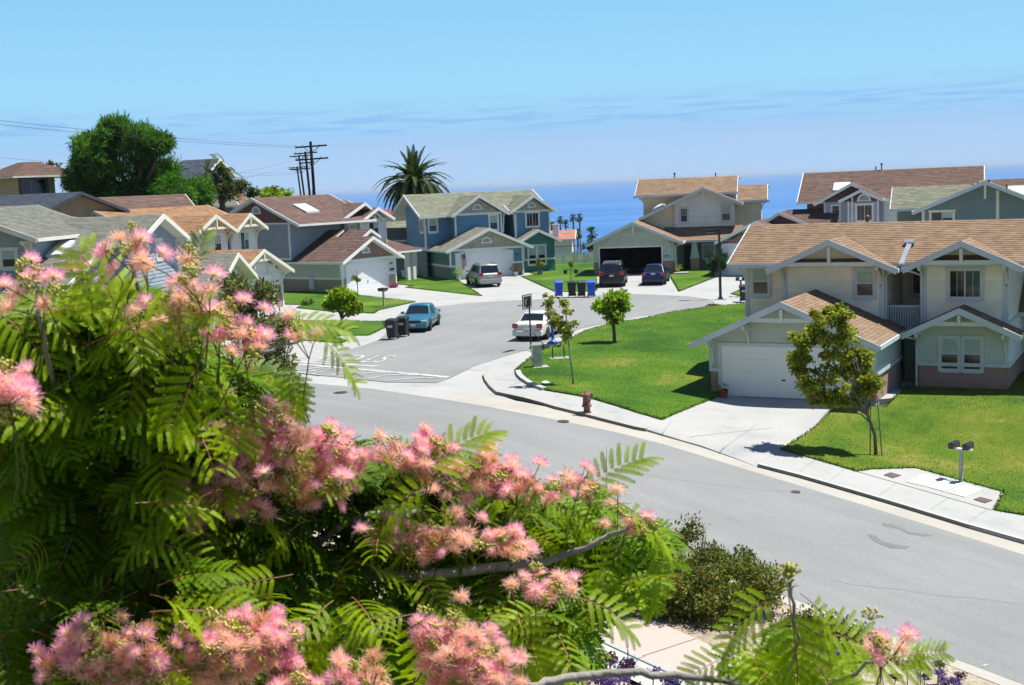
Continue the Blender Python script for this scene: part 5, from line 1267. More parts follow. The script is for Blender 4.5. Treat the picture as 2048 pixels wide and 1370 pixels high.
def iron(r, L, n):
    b = MB(); b.box(0, L, 0, 0.03, 0.2, 0.24); b.box(0, L, 0, 0.03, 1.35, 1.39); b.build('rail', M_BLACKM, r)
    p = MB(); p.box(0, 0.025, 0, 0.025, 0, 1.5); p0 = p.build('bar', M_BLACKM, r)
    for k in range(1, n): c = p0.copy(); COL.objects.link(c); c.location.x = L * k / n
fence_line('iron_fence', Vector((4.2, 126.5, Hz(4.2, 126.5))), Vector((8.6, 126.2, Hz(8.6, 126.2))), 26, iron, 'black iron railing behind the white picket fence', 'fence')

# ================================================================== vegetation kit
def leaf_mat(name, c, tr=0.35, tcol=(1.3, 1.5, 0.5), rough=0.6):
    return mat(name, tuple(v * 1.35 for v in c), rough, 0.28, 1.1, vc=True, trans=(tr, tcol), spec=0.2)
def leaves_obj(name, m, P, size, aspect=0.45, parent=None, seed=1, droop=0.0, tone=(0.6, 1.3), dirs=None, kind='stuff', tint=None):
    "P = N x 3 leaf positions; each leaf a folded quad"
    r = np.random.default_rng(seed); N = len(P)
    d = r.normal(size=(N, 3)) if dirs is None else dirs + r.normal(size=(N, 3)) * 0.35
    d[:, 2] -= droop; d /= np.linalg.norm(d, axis=1)[:, None]
    u = r.normal(size=(N, 3)); u[:, 2] += 0.8; s = np.cross(d, u); s /= np.linalg.norm(s, axis=1)[:, None] + 1e-9
    L = size * r.uniform(0.6, 1.35, N)[:, None]; w = L * aspect * 0.5
    V = np.empty((N, 4, 3)); V[:, 0] = P; V[:, 1] = P + d * L * 0.5 + s * w; V[:, 2] = P + d * L; V[:, 3] = P + d * L * 0.5 - s * w
    me = bpy.data.meshes.new(name); me.vertices.add(N * 4); me.vertices.foreach_set('co', V.reshape(-1).astype(np.float32))
    me.loops.add(N * 4); me.loops.foreach_set('vertex_index', np.arange(N * 4, dtype=np.int32))
    me.polygons.add(N); me.polygons.foreach_set('loop_start', np.arange(0, N * 4, 4, dtype=np.int32)); me.polygons.foreach_set('loop_total', np.full(N, 4, dtype=np.int32))
    me.update(calc_edges=True)
    t = r.uniform(tone[0], tone[1], N); c = np.ones((N, 4, 4), np.float32); c[:, :, :3] = t[:, None, None]
    if tint is not None:
        k = r.random(N) < tint[0]; c[k, :, :3] *= np.array(tint[1], np.float32)
    at = me.color_attributes.new('tone', 'FLOAT_COLOR', 'CORNER'); at.data.foreach_set('color', c.reshape(-1))
    me.materials.append(m); o = bpy.data.objects.new(name, me); COL.objects.link(o)
    if parent is not None: o.parent = parent
    if kind: o['kind'] = kind
    return o
def cloud(blobs, per, seed=1, shell=0.55):
    r = np.random.default_rng(seed); out = []
    for (x, y, z, rx, ry, rz) in blobs:
        n = int(per * rx * rz); d = r.normal(size=(n, 3)); d /= np.linalg.norm(d, axis=1)[:, None]
        q = d * (shell + (1 - shell) * r.random(n) ** 0.6)[:, None] * (1 + 0.18 * r.normal(size=n))[:, None]
        out.append(np.array([x, y, z]) + q * np.array([rx, ry, rz]))
    return np.concatenate(out)
def subblobs(blobs, n, rs, seed):
    r = np.random.default_rng(seed); out = []
    for (x, y, z, rx, ry, rz) in blobs:
        for k in range(n):
            d = r.normal(size=3); d /= np.linalg.norm(d); q = d * r.uniform(0.45, 1.0); s = rs * r.uniform(0.6, 1.3)
            out.append((x + q[0] * rx, y + q[1] * ry, z + q[2] * rz, s, s, s * 0.75))
    return out
M_BARK = mat('bark', (0.20, 0.155, 0.11), 0.9, 0.25, 6, bump=0.7, bscale=18, vc=True)
M_BARKG = mat('bark_grey', (0.36, 0.33, 0.29), 0.9, 0.25, 8, bump=0.7, bscale=30, vc=True)
def limbs(name, parent, base, targets, r0, m=None, seed=3, split=0.45, n=7):
    rr = random.Random(seed); b = MB(); base = Vector(base)
    top = sum((Vector(t) for t in targets), Vector()) / len(targets); fork = base.lerp(top, split)
    fork.x += rr.uniform(-0.03, 0.03)
    b.tube([base, base.lerp(fork, 0.5) + Vector((rr.uniform(-1, 1), rr.uniform(-1, 1), 0)) * r0 * 0.5, fork], [r0, r0 * 0.85, r0 * 0.7], n)
    for t in targets:
        t = Vector(t); mid = fork.lerp(t, 0.5) + Vector((rr.uniform(-1, 1), rr.uniform(-1, 1), rr.uniform(0, 1))) * r0
        b.tube([fork - (fork - base) * 0.06, mid, t], [r0 * 0.6, r0 * 0.38, r0 * 0.12], max(4, n - 2))
    return b.build(name, m or M_BARK, parent, smoothf=True)
def tree(base, blobs, label, cat, lm, leaf=0.2, per=900, r0=0.15, aspect=0.5, nsub=9, rs=0.6, seed=1, name='tree', droop=0.2, bark=None, split=0.45, group=None, tint=None, crown='crown', tone=(0.6, 1.3), shell=0.4):
    t = empty(name, base, 0, label, cat, group)
    sb = subblobs(blobs, nsub, rs, seed)
    P = cloud(sb, per, seed, shell)
    leaves_obj(crown, lm, P, leaf, aspect, t, seed, droop, tint=tint, tone=tone)
    rr = random.Random(seed); tg = [(q[0], q[1], q[2]) for q in rr.sample(sb, min(len(sb), 12))]
    limbs('trunk', t, (0, 0, -0.15), tg, r0, bark, seed, split)
    return t
L_DARK = leaf_mat('leaf_dark', (0.035, 0.10, 0.018), 0.35)
L_WILLOW = leaf_mat('leaf_willow', (0.075, 0.19, 0.022), 0.45)
L_BRIGHT = leaf_mat('leaf_bright', (0.26, 0.38, 0.025), 0.5)
L_YELLOW = leaf_mat('leaf_yellow', (0.28, 0.30, 0.05), 0.4)
L_MAPLE = leaf_mat('leaf_maple', (0.25, 0.31, 0.045), 0.5)
L_BRONZE = leaf_mat('leaf_bronze', (0.20, 0.14, 0.08), 0.3)
L_PALM = leaf_mat('leaf_palm', (0.05, 0.085, 0.016), 0.25)
L_SHRUB = leaf_mat('leaf_shrub', (0.15, 0.19, 0.035), 0.3)
L_OLIVE = leaf_mat('leaf_olive', (0.10, 0.12, 0.03), 0.3)

# big wind-blown tree at the left
p = AT(262, 400, 108); g = Vector((p.x, p.y, -1.2)); sc_ = 108 / 2550
def rel(px, py, dy=0): q = AT(px, py, 108); return (q.x - g.x, dy, q.z - g.z)
bl = []
for (px, py, r_) in [(200, 290, 45), (205, 340, 55), (260, 300, 55), (300, 330, 48), (320, 372, 42), (165, 300, 24), (240, 265, 30), (170, 360, 30), (355, 385, 32), (280, 385, 48), (300, 285, 26), (392, 392, 26), (360, 400, 34), (220, 390, 40), (325, 290, 15)]:
    q = rel(px, py); bl.append((q[0], random.uniform(-1.5, 1.5), q[2], r_ * sc_, r_ * sc_ * 1.2, r_ * sc_ * 0.95))
tree(g, bl, 'large bushy wind blown green tree on the hill at the left', 'tree', L_WILLOW, leaf=0.55, per=1000, r0=0.45, aspect=0.15, nsub=16, rs=0.75, seed=5, name='bushy_tree', droop=-0.1, tone=(0.45, 1.35))
# distant green clumps
def bush_at(px, py, Y, w, h, label, lm, seed, name='bush', leaf=0.3, group=None, per=500, cat='bush', zb=None):
    c = AT(px, py, Y); r_ = w * Y / 2550 / 2; rz = h * Y / 2550 / 2
    base = Vector((c.x, c.y, c.z - rz * 1.15))
    bl = [(random.uniform(-0.45, 0.45) * r_ * 1.3, random.uniform(-0.3, 0.3), rz * random.uniform(0.8, 1.25), r_ * 0.55, r_ * 0.55, rz * 0.8) for _ in range(5)]
    return tree(base, bl, label, cat, lm, leaf=leaf, per=per, r0=0.08 * r_, nsub=6, rs=min(r_, rz) * 0.4, seed=seed, name=name, group=group)
bush_at(85, 334, 130, 60, 22, 'small pale green treetop between cream balcony house and the big tree', L_OLIVE, 21, 'tree', leaf=0.35, cat='tree')
bush_at(468, 372, 128, 70, 50, 'rounded yellow green tree right of the shaggy palm', L_OLIVE, 22, 'tree', cat='tree', leaf=0.3)
bush_at(552, 381, 124, 66, 36, 'dome shaped green tree just left of the utility poles', L_BRIGHT, 23, 'tree', cat='tree', leaf=0.3)
bush_at(505, 384, 120, 30, 26, 'small dark bush between two green trees on the ridge', L_DARK, 24, leaf=0.25)
# trimmed hedge between the lilac and the blue house
c = AT(796, 443, 130); hd = empty('hedge', c - Vector((0, 0, 1.0)), 0, 'clipped green hedge seen between lilac house and blue house', 'hedge')
P = np.column_stack([RNG.uniform(-1.6, 1.6, 2600), RNG.uniform(-0.4, 0.4, 2600), RNG.uniform(0, 1.0, 2600)]); leaves_obj('foliage', L_DARK, P, 0.14, 0.6, hd, 9)
b = MB(); b.box(-1.4, 1.4, -0.2, 0.2, -0.8, 0.85); b.build('stems', M_BARK, hd)

# palms
def feather(b, base, az, el, L, n=26, droop=1.0, wl=0.55, wid=0.05, curl=1.0, rr=random):
    d = Vector((math.cos(az) * math.cos(el), math.sin(az) * math.cos(el), math.sin(el))); p = Vector(base); pts = [p.copy()]
    for k in range(10):
        p = p + d * (L / 10); pts.append(p.copy()); d = (d + Vector((0, 0, -0.17 * droop))).normalized()
    b.tube(pts, [0.05 * (1 - k / 12) * L / 3 for k in range(11)], 4, tone=(1.1, 1.1, 0.8))
    for k in range(n):
        t = 0.12 + 0.88 * k / n; i = min(9, int(t * 10)); q = pts[i].lerp(pts[i + 1], t * 10 - i); dd = (pts[i + 1] - pts[i]).normalized()
        side = dd.cross(Vector((0, 0, 1))).normalized(); up = side.cross(dd)
        l = wl * math.sin(math.pi * min(1, t * 0.9 + 0.12)) ** 0.6 * rr.uniform(0.85, 1.15)
        tn = rr.uniform(0.6, 1.35)
        for s in (-1, 1):
            v = (dd * 0.75 + side * s * 0.75 + up * 0.28 * curl + Vector((0, 0, -0.15))).normalized() * l
            w = dd * wid; m = q + v * 0.55
            b.poly([q - w * 0.5, q + w * 0.5, m + w * 0.6, q + v + Vector((0, 0, -0.12 * l)), m - w * 0.4], (tn, tn, tn * 0.8))
def date_palm(px, py, Y, zbase, L, label):
    c = AT(px, py, Y); t = empty('date_palm', Vector((c.x, c.y, zbase)), 0, label, 'palm tree'); H_ = c.z - zbase
    b = MB(); b.lathe([(0.42, -0.2), (0.36, 0.5), (0.34, H_ * 0.6), (0.42, H_ - 0.5), (0.55, H_ - 0.1), (0.3, H_ + 0.25)], 12); b.build('trunk', M_BARK, t, True)
    rr = random.Random(4); k = 0
    for ring, (el0, n, l, dr) in enumerate([(1.35, 9, 0.8, 0.6), (1.05, 16, 0.88, 0.8), (0.75, 20, 0.95, 1.0), (0.4, 22, 0.97, 1.1), (0.05, 20, 0.92, 1.1), (-0.3, 18, 0.8, 0.9), (-0.7, 14, 0.65, 0.8)]):
        for j in range(n):
            f = MB(); feather(f, (0, 0, H_ + 0.1), 2 * math.pi * (j + rr.random() * 0.6) / n + ring, el0 + rr.uniform(-0.12, 0.12), L * l * rr.uniform(0.9, 1.1), 30, dr * 1.12, 0.55, 0.10, rr=rr)
            f.build('frond', L_PALM, t)
date_palm(828, 370, 124, -8.2, 4.6, 'tall date palm with a round feathery crown behind the blue house')
# shaggy queen palm at the left
c = AT(437, 352, 114); t = empty('shaggy_palm', Vector((c.x, c.y, -2.6)), 0, 'shaggy wind swept palm with a dark trunk behind the orange tan roofs', 'palm tree')
b = MB(); b.tube([(0.3, 0, -0.3), (0.2, 0, 1.2), (0, 0, c.z + 2.6)], [0.3, 0.26, 0.25], 8); b.build('trunk', M_BARK, t, True)
rr = random.Random(8)
for k in range(46):
    f = MB(); o_ = (rr.uniform(-0.9, 0.9), rr.uniform(-0.6, 0.6), c.z + 2.6 + rr.uniform(-1.2, 1.1)); feather(f, o_, rr.uniform(0, 6.28), rr.uniform(0.0, 1.4), rr.uniform(1.2, 1.9), 22, 1.2, 0.4, 0.06, rr=rr); f.build('frond', L_PALM if k % 3 else L_OLIVE, t)
P = cloud(subblobs([(0.2, 0, c.z + 1.6, 1.5, 1.2, 1.3), (1.0, 0, c.z + 1.2, 1.2, 1, 1.0)], 8, 0.5, 3), 900, 3); leaves_obj('skirt', L_OLIVE, P, 0.3, 0.3, t, 3)
# fan palms beyond the gap, on the lower slope
def fan_palm(px, py, Y, base, label, r=1.3, seed=0, low=False):
    c = AT(px, py, Y); t = empty('fan_palm', Vector((c.x, c.y, base)), 0, label, 'palm tree', 'fan palms beyond the picket fence'); H_ = c.z - base
    b = MB(); b.tube([(0.2, 0, -0.3), (0.1, 0, H_ * 0.5), (0, 0, H_)], [0.36, 0.26, 0.2], 7); b.build('trunk', M_BARK, t, True)
    rr = random.Random(seed); f = MB()
    for k in range(46):
        az = rr.uniform(0, 6.28); el = rr.uniform(-0.9, 1.3); d = Vector((math.cos(az) * math.cos(el), math.sin(az) * math.cos(el), math.sin(el))); L = r * rr.uniform(0.75, 1.05)
        side = d.cross(Vector((0, 0, 1))).normalized(); p0 = Vector((0, 0, H_)); e = p0 + d * L * 0.55; tn = rr.uniform(0.6, 1.3)
        f.bar(p0, e, 0.05, tone=(tn, tn, tn))
        for j in range(7):
            a = (j - 3) * 0.36; v = (d * math.cos(a) + side * math.sin(a)) * L * 0.55 + Vector((0, 0, -0.15 * L)); n_ = side * math.cos(a) * 0.07 * r
            f.poly([e, e + v * 0.5 + n_, e + v, e + v * 0.5 - n_], (tn, tn, tn))
    f.build('crown', L_PALM, t)
for i, (px, py, Y, r_, lb) in enumerate([(1120, 440, 330, 1.3, 'leftmost fan palm beyond the picket fence, short crown above the chimney'), (1131, 447, 318, 1.3, 'fan palm just right of the white chimney, lower than the tallest pair'), (1146, 435, 330, 1.35, 'left one of the two tallest fan palms against the sea'), (1159, 435, 336, 1.35, 'right one of the two tallest fan palms against the sea'), (1155, 467, 300, 1.5, 'bushy low fan palm in front of the tallest pair'), (1183, 466, 290, 1.9, 'rightmost fan palm, close to the tan house roof'), (1104, 452, 300, 1.3, 'fan palm peeking out beside the blue house wall')]):
    fan_palm(px, py, Y, Hz(AT(px, py, Y).x, Y) + 0.3, lb, r_, i)
bush_at(1178, 490, 140, 40, 22, 'dark shrub against the iron railing by the tan house', L_DARK, 31, leaf=0.25)

# ================================================================== street and garden trees
# staked maple leaning left in front of the near house
g = G(1752, 910, 0.15); s_ = g.y / FPX
def rl(px, py, g, Y=None): q = AT(px, py, Y or g.y); return (q.x - g.x, 0.0, q.z - g.z)
mt = empty('staked_street_tree', g, 0, 'leaning young street tree with olive leaves tied between two green stakes', 'tree')
bl = []
for (px, py, r_) in [(1635, 650, 30), (1670, 635, 28), (1605, 680, 24), (1650, 700, 42), (1700, 690, 38), (1620, 735, 34), (1670, 760, 45), (1720, 745, 30), (1640, 790, 30), (1700, 800, 34), (1680, 625, 20), (1730, 785, 22), (1600, 720, 24), (1735, 715, 18), (1680, 720, 34), (1665, 800, 26), (1610, 765, 20), (1740, 760, 20), (1690, 670, 26)]:
    q = rl(px, py, g); bl.append((q[0], random.uniform(-0.5, 0.5), q[2], r_ * s_ * 0.95, r_ * s_, r_ * s_ * 0.9))
sb = subblobs(bl, 12, 0.18, 6); P = cloud(sb, 2000, 6, 0.1)
leaves_obj('crown', L_MAPLE, P, 0.15, 0.62, mt, 6, 0.3, tint=(0.35, (1.35, 0.9, 0.8)))
P0 = Vector((0, 0, -0.2)); fork = Vector(rl(1735, 830, g)); b = MB()
b.tube([P0, Vector(rl(1750, 870, g)), fork, Vector(rl(1732, 790, g)), Vector(rl(1725, 740, g))], [0.065, 0.058, 0.048, 0.038, 0.02], 8)
for tg_ in [(1690, 760), (1650, 700), (1640, 780), (1700, 700), (1700, 820), (1745, 790), (1690, 640), (1630, 740)]:
    q = Vector(rl(*tg_, g)) + Vector((0, random.uniform(-0.3, 0.3), 0)); b.tube([fork, fork.lerp(q, 0.5) + Vector((0, 0, 0.08)), q], [0.035, 0.025, 0.008], 5)
b.tube([Vector(rl(1745, 850, g)), Vector(rl(1722, 828, g)), Vector(rl(1705, 826, g)), Vector(rl(1690, 818, g))], [0.03, 0.025, 0.02, 0.01], 5)
b.build('trunk', M_BARK, mt, True)
M_STAKE = mat('green_stake', (0.05, 0.16, 0.09), 0.5)
for x0_, x1_ in ((1740, 1741), (1764, 1754)):
    a_ = Vector(rl(x0_, 911, g)); c_ = Vector(rl(x1_, 790 if x0_ > 1750 else 800, g)); b = MB(); b.tube([a_, c_], 0.02, 6); b.build('stake', M_STAKE, mt)
b = MB(); b.tube([Vector(rl(1739, 857, g)), Vector(rl(1763, 858, g))], 0.012, 5); b.build('tie', M_STAKE, mt)
b = MB(); q = Vector(rl(1748, 789, g)); b.box(q.x - 0.05, q.x + 0.04, q.y - 0.03, q.y + 0.03, q.z - 0.12, q.z + 0.14); b.build('red_tag', mat('red_tag', (0.5, 0.06, 0.04)), mt)
# round-crowned tree on the corner lawn
g = G(1229, 685, 0.16); s_ = g.y / FPX
bl = [(*rl(px, py, g)[:1], random.uniform(-0.4, 0.4), rl(px, py, g)[2], r_ * s_, r_ * s_, r_ * s_ * 0.8) for px, py, r_ in [(1210, 605, 18), (1240, 602, 18), (1225, 618, 22), (1203, 612, 12), (1250, 610, 10), (1228, 632, 12), (1222, 596, 14)]]
tree(g, bl, 'small round crowned bright green tree on the corner lawn', 'tree', L_BRIGHT, leaf=0.24, per=1400, r0=0.1, aspect=0.5, nsub=8, rs=0.22, seed=12, name='lawn_tree', split=0.62)
# thin yellowing sapling
g = G(1147, 768, 0.16); s_ = g.y / FPX; mt = empty('thin_sapling', g, 0, 'tall thin sapling with sparse yellowing leaves on the corner lawn', 'tree')
bl = [(*rl(px, py, g)[:1], random.uniform(-0.2, 0.2), rl(px, py, g)[2], r_ * s_, r_ * s_, r_ * s_ * 1.1) for px, py, r_ in [(1098, 598, 11), (1103, 618, 14), (1095, 608, 10), (1110, 635, 12), (1128, 605, 9), (1135, 620, 11), (1115, 645, 12), (1143, 645, 10), (1138, 668, 9), (1130, 676, 9), (1105, 648, 8), (1126, 655, 9)]]
leaves_obj('crown', L_YELLOW, cloud(subblobs(bl, 4, 0.13, 7), 2600, 7, 0.2), 0.13, 0.65, mt, 7, 0.2)
b = MB(); top = Vector(rl(1132, 620, g)); b.tube([(0, 0, -0.1), Vector(rl(1140, 710, g)), Vector(rl(1134, 660, g)), top], [0.045, 0.035, 0.025, 0.01], 6)
for q in [(1100, 610), (1108, 640), (1142, 650), (1150, 640), (1128, 605), (1152, 660)]: b.tube([Vector(rl(1136, 672, g)), Vector(rl(*q, g)).lerp(Vector(rl(1136, 672, g)), 0.4) + Vector((0, 0, 0.05)), Vector(rl(*q, g))], [0.018, 0.012, 0.005], 4)
b.build('trunk', M_BARKG, mt, True)
# tree on the left lawn
g = G(676, 658, 0.03); s_ = g.y / FPX
bl = [(*rl(px, py, g)[:1], random.uniform(-0.4, 0.4), rl(px, py, g)[2], r_ * s_, r_ * s_, r_ * s_ * 0.75) for px, py, r_ in [(665, 590, 14), (682, 585, 13), (672, 605, 20), (655, 612, 10), (700, 592, 9), (692, 608, 12), (712, 612, 13), (705, 622, 9)]]
tree(g, bl, 'two stemmed leafy green tree on the left lawn in front of the lilac house', 'tree', L_BRIGHT, leaf=0.23, per=1400, r0=0.1, nsub=7, rs=0.24, seed=13, name='lawn_tree', split=0.5, tint=(0.2, (1.3, 0.95, 0.6)))
# staked lollipop sapling behind it, topiaries
def topiary(px, pyb, pyt, r, label, seed, lm=None, name='topiary', pot=False):
    g = G(px, pyb, 0.03); c = rl(px, pyt, g); t = empty(name, g, 0, label, 'small tree')
    leaves_obj('crown', lm or L_BRIGHT, cloud(subblobs([(0, 0, c[2], r, r, r)], 9, r * 0.45, seed), 5200, seed, 0.2), 0.1, 0.6, t, seed)
    b = MB(); b.tube([(0, 0, -0.05), (0.02, 0, c[2] * 0.6), (0, 0, c[2])], 0.03, 6); b.build('trunk', M_BARKG, t)
    if pot: b = MB(); b.lathe([(0.2, 0), (0.26, 0.3), (0.28, 0.32), (0.2, 0.3)], 12); b.build('pot', M_DGREEN, t)
    return t, g, c
t_, g, c = topiary(716, 601, 557, 0.28, 'thin staked sapling with a tuft of yellow green leaves before the garage', 41, L_YELLOW)
b = MB(); b.tube([(0.05, 0, 0), (0.03, 0, c[2] + 0.6)], 0.018, 5); b.build('stake', M_BARKG, t_)
topiary(1080, 549, 527, 0.36, 'small ball shaped citrus tree in a pot before the blue bay window', 42, L_YELLOW, pot=True)
t_, g, c = topiary(1142, 563, 527, 0.24, 'thin little tree with a leaf tuft and two hanging pots on the back lawn', 43, L_YELLOW)
b = MB(); b.tube([(-0.42, 0, 0.95), (0.42, 0, 0.98)], 0.02, 5)
for s in (-1, 1): b.lathe([(0.12, 0.62), (0.17, 0.92), (0.15, 0.92)], 10, (s * 0.42, 0, 0))
b.build('hanging_pots', M_BLACKM, t_)
# dark shrub beside the porch, small lawn shrub
g = G(1432, 553); tree(g, [(0, 0, 0.9, 0.7, 0.7, 1.0), (0.3, 0, 1.3, 0.6, 0.6, 0.8)], 'dark dense shrub at the corner of the far tan house behind the street lamp', 'shrub', L_DARK, leaf=0.16, per=2200, r0=0.06, nsub=8, rs=0.35, seed=15, name='shrub')
g = G(614, 611); tree(g, [(0, 0, 0.25, 0.4, 0.3, 0.25)], 'tiny low shrub on the edge of the left lawn', 'shrub', L_OLIVE, leaf=0.12, per=2500, r0=0.03, nsub=7, rs=0.15, seed=16, name='shrub')
# tall bronze-leaved bush on the near left side of the road
M_RED = (1.6, 0.55, 0.5)
def bronze(Yb, pts, label, seed, per=1300, leaf=0.17, base_px=(575, 840)):
    p = AT(base_px[0], base_px[1], Yb); g = Vector((p.x, Yb, Hz(p.x, Yb))); s_ = Yb / FPX
    bl = [(AT(px, py, Yb).x - g.x, random.uniform(-0.5, 0.5), AT(px, py, Yb).z - g.z, r_ * s_, r_ * s_, r_ * s_) for px, py, r_ in pts]
    return tree(g, bl, label, 'bush', L_BRONZE, leaf=leaf, per=per, r0=0.09, aspect=0.3, nsub=8, rs=0.28, seed=seed, name='bronze_bush', droop=-0.5, tint=(0.45, (0.75, 1.6, 0.7)), bark=M_BARKG)
bronze(33, [(478, 572, 20), (510, 600, 28), (478, 625, 34), (520, 645, 38), (490, 690, 42), (545, 690, 34), (510, 740, 42), (560, 730, 32), (465, 600, 20), (530, 585, 14), (560, 660, 20)], 'tall bronze and green bush before the obliquely seen white garage', 51, base_px=(500, 860))
bronze(34, [(565, 785, 26), (580, 812, 22), (550, 830, 30), (592, 795, 14), (570, 765, 18), (560, 850, 20), (540, 790, 26)], 'low bronze tinted bush by the near side of the main road', 52, base_px=(560, 870))
# dark hedge-like shrub mass in the near planting strip
def shrub_mass(name, px_pts, label, lm, seed, leaf=0.09, per=2100, tintv=None, cat='shrub'):
    base = G(*px_pts[0][:2]); t = empty(name, base, 0, label, cat); bl = []
    for px, py, r_ in px_pts:
        g = G(px, py); rr_ = r_; bl.append((g.x - base.x, g.y - base.y, Hz(g.x, g.y) - base.z + rr_ * 0.55, rr_, rr_, rr_ * 0.75))
    sb = subblobs(bl, 16, 0.3, seed); P = cloud(sb, per, seed, 0.2)
    leaves_obj('foliage', lm, P, leaf, 0.45, t, seed, -0.6, tint=tintv, tone=(0.5, 1.4))
    limbs('stems', t, (0, 0, -0.1), [(q[0], q[1], q[2]) for q in bl], 0.05, M_BARKG, seed, 0.2)
    return t
shrub_mass('planted_shrub', [(1300, 1215, 0.95), (1240, 1190, 0.9), (1380, 1225, 1.0), (1440, 1235, 0.95), (1350, 1190, 0.95), (1420, 1200, 0.95), (1490, 1240, 0.85), (1200, 1170, 1.0), (1290, 1165, 1.0), (1360, 1165, 1.0), (1330, 1230, 0.9), (1500, 1215, 0.9), (1460, 1190, 0.9), (1410, 1245, 0.8), (1270, 1225, 0.8)], 'dense dark green and brown shrub between the pink pavement and the road', L_SHRUB, 61, per=2600, leaf=0.1, tintv=(0.3, (1.1, 0.6, 0.7)))
shrub_mass('planted_shrub', [(1640, 1290, 0.45), (1690, 1300, 0.5), (1610, 1280, 0.45), (1720, 1320, 0.4)], 'low olive shrub right of the single spray of silk tree leaves', L_OLIVE, 62, per=1500, tintv=(0.3, (1.0, 1.2, 1.2)))
# sea lavender beds
L_GREYV = leaf_mat('leaf_greyish', (0.12, 0.10, 0.09), 0.2)
M_PURPLE = leaf_mat('statice_purple', (0.13, 0.08, 0.28), 0.2, (1.2, 1.0, 1.3)); M_PLUM = leaf_mat('statice_plum', (0.085, 0.03, 0.045), 0.2, (1.2, 1, 1.1))
def statice(px, py, Y, label, n, seed, spread=1.1, grp='sea lavender clumps on the bank'):
    p = AT(px, py, Y); g = Vector((p.x, Y, Hz(p.x, Y))); t = empty('sea_lavender', g, 0, label, 'flowering plant', grp)
    rr = random.Random(seed); hh = max(0.45, min(1.6, p.z - g.z)); st = MB(); P1 = []; P2 = []
    for k in range(n):
        x, y = rr.uniform(-spread, spread), rr.uniform(-0.5, 0.5); z = Hz(g.x + x, g.y + y) - g.z + hh * rr.uniform(0.75, 1.15)
        st.tube([(x * 0.6, y * 0.6, Hz(g.x + x * .6, g.y + y * .6) - g.z), (x, y, z)], 0.008, 4)
        c_ = cloud([(x, y, z, 0.11, 0.11, 0.05)], 26000, seed * 50 + k, 0.2)[:150]; (P1 if rr.random() < 0.5 else P2).append(c_)
    if P1: leaves_obj('flower_heads', M_PURPLE, np.concatenate(P1), 0.04, 0.7, t, seed)
    if P2: leaves_obj('dry_heads', M_PLUM, np.concatenate(P2), 0.04, 0.7, t, seed + 1)
    P3 = cloud([(0, 0, hh * 0.3, spread, 0.6, hh * 0.4)], 2400, seed, 0.1); leaves_obj('leaves', L_GREYV, P3, 0.1, 0.3, t, seed + 2, tint=(0.35, (0.8, 1.6, 0.8)))
    st.build('stems', M_BARKG, t)
statice(1150, 1325, 15.5, 'purple and plum sea lavender left of centre at the bottom edge', 16, 71, 0.7)
statice(1245, 1310, 15.0, 'sea lavender with bright violet heads above the smooth grey branch', 18, 72, 0.6)
statice(1310, 1335, 14.2, 'sea lavender with dark plum heads at the bottom, right of the violet ones', 10, 73, 0.5)
statice(1830, 1350, 20.5, 'dry dark sea lavender beside the kerb at the bottom right', 26, 74, 1.3)
statice(1760, 1340, 19.5, 'greyish sea lavender below the large single pink blossom', 16, 75, 0.8)
statice(735, 905, 37.5, 'violet sea lavender glimpsed over the blossoms by the road', 10, 76, 0.8)
# bare twigs
def twigs(px0, py0, px1, py1, Y, label, seed):
    a_, c_ = AT(px0, py0, Y), AT(px1, py1, Y); g = Vector((a_.x, Y, Hz(a_.x, Y))); t = empty('bare_twig', g, 0, label, 'twig'); b = MB(); rr = random.Random(seed)
    top = c_ - g; b.tube([(0, 0, 0), top * 0.5 + Vector((0.03, 0, 0)), top], [0.02, 0.012, 0.004], 5)
    for k in range(7):
        q = top * rr.uniform(0.35, 0.9); b.tube([q, q + Vector((rr.uniform(-0.25, 0.25), rr.uniform(-0.2, 0.2), rr.uniform(0.1, 0.35)))], [0.006, 0.002], 4)
    b.build('stem', M_BARK, t)
twigs(1205, 975, 1213, 892, 30, 'tall bare upright twig in front of the road, centre', 1)
twigs(1245, 1330, 1255, 1290, 16, 'small bare forked twig by the pink pavement', 2)
b = MB(); p = AT(1224, 1010, 29.5); q = AT(1226, 972, 29.5); gz = Hz(p.x, 29.5); b.tube([(0, 0, 0), (0, 0, q.z - gz)], 0.03, 6); tag(b.build('green_stake', M_STAKE, loc=(p.x, 29.5, gz)), 'short green stake standing by the road behind the silk tree', 'stake')
# ================================================================== vehicles (local: +y forward, x right)
def carpaint(name, c, metal=0.3, rough=0.28): return mat(name, c, rough, 0.02, 1, metal=metal, spec=0.4, coat=0.35, vc=False)
M_TYRE = mat('tyre_rubber', (0.018, 0.018, 0.019), 0.85, 0.2, 20, bump=0.3)
M_RIM = mat('wheel_rim', (0.55, 0.56, 0.58), 0.3, 0.05, 5, metal=0.9)
M_CGLASS = mat('car_glass', (0.012, 0.016, 0.02), 0.05, 0.1, 2, spec=0.9)
M_TAIL = mat('tail_light', (0.42, 0.012, 0.02), 0.2, 0.1, 10, coat=1.0)
M_HEAD = mat('head_light', (0.62, 0.66, 0.68), 0.12, 0.1, 10, spec=0.9)
M_PLASTIC = mat('black_plastic', (0.02, 0.02, 0.022), 0.6, 0.1, 10)
M_PLATE = mat('number_plate', (0.70, 0.70, 0.68), 0.5, 0.1, 20)
M_AMBER = mat('amber_lens', (0.55, 0.22, 0.03), 0.25, 0.05)
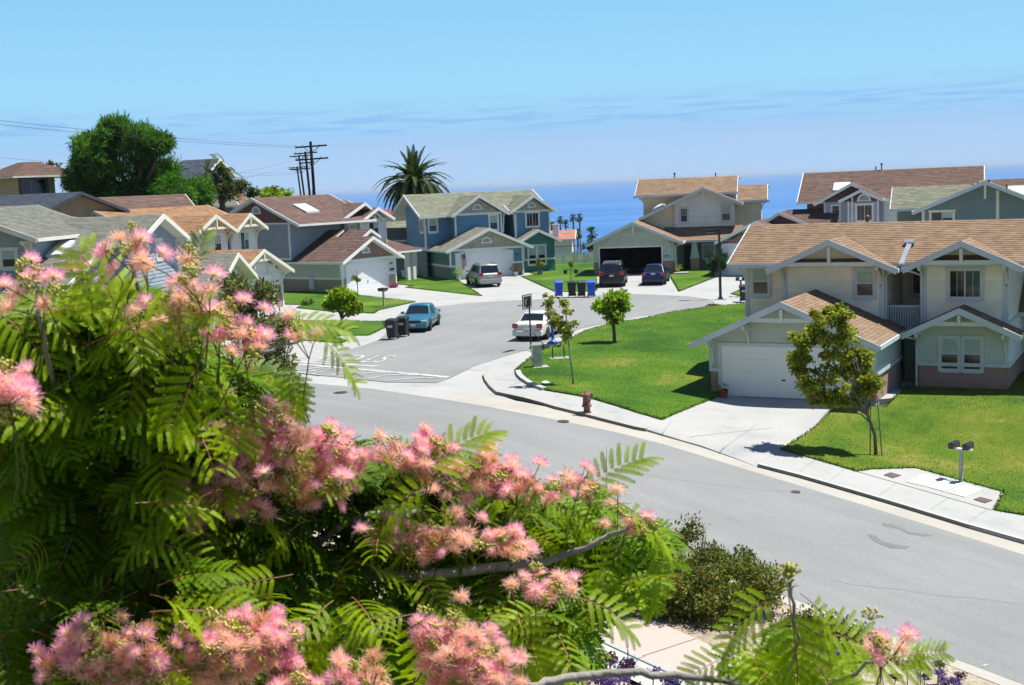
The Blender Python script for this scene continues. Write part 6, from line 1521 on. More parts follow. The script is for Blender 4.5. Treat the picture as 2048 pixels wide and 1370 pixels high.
def loft(b, secs, tone=(1, 1, 1)):
    "secs: list of rings of equal length; closed sideways, capped"
    k0 = len(b.v); n = len(secs[0])
    for s in secs: b.v.extend(s)
    for i in range(len(secs) - 1):
        for j in range(n):
            b.f.append((k0 + i * n + j, k0 + i * n + (j + 1) % n, k0 + (i + 1) * n + (j + 1) % n, k0 + (i + 1) * n + j)); b.t.append(tone); b.m.append(0)
    b.f.append(tuple(k0 + j for j in range(n))[::-1]); b.t.append(tone); b.m.append(0)
    b.f.append(tuple(k0 + (len(secs) - 1) * n + j for j in range(n))); b.t.append(tone); b.m.append(0)
def vehicle(spec, loc, az, label, cat, name='parked_car'):
    c = empty(name, loc, -R(az), label, cat); S = spec; L, Wd, Ht = S['L'], S['W'], S['H']; hw = Wd / 2
    pm = S['paint']; wr = S.get('wr', 0.31); ax = S['axles']
    b = MB(); secs = []
    for (y, zt, wf) in S['prof']:            # y, top height, width factor
        w = hw * wf; zb = S.get('clear', 0.2) + (0.08 if y in (S['prof'][0][0], S['prof'][-1][0]) else 0); zm = zb + (zt - zb) * 0.5
        h = [(w * 0.9, y, zb), (w * 0.985, y, zb + 0.09), (w, y, zm), (w * 0.985, y, zt - 0.14), (w * 0.93, y, zt - 0.03), (w * 0.78, y, zt), (w * 0.4, y, zt + 0.015), (0, y, zt + 0.02)]
        secs.append(h + [(-p[0], p[1], p[2]) for p in h[-2::-1]])
    loft(b, secs); bo = b.build('body', pm, c, True)
    sm = bo.modifiers.new('sub', 'SUBSURF'); sm.levels = 2; sm.render_levels = 2
    # greenhouse
    y0, y1, y2, y3 = S['cabin']              # rear base, rear roof, front roof, front base
    zb, zr = S['belt'], Ht; wb, wr_ = hw * 0.90, hw * S.get('roofw', 0.70)
    ring = lambda y, z, w: (w, y, z)
    g = MB()
    B = [(-wb, y0, zb), (wb, y0, zb), (wb, y3, zb), (-wb, y3, zb)]; T_ = [(-wr_, y1, zr - 0.05), (wr_, y1, zr - 0.05), (wr_, y2, zr - 0.05), (-wr_, y2, zr - 0.05)]
    B = [(x, y, z - 0.12) for x, y, z in B]
    g.hexa([B[0], B[1], B[2], B[3], T_[0], T_[1], T_[2], T_[3]])
    gh = g.build('cabin', pm, c); bv = gh.modifiers.new('bev', 'BEVEL'); bv.width = 0.05; bv.segments = 3
    r = MB(); n = 5; ky = [y1 - 0.03, y1 + 0.12, (y1 + y2) / 2, y2 - 0.12, y2 + 0.03]; kz = [zr - 0.06, zr - 0.015, zr, zr - 0.015, zr - 0.06]; secs = []
    for y, z in zip(ky, kz):
        secs.append([(-wr_ - 0.02, y, z - 0.05), (wr_ + 0.02, y, z - 0.05), (wr_ - 0.04, y, z), (0, y, z + 0.03), (-wr_ + 0.04, y, z)])
    loft(r, secs); r.build('roof', pm, c, True)
    def quad(P0, P1, P2, P3, m, a0, a1, b0, b1, nm='window', off=0.012):
        P0, P1, P2, P3 = map(Vector, (P0, P1, P2, P3)); nn = (P1 - P0).cross(P3 - P0).normalized() * off
        f = lambda s, t: P0.lerp(P1, s).lerp(P3.lerp(P2, s), t) + nn
        q = MB(); q.poly([f(a0, b0), f(a1, b0), f(a1, b1), f(a0, b1)]); return q.build(nm, m, c)
    v0 = 0.16
    quad(B[0], B[1], T_[1], T_[0], M_CGLASS, 0.06, 0.94, v0 + 0.06, 0.93, 'rear_window')
    quad(B[2], B[3], T_[3], T_[2], M_CGLASS, 0.05, 0.95, v0 + 0.03, 0.94, 'windscreen')
    for sgn in (1, -1):
        q = (B[1], B[2], T_[2], T_[1]) if sgn > 0 else (B[3], B[0], T_[0], T_[3]); cuts = S['side']
        for a0, a1 in cuts:
            if sgn < 0: a0, a1 = 1 - a1, 1 - a0
            quad(*q, M_CGLASS, a0, a1, v0 + 0.06, 0.92, 'side_window')
    # wheels
    wl = MB(); wl.lathe([(wr * 0.62, -0.1), (wr * 0.97, -0.1), (wr, -0.07), (wr, 0.07), (wr * 0.97, 0.1), (wr * 0.62, 0.1)], 24, axis='x')
    wm = wl.mesh('tyre', M_TYRE, True)
    rm_ = MB(); rm_.lathe([(0.03, 0.075), (wr * 0.14, 0.085), (wr * 0.18, 0.06), (wr * 0.5, 0.05), (wr * 0.62, 0.095), (wr * 0.66, 0.095)], 20, axis='x'); rm = rm_.mesh('rim', M_RIM, True)
    hl_ = MB()
    for k in range(S.get('spokes', 5)):
        a = 2 * math.pi * k / S.get('spokes', 5)
        hl_.poly([(0.097, wr * 0.2 * math.cos(a - 0.3), wr * 0.2 * math.sin(a - 0.3)), (0.097, wr * 0.52 * math.cos(a - 0.34), wr * 0.52 * math.sin(a - 0.34)), (0.097, wr * 0.52 * math.cos(a + 0.34), wr * 0.52 * math.sin(a + 0.34)), (0.097, wr * 0.2 * math.cos(a + 0.3), wr * 0.2 * math.sin(a + 0.3))])
    hm = hl_.mesh('rim_holes', M_PLASTIC)
    for yw in ax:
        for s in (-1, 1):
            w = bpy.data.objects.new('wheel', wm); COL.objects.link(w); w.parent = c; w.location = (s * (hw - 0.09), yw, wr); w.rotation_euler = (0, 0, 0 if s > 0 else math.pi)
            for mm, nm in ((rm, 'rim'), (hm, 'rim_opening')):
                q = bpy.data.objects.new(nm, mm); COL.objects.link(q); q.parent = w
            a = MB(); nseg = 12; R0, R1 = wr * 1.02, wr * 1.17
            for k in range(nseg):
                t0, t1 = math.pi * k / nseg, math.pi * (k + 1) / nseg; xx = s * (hw * S.get('archw', 1.0) + 0.004); xi = s * (hw - 0.25)
                P = lambda t, rr_, x: (x, yw + rr_ * math.cos(t), wr + rr_ * math.sin(t))
                a.poly([P(t0, 0.02, xx), P(t0, R1, xx), P(t1, R1, xx), P(t1, 0.02, xx)] if s > 0 else [P(t0, 0.02, xx), P(t1, 0.02, xx), P(t1, R1, xx), P(t0, R1, xx)])
            a.build('wheel_arch', M_PLASTIC, c)
    yr, yf = S['prof'][0][0], S['prof'][-1][0]
    def bx(nm, m, x0, x1, ya, yb, z0, z1, bev=0.02):
        q = MB(); q.box(x0, x1, ya, yb, z0, z1); o = q.build(nm, m, c)
        if bev: mdf = o.modifiers.new('bev', 'BEVEL'); mdf.width = bev; mdf.segments = 2
        return o
    bz = S.get('bump', 0.42)
    bx('bumper', S.get('bumpm', pm), -hw * 0.95, hw * 0.95, yr - 0.07, yr + 0.18, bz - 0.16, bz + 0.12, 0.05); bx('bumper', S.get('bumpm', pm), -hw * 0.93, hw * 0.93, yf - 0.18, yf + 0.08, bz - 0.18, bz + 0.08, 0.05)
    tz = S['tail']; 
    for s in (-1, 1):
        xa, xb = sorted((s * hw * 0.60, s * hw * 0.955)); bx('tail_light', M_TAIL, xa, xb, yr - 0.02 + S.get('tin', 0), yr + 0.16, tz[0], tz[1], 0.03)
        xa, xb = sorted((s * hw * 0.52, s * hw * 0.90)); bx('headlight', M_HEAD, xa, xb, yf - 0.14, yf + 0.012, S['head'][0], S['head'][1], 0.02)
        xa, xb = sorted((s * (hw + 0.14), s * (hw - 0.06))); bx('mirror', pm, xa, xb, y3 - 0.45, y3 - 0.3, zb - 0.02, zb + 0.12, 0.03)
        for yy in (ax[0] + 0.55, (ax[0] + ax[1]) / 2 + 0.1):
            xa, xb = sorted((s * (hw * 0.985), s * (hw + 0.018))); bx('door_handle', S.get('handm', pm), xa, xb, yy, yy + 0.18, zb - 0.22, zb - 0.18, 0.0)
        xa, xb = sorted((s * (hw * 0.97), s * (hw + 0.014))); bx('side_moulding', M_PLASTIC, xa, xb, ax[0] + 0.42, ax[1] - 0.42, zb - 0.42, zb - 0.37, 0.0)
    bx('number_plate', M_PLATE, -0.16, 0.16, yr - 0.09 if S.get('plate_low') else yr - 0.03, yr + 0.0, S['platez'], S['platez'] + 0.13, 0); bx('number_plate', M_PLATE, -0.16, 0.16, yf + 0.0, yf + 0.09, bz - 0.08, bz + 0.05, 0)
    bx('grille', M_PLASTIC, -hw * 0.48, hw * 0.48, yf - 0.1, yf + 0.008, S['head'][0], S['head'][1], 0.01); bx('underside', M_PLASTIC, -hw * 0.85, hw * 0.85, yr + 0.3, yf - 0.3, 0.17, 0.3, 0)
    return c, bx
SED = dict(L=4.5, W=1.7, H=1.38, belt=0.92, clear=0.2, axles=(-1.3, 1.32), prof=[(-2.2, 0.78, 0.86), (-2.12, 0.94, 0.93), (-1.5, 0.97, 0.99), (-0.6, 0.95, 1.0), (0.5, 0.94, 1.0), (1.0, 0.90, 1.0), (1.7, 0.80, 0.98), (2.1, 0.70, 0.92), (2.22, 0.58, 0.84)],
           cabin=(-1.62, -0.95, 0.22, 1.05), side=((0.22, 0.5), (0.535, 0.80)), tail=(0.68, 0.86), head=(0.55, 0.66), platez=0.70)
def spec(**k): d = dict(SED); d.update(k); return d
def gloc(x, y, dz=0.0): return Vector((x, y, Hz(x, y) + dz))
vehicle(spec(paint=carpaint('paint_blue_green', (0.04, 0.19, 0.28), 0.5), handm=M_PLASTIC, plate_low=True, platez=0.5), gloc(-5.22, 73.2, 0.012), 187, 'metallic teal sedan facing the viewer behind two black bins', 'car')
vehicle(spec(paint=carpaint('paint_white', (0.80, 0.80, 0.78), 0.0), H=1.36, wr=0.30, plate_low=True, platez=0.5, tail=(0.66, 0.90)), gloc(1.55, 67.5, 0.012), 20, 'white sedan parked by the corner, rear to the viewer, beside the basketball pole', 'car')
VAN = spec(paint=carpaint('paint_silver', (0.33, 0.33, 0.32), 0.5, 0.32), W=1.9, H=1.72, belt=1.05, prof=[(-2.4, 0.95, 0.93), (-2.32, 1.08, 0.97), (-1.5, 1.12, 1.0), (-0.5, 1.10, 1.0), (0.6, 1.06, 1.0), (1.3, 1.0, 0.99), (1.9, 0.9, 0.97), (2.3, 0.76, 0.9), (2.42, 0.6, 0.8)],
           cabin=(-2.3, -1.95, 0.35, 1.5), side=((0.05, 0.27), (0.30, 0.54), (0.57, 0.82)), roofw=0.76, tail=(0.88, 1.12), head=(0.62, 0.8), platez=0.78, axles=(-1.45, 1.45), wr=0.34, bump=0.5, tin=-0.0)
c, bx = vehicle(VAN, gloc(-2.05, 100.3, 0.0), -15, 'silver minivan with roof rails on the driveway of the blue house', 'minivan', 'minivan')
for s in (-1, 1): bx('roof_rail', M_PLASTIC, s * 0.62 - 0.02, s * 0.62 + 0.02, -1.8, 0.2, 1.76, 1.79, 0)
for y_ in (-1.3, -0.3): bx('roof_bar', M_RIM, -0.62, 0.62, y_, y_ + 0.05, 1.78, 1.80, 0)
SUV = dict(VAN); SUV.update(paint=carpaint('paint_dark_grey', (0.018, 0.024, 0.032), 0.3), W=1.92, H=1.70, cabin=(-2.3, -1.9, 0.1, 0.95), prof=[(-2.35, 0.95, 0.93), (-2.27, 1.08, 0.97), (-1.5, 1.12, 1.0), (-0.5, 1.10, 1.0), (0.6, 1.08, 1.0), (1.1, 1.03, 0.99), (1.9, 0.97, 0.97), (2.25, 0.84, 0.9), (2.35, 0.7, 0.8)], axles=(-1.42, 1.42), wr=0.36, bump=0.55)
c, bx = vehicle(SUV, gloc(7.85, 96.0, 0.0), 8, 'dark suv with an empty silver roof rack in front of the open garage', 'suv', 'suv')
for s in (-1, 1): bx('roof_rail', M_RIM, s * 0.6 - 0.025, s * 0.6 + 0.025, -1.8, 0.1, 1.76, 1.80, 0)
for y_ in (-1.6, -1.2, -0.8, -0.4, 0.0): bx('roof_bar', M_RIM, -0.6, 0.6, y_, y_ + 0.05, 1.78, 1.81, 0)
for x_ in (-0.3, 0.0, 0.3): bx('roof_bar', M_RIM, x_ - 0.02, x_ + 0.02, -1.7, 0.05, 1.81, 1.83, 0)
vehicle(spec(paint=carpaint('paint_navy', (0.006, 0.014, 0.10), 0.2), W=1.76, H=1.45, tail=(0.72, 0.93), plate_low=False, platez=0.78), gloc(11.05, 96.0, 0.0), 12, 'navy blue sedan on the driveway right of the dark suv', 'car')

# ================================================================== wheeled bins
def bin_(x, y, az, colr, label, grp, dz=0.012, openlid=False):
    m = mat('bin_' + colr, {'black': (0.012, 0.014, 0.015), 'blue': (0.01, 0.12, 0.80), 'green': (0.006, 0.018, 0.016)}[colr], 0.5, 0.1, 6, spec=0.5)
    t = empty('wheeled_bin', gloc(x, y, dz), -R(az), label, 'bin', grp)
    b = MB(); b.hexa([(-0.22, -0.24, 0.08), (0.22, -0.24, 0.08), (0.22, 0.2, 0.08), (-0.22, 0.2, 0.08), (-0.29, -0.34, 0.98), (0.29, -0.34, 0.98), (0.29, 0.32, 0.98), (-0.29, 0.32, 0.98)])
    b.box(-0.31, 0.31, -0.36, 0.34, 0.95, 1.0); o = b.build('body', m, t); q = o.modifiers.new('bev', 'BEVEL'); q.width = 0.03; q.segments = 2
    b = MB(); b.hexa([(-0.32, -0.38, 1.003), (0.32, -0.38, 1.003), (0.32, 0.36, 1.003), (-0.32, 0.36, 1.003), (-0.26, -0.3, 1.09), (0.26, -0.3, 1.09), (0.26, 0.32, 1.11), (-0.26, 0.32, 1.11)])
    o = b.build('lid', m, t); q = o.modifiers.new('bev', 'BEVEL'); q.width = 0.025; q.segments = 2
    b = MB(); b.tube([(-0.24, 0.42, 0.98), (0.24, 0.42, 0.98)], 0.018, 6); b.bar((-0.22, 0.33, 0.96), (-0.22, 0.42, 0.98), 0.04); b.bar((0.22, 0.33, 0.96), (0.22, 0.42, 0.98), 0.04); b.build('handle', m, t)
    for s in (-1, 1):
        b = MB(); b.lathe([(0.02, s * 0.24 - 0.03), (0.12, s * 0.24 - 0.03), (0.12, s * 0.24 + 0.03), (0.02, s * 0.24 + 0.03)], 14, (0, 0.22, 0.12), axis='x'); b.build('wheel', M_TYRE, t)
    b = MB(); b.box(-0.13, 0.13, -0.335, -0.312, 0.66, 0.78); b.box(-0.1, 0.1, -0.337, -0.335, 0.69, 0.75); b.build('emblem', M_GREYTRIM if colr == 'black' else m, t)
    return t
bin_(-6.45, 68.6, 15, 'black', 'front black wheeled bin with pale emblem at the kerb before the teal sedan', 'bins at the kerb by the teal sedan')
bin_(-5.95, 69.6, 12, 'black', 'second black bin, half hidden behind the first, touching the teal sedan', 'bins at the kerb by the teal sedan')
for (px, col, lb) in [(1118, 'blue', 'left one of the two blue bins, standing apart at the cul-de-sac edge'), (1144.5, 'green', 'left one of the two dark green bins between the blue ones'), (1163.5, 'green', 'right one of the two dark green bins, next to the right blue bin'), (1183, 'blue', 'right one of the two blue bins, beside the dark green bins')]:
    g = G(px, 594); bin_(g.x, g.y, random.uniform(-5, 8), col, lb, 'row of bins at the cul-de-sac edge')
g = G(1488, 604); b1 = bin_(g.x, g.y, 10, 'black', 'dark bin half hidden at the corner of the near tan house', None)

# ================================================================== mailboxes
M_MBOX = mat('mailbox_black', (0.014, 0.017, 0.03), 0.35, 0.1, 6, spec=0.6)
M_POST = mat('pale_green_post', (0.40, 0.50, 0.44), 0.6, 0.1, 5)
def mailbox(px, py, az, boxes, label, post=M_POST, hh=1.02, sc=1.0, dz=0.12):
    t = empty('mailbox', G(px, py, dz), -R(az), label, 'mailbox')
    b = MB(); b.box(-0.05, 0.05, -0.05, 0.05, -0.1, hh); b.build('post', post, t)
    b = MB(); b.box(-0.34, 0.34, -0.06, 0.06, hh, hh + 0.05); b.build('crossbeam', M_WHITE if post is M_POST else post, t)
    for x in boxes:
        m = MB(); n = 8; secs = []
        for y in (-0.27, 0.25):
            secs.append([(x - 0.09, y, hh + 0.055), (x + 0.09, y, hh + 0.055)] + [(x + 0.09 * math.cos(math.pi * k / n), y, hh + 0.17 + 0.09 * math.sin(math.pi * k / n)) for k in range(n + 1)])
        loft(m, secs); bo = m.build('box', M_MBOX, t)
        d = MB(); d.box(x - 0.085, x + 0.085, -0.285, -0.27, hh + 0.06, hh + 0.24); d.box(x - 0.02, x + 0.02, -0.30, -0.285, hh + 0.2, hh + 0.23); d.build('door', M_MBOX, bo)
        f = MB(); f.box(x + 0.092, x + 0.10, -0.1, 0.06, hh + 0.12, hh + 0.15); f.box(x + 0.092, x + 0.10, -0.1, -0.06, hh + 0.12, hh + 0.22); f.build('flag', mat('mail_flag', (0.5, 0.03, 0.06)), bo)
    return t
mailbox(1922, 963, 40, (-0.22, 0.22), 'pair of black mailboxes on one pale post beside the right lawn')
mailbox(768, 613, 30, (-0.17, 0.15), 'pair of dark mailboxes on a post at the tip of the left lawn', dz=0.03)
mailbox(1482, 592, 20, (-0.2, 0.2), 'dark twin mailboxes by the driveway behind the near tan house', post=M_BLACKM, dz=0.03)
# number plates on the utility pad: three pale slab covers and two iron grates, each by itself
def cz(x, y): return (1600 + x / 4.281, 800 + y / 4.281)
def plate(name, pts, m, label, cat, grp=None, h=0.012, dz=0.13):
    q = [G(*p).to_2d() for p in pts]; cx = sum((p for p in q), Vector((0, 0))) / 4; z = [Hz(*p) + dz for p in q]
    b = MB(); bot = [(p.x - cx.x, p.y - cx.y, zz - 0.03) for p, zz in zip(q, z)]; top = [(p.x - cx.x, p.y - cx.y, zz + h) for p, zz in zip(q, z)]
    b.hexa(bot + top); o = b.build(name, m, loc=(cx.x, cx.y, 0)); return tag(o, label, cat, grp)
M_COVER = mat('pale_cover', (0.74, 0.73, 0.69), 0.8, 0.05, 6)
for i, (pts, lb) in enumerate([([cz(905, 735), cz(1075, 775), cz(1215, 708), cz(1065, 668)], 'left one of three pale concrete vault covers on the pavement pad'), ([cz(1088, 778), cz(1240, 820), cz(1385, 757), cz(1235, 713)], 'middle one of three pale concrete vault covers on the pavement pad'), ([cz(1255, 825), cz(1410, 868), cz(1565, 803), cz(1400, 760)], 'right one of three pale concrete vault covers, near the right grate')]):
    plate('vault_cover', pts, M_COVER, lb, 'vault cover', 'vault covers on the pavement pad')
for pts, lb in [([cz(718, 676), cz(795, 702), cz(864, 680), cz(775, 655)], 'brown meter grate left of the pale vault covers'), ([cz(1485, 888), cz(1585, 918), cz(1648, 895), cz(1545, 868)], 'brown meter grate right of the pale vault covers')]:
    plate('meter_grate', pts, mat('brown_grate', (0.13, 0.085, 0.085), 0.8, 0.2, 30), lb, 'meter grate', 'grates on the pavement pad')
# ================================================================== hydrant
M_HYD = mat('hydrant_rust', (0.25, 0.115, 0.085), 0.8, 0.2, 14, bump=0.4, bscale=40)
t = empty('fire_hydrant', G(1174, 825, 0.10), 0.3, 'weathered brownish red fire hydrant on the pavement corner', 'fire hydrant')
b = MB(); b.lathe([(0.16, 0), (0.16, 0.04), (0.12, 0.05), (0.115, 0.2), (0.18, 0.22), (0.18, 0.27), (0.15, 0.29), (0.14, 0.45), (0.13, 0.58), (0.15, 0.60), (0.15, 0.64), (0.12, 0.70), (0.07, 0.75), (0.04, 0.77), (0.035, 0.82)], 18); b.build('barrel', M_HYD, t, True)
for s in (-1, 1):
    b = MB(); b.lathe([(0.06, 0.1), (0.06, 0.17), (0.075, 0.18), (0.075, 0.22), (0.03, 0.23), (0.03, 0.26)], 10, (0, 0, 0.66 if s < 0 else 0.66), axis='x')
    if s < 0: b.v = [(-x, y, z) for x, y, z in b.v]; b.f = [f[::-1] for f in b.f]
    b.build('side_nozzle', M_HYD, t)
b = MB(); b.lathe([(0.08, -0.12), (0.08, -0.17), (0.09, -0.18), (0.09, -0.22), (0.03, -0.24)], 12, (0, 0, 0.5), axis='y'); b.build('front_nozzle', M_HYD, t)
b = MB()
for k in range(8): a = k * math.pi / 4; b.box(0.155 * math.cos(a) - 0.015, 0.155 * math.cos(a) + 0.015, 0.155 * math.sin(a) - 0.015, 0.155 * math.sin(a) + 0.015, 0.265, 0.30)
b.build('bolts', M_HYD, t)
# ================================================================== corner equipment
M_STEEL = mat('dull_steel', (0.42, 0.43, 0.38), 0.4, 0.15, 5, metal=0.7)
g = G(1074, 733, 0.16); t = empty('utility_cabinet', g, R(12), 'upright dull steel utility cabinet on a concrete pad at the corner lawn', 'utility cabinet')
b = MB(); b.box(-0.2, 0.2, -0.17, 0.17, 0.0, 0.92); b.build('housing', M_STEEL, t); b = MB(); b.box(-0.22, 0.22, -0.19, 0.19, 0.92, 0.97); b.build('lid', M_STEEL, t)
b = MB(); b.box(-0.16, 0.16, -0.185, -0.172, 0.06, 0.86); b.box(0.1, 0.13, -0.2, -0.185, 0.45, 0.55); b.build('door', M_STEEL, t)
b = MB(); b.box(-0.23, -0.2, -0.1, 0.02, 0.25, 0.4); b.build('meter', mat('tan_meter', (0.45, 0.36, 0.26)), t)
b = MB(); b.box(-0.42, 0.5, -0.36, 0.34, -0.12, 0.0); b.build('pad', M_CONC, t)
g = G(1117, 716, 0.16); t = empty('backflow_valve', g, R(8), 'green backflow valve pipes on a small concrete slab in the corner lawn', 'pipework'); M_GP = mat('green_pipe', (0.02, 0.07, 0.055), 0.4)
b = MB(); b.tube([(-0.27, 0, 0), (-0.27, 0, 0.5), (-0.22, 0, 0.56), (0.22, 0, 0.56), (0.27, 0, 0.5), (0.27, 0, 0)], 0.03, 8); b.tube([(-0.1, 0, 0.56), (-0.1, 0, 0.72)], 0.02, 6); b.tube([(0.12, 0, 0.56), (0.12, 0, 0.72)], 0.02, 6); b.build('pipe', M_GP, t)
b = MB(); b.lathe([(0.02, 0.72), (0.09, 0.72), (0.09, 0.74), (0.02, 0.74)], 10, (-0.1, 0, 0)); b.lathe([(0.02, 0.72), (0.08, 0.72), (0.08, 0.74), (0.02, 0.74)], 10, (0.12, 0, 0)); b.lathe([(0.06, -0.06), (0.06, 0.06)], 10, (0, 0, 0.56), axis='x'); b.build('valve_wheels', M_GP, t)
b = MB(); b.box(-0.42, 0.5, -0.3, 0.32, -0.12, 0.01); b.build('slab', M_CONC, t)
plate('lawn_cover', [(1083, 772), (1091, 776), (1100, 773), (1092, 769)], M_COVER, 'small square pale cover set in the corner lawn', 'ground cover plate', dz=0.165)
# basketball hoop on its pole
g = G(1062, 696, 0.1); t = empty('basketball_hoop', g, R(62), 'black portable basketball hoop seen edge on beside the white sedan', 'basketball hoop')
b = MB(); b.tube([(0, 0, 0), (0, 0, 2.5)], 0.04, 8); b.build('pole', M_BLACKM, t)
b = MB(); b.box(-0.5, 0.5, 0.10, 0.13, 1.95, 2.65); b.box(-0.1, 0.1, 0.0, 0.1, 2.1, 2.4); bb = b.build('backboard', mat('backboard', (0.03, 0.035, 0.035), 0.4), t)
b = MB()
for x0, x1, z0, z1 in ((-0.45, 0.45, 2.57, 2.60), (-0.45, 0.45, 2.0, 2.03), (-0.45, -0.42, 2.03, 2.57), (0.42, 0.45, 2.03, 2.57), (-0.18, 0.18, 2.36, 2.39), (-0.18, -0.15, 2.08, 2.36), (0.15, 0.18, 2.08, 2.36)): b.box(x0, x1, 0.13, 0.136, z0, z1); b.box(x0, x1, 0.094, 0.1, z0, z1)
b.build('board_lines', M_WHITE, bb)
b = MB(); n = 16
b.tube([(0.2 * math.cos(2 * math.pi * k / n), 0.42 + 0.2 * math.sin(2 * math.pi * k / n), 2.1) for k in range(n + 1)], 0.012, 5, cap=False); b.bar((0, 0.13, 2.1), (0, 0.22, 2.1), 0.08, 0.03); b.build('rim', M_BLACKM, t)
b = MB(); b.hexa([(-0.35, -0.95, 0), (0.35, -0.95, 0), (0.35, -0.05, 0), (-0.35, -0.05, 0), (-0.26, -0.85, 0.2), (0.26, -0.85, 0.2), (0.26, -0.1, 0.14), (-0.26, -0.1, 0.14)]); b.build('base', M_PLASTIC, t)
b = MB(); b.bar((0, -0.7, 0.2), (0, -0.03, 0.9), 0.03); b.build('strut', M_BLACKM, t)
# toy hoop
M_TOYB = mat('toy_blue', (0.01, 0.13, 0.62), 0.4)
g = G(1106, 688, 0.1); t = empty('toy_basketball_hoop', g, R(-20), 'toy basketball stand with bright blue post and red and white board', 'toy hoop')
b = MB(); b.lathe([(0.32, 0), (0.34, 0.05), (0.2, 0.14), (0.08, 0.2), (0.07, 0.3)], 14); b.build('base', M_TOYB, t, True)
b = MB(); b.box(-0.065, 0.065, -0.05, 0.05, 0.2, 1.15); b.build('post', M_TOYB, t)
b = MB(); b.box(-0.06, 0.62, -0.03, 0.03, 1.05, 1.42); b.build('board', M_WHITE, t); b = MB(); b.box(0.02, 0.6, -0.05, -0.031, 1.3, 1.44); n = 14
b.tube([(0.3 + 0.17 * math.cos(2 * math.pi * k / n), -0.22 + 0.17 * math.sin(2 * math.pi * k / n), 1.2) for k in range(n + 1)], 0.02, 5, cap=False); b.build('rim', mat('toy_red', (0.7, 0.09, 0.03), 0.4), t)
# ================================================================== street lamp
g = G(1441, 598, 0.02); t = empty('street_lamp', g, R(-6), 'dark green street lamp with a flat box head at the cul-de-sac', 'street lamp'); M_LAMP = mat('lamp_green', (0.018, 0.035, 0.03), 0.5)
b = MB(); b.hexa([(-0.09, -0.09, 0.1), (0.09, -0.09, 0.1), (0.09, 0.09, 0.1), (-0.09, 0.09, 0.1), (-0.06, -0.06, 4.62), (0.06, -0.06, 4.62), (0.06, 0.06, 4.62), (-0.06, 0.06, 4.62)]); b.build('pole', M_LAMP, t)
b = MB(); b.box(-0.16, 0.16, -0.16, 0.16, 0, 0.1); b.build('base_plate', M_LAMP, t); b = MB(); b.box(-0.34, 0.34, -0.3, 0.3, -0.14, 0.0); b.build('footing', M_CONC, t)
b = MB(); b.box(-0.9, -0.25, -0.17, 0.17, 4.36, 4.56); b.box(-0.25, -0.05, -0.04, 0.04, 4.46, 4.54); hd_ = b.build('lamp_head', M_LAMP, t); b = MB(); b.box(-0.85, -0.3, -0.13, 0.13, 4.335, 4.36); b.build('lens', M_GREYTRIM, hd_)
# ================================================================== utility poles and wires
M_POLE = mat('dark_pole', (0.028, 0.02, 0.018), 0.9, 0.2, 6)
tips = []
def upole(px, pyt, Y, lean, w, arms, label, base=-5.5):
    c = AT(px, pyt, Y); z0 = Hz(c.x, Y) - 0.5; t = empty('utility_pole', Vector((c.x, Y, z0)), 0, label, 'utility pole', 'row of utility poles'); H_ = c.z - z0; bx_ = lean * H_
    b = MB(); b.tube([(bx_, 0, 0), (0, 0, H_)], [w, w * 0.75], 8); b.build('pole', M_POLE, t)
    for (dz_, hw_) in arms:
        z = H_ - dz_; o = lean * dz_
        b = MB(); b.bar((o - hw_, 0.12, z - 0.03), (o + hw_, 0.12, z + 0.06), 0.12, 0.14)
        for s in (-1, 1): b.bar((o + s * 0.75, 0.06, z), (o, 0.06, z - 0.6), 0.05)
        ar = b.build('crossarm', M_POLE, t); b = MB()
        for x in (-0.95, -0.55, 0.55, 0.95): b.lathe([(0.03, 0), (0.05, 0.06), (0.04, 0.16), (0.02, 0.2)], 6, (o + x * hw_, 0.12, z + 0.06)); tips.append((t.location + Vector((o + x * hw_, 0.12, z + 0.22)), Y))
        b.build('insulators', M_GREYTRIM, ar)
    b = MB(); b.box(bx_ * 0.3 - 0.12, bx_ * 0.3 + 0.12, -0.3, -0.1, H_ * 0.62, H_ * 0.62 + 0.5); b.build('equipment_box', M_POLE, t)
upole(621, 283, 118, 0.01, 0.17, ((0.45, 1.45), (1.6, 1.5)), 'nearest and tallest of the utility poles, with two crossarms')
upole(610.5, 303, 150, 0.045, 0.17, ((0.2, 1.35), (1.3, 0.9)), 'second utility pole, just left of the tallest one')
upole(597.5, 310, 175, 0.075, 0.16, ((0.15, 1.3), (1.9, 1.3)), 'third utility pole, thinner and leaning')
upole(594, 333, 205, 0.07, 0.16, ((0.15, 1.3), (0.4, 1.35)), 'farthest and lowest of the utility poles')
def wire(a, b_, sag, label, rad=0.009, n=14):
    a, b_ = Vector(a), Vector(b_); m = MB(); m.tube([a.lerp(b_, k / n) - Vector((0, 0, sag * 4 * (k / n) * (1 - k / n))) - a for k in range(n + 1)], rad, 4); tag(m.build('power_line', M_POLE, loc=a), label, 'wire', 'power lines to the utility poles')
for i, (pa, Ya, pb, Yb, s_) in enumerate([((-60, 234), 62, (593, 292), 118, 0.2), ((-60, 243), 62, (594, 295), 118, 0.2), ((-60, 310), 95, (480, 350), 118, 0.1), ((80, 336), 100, (600, 347), 150, 0.5), ((300, 372), 110, (598, 318), 150, 0.3), ((300, 385), 110, (580, 334), 175, 0.3), ((440, 345), 112, (594, 344), 205, 0.1)]):
    wire(AT(*pa, Ya), AT(*pb, Yb), s_, ['upper long power line sloping in from the top left', 'lower long power line sloping in from the top left', 'faint power line across the big bushy tree', 'level power line behind the shaggy palm', 'slanting power line rising to the second pole', 'slanting power line rising to the third pole', 'short power line to the farthest pole'][i])
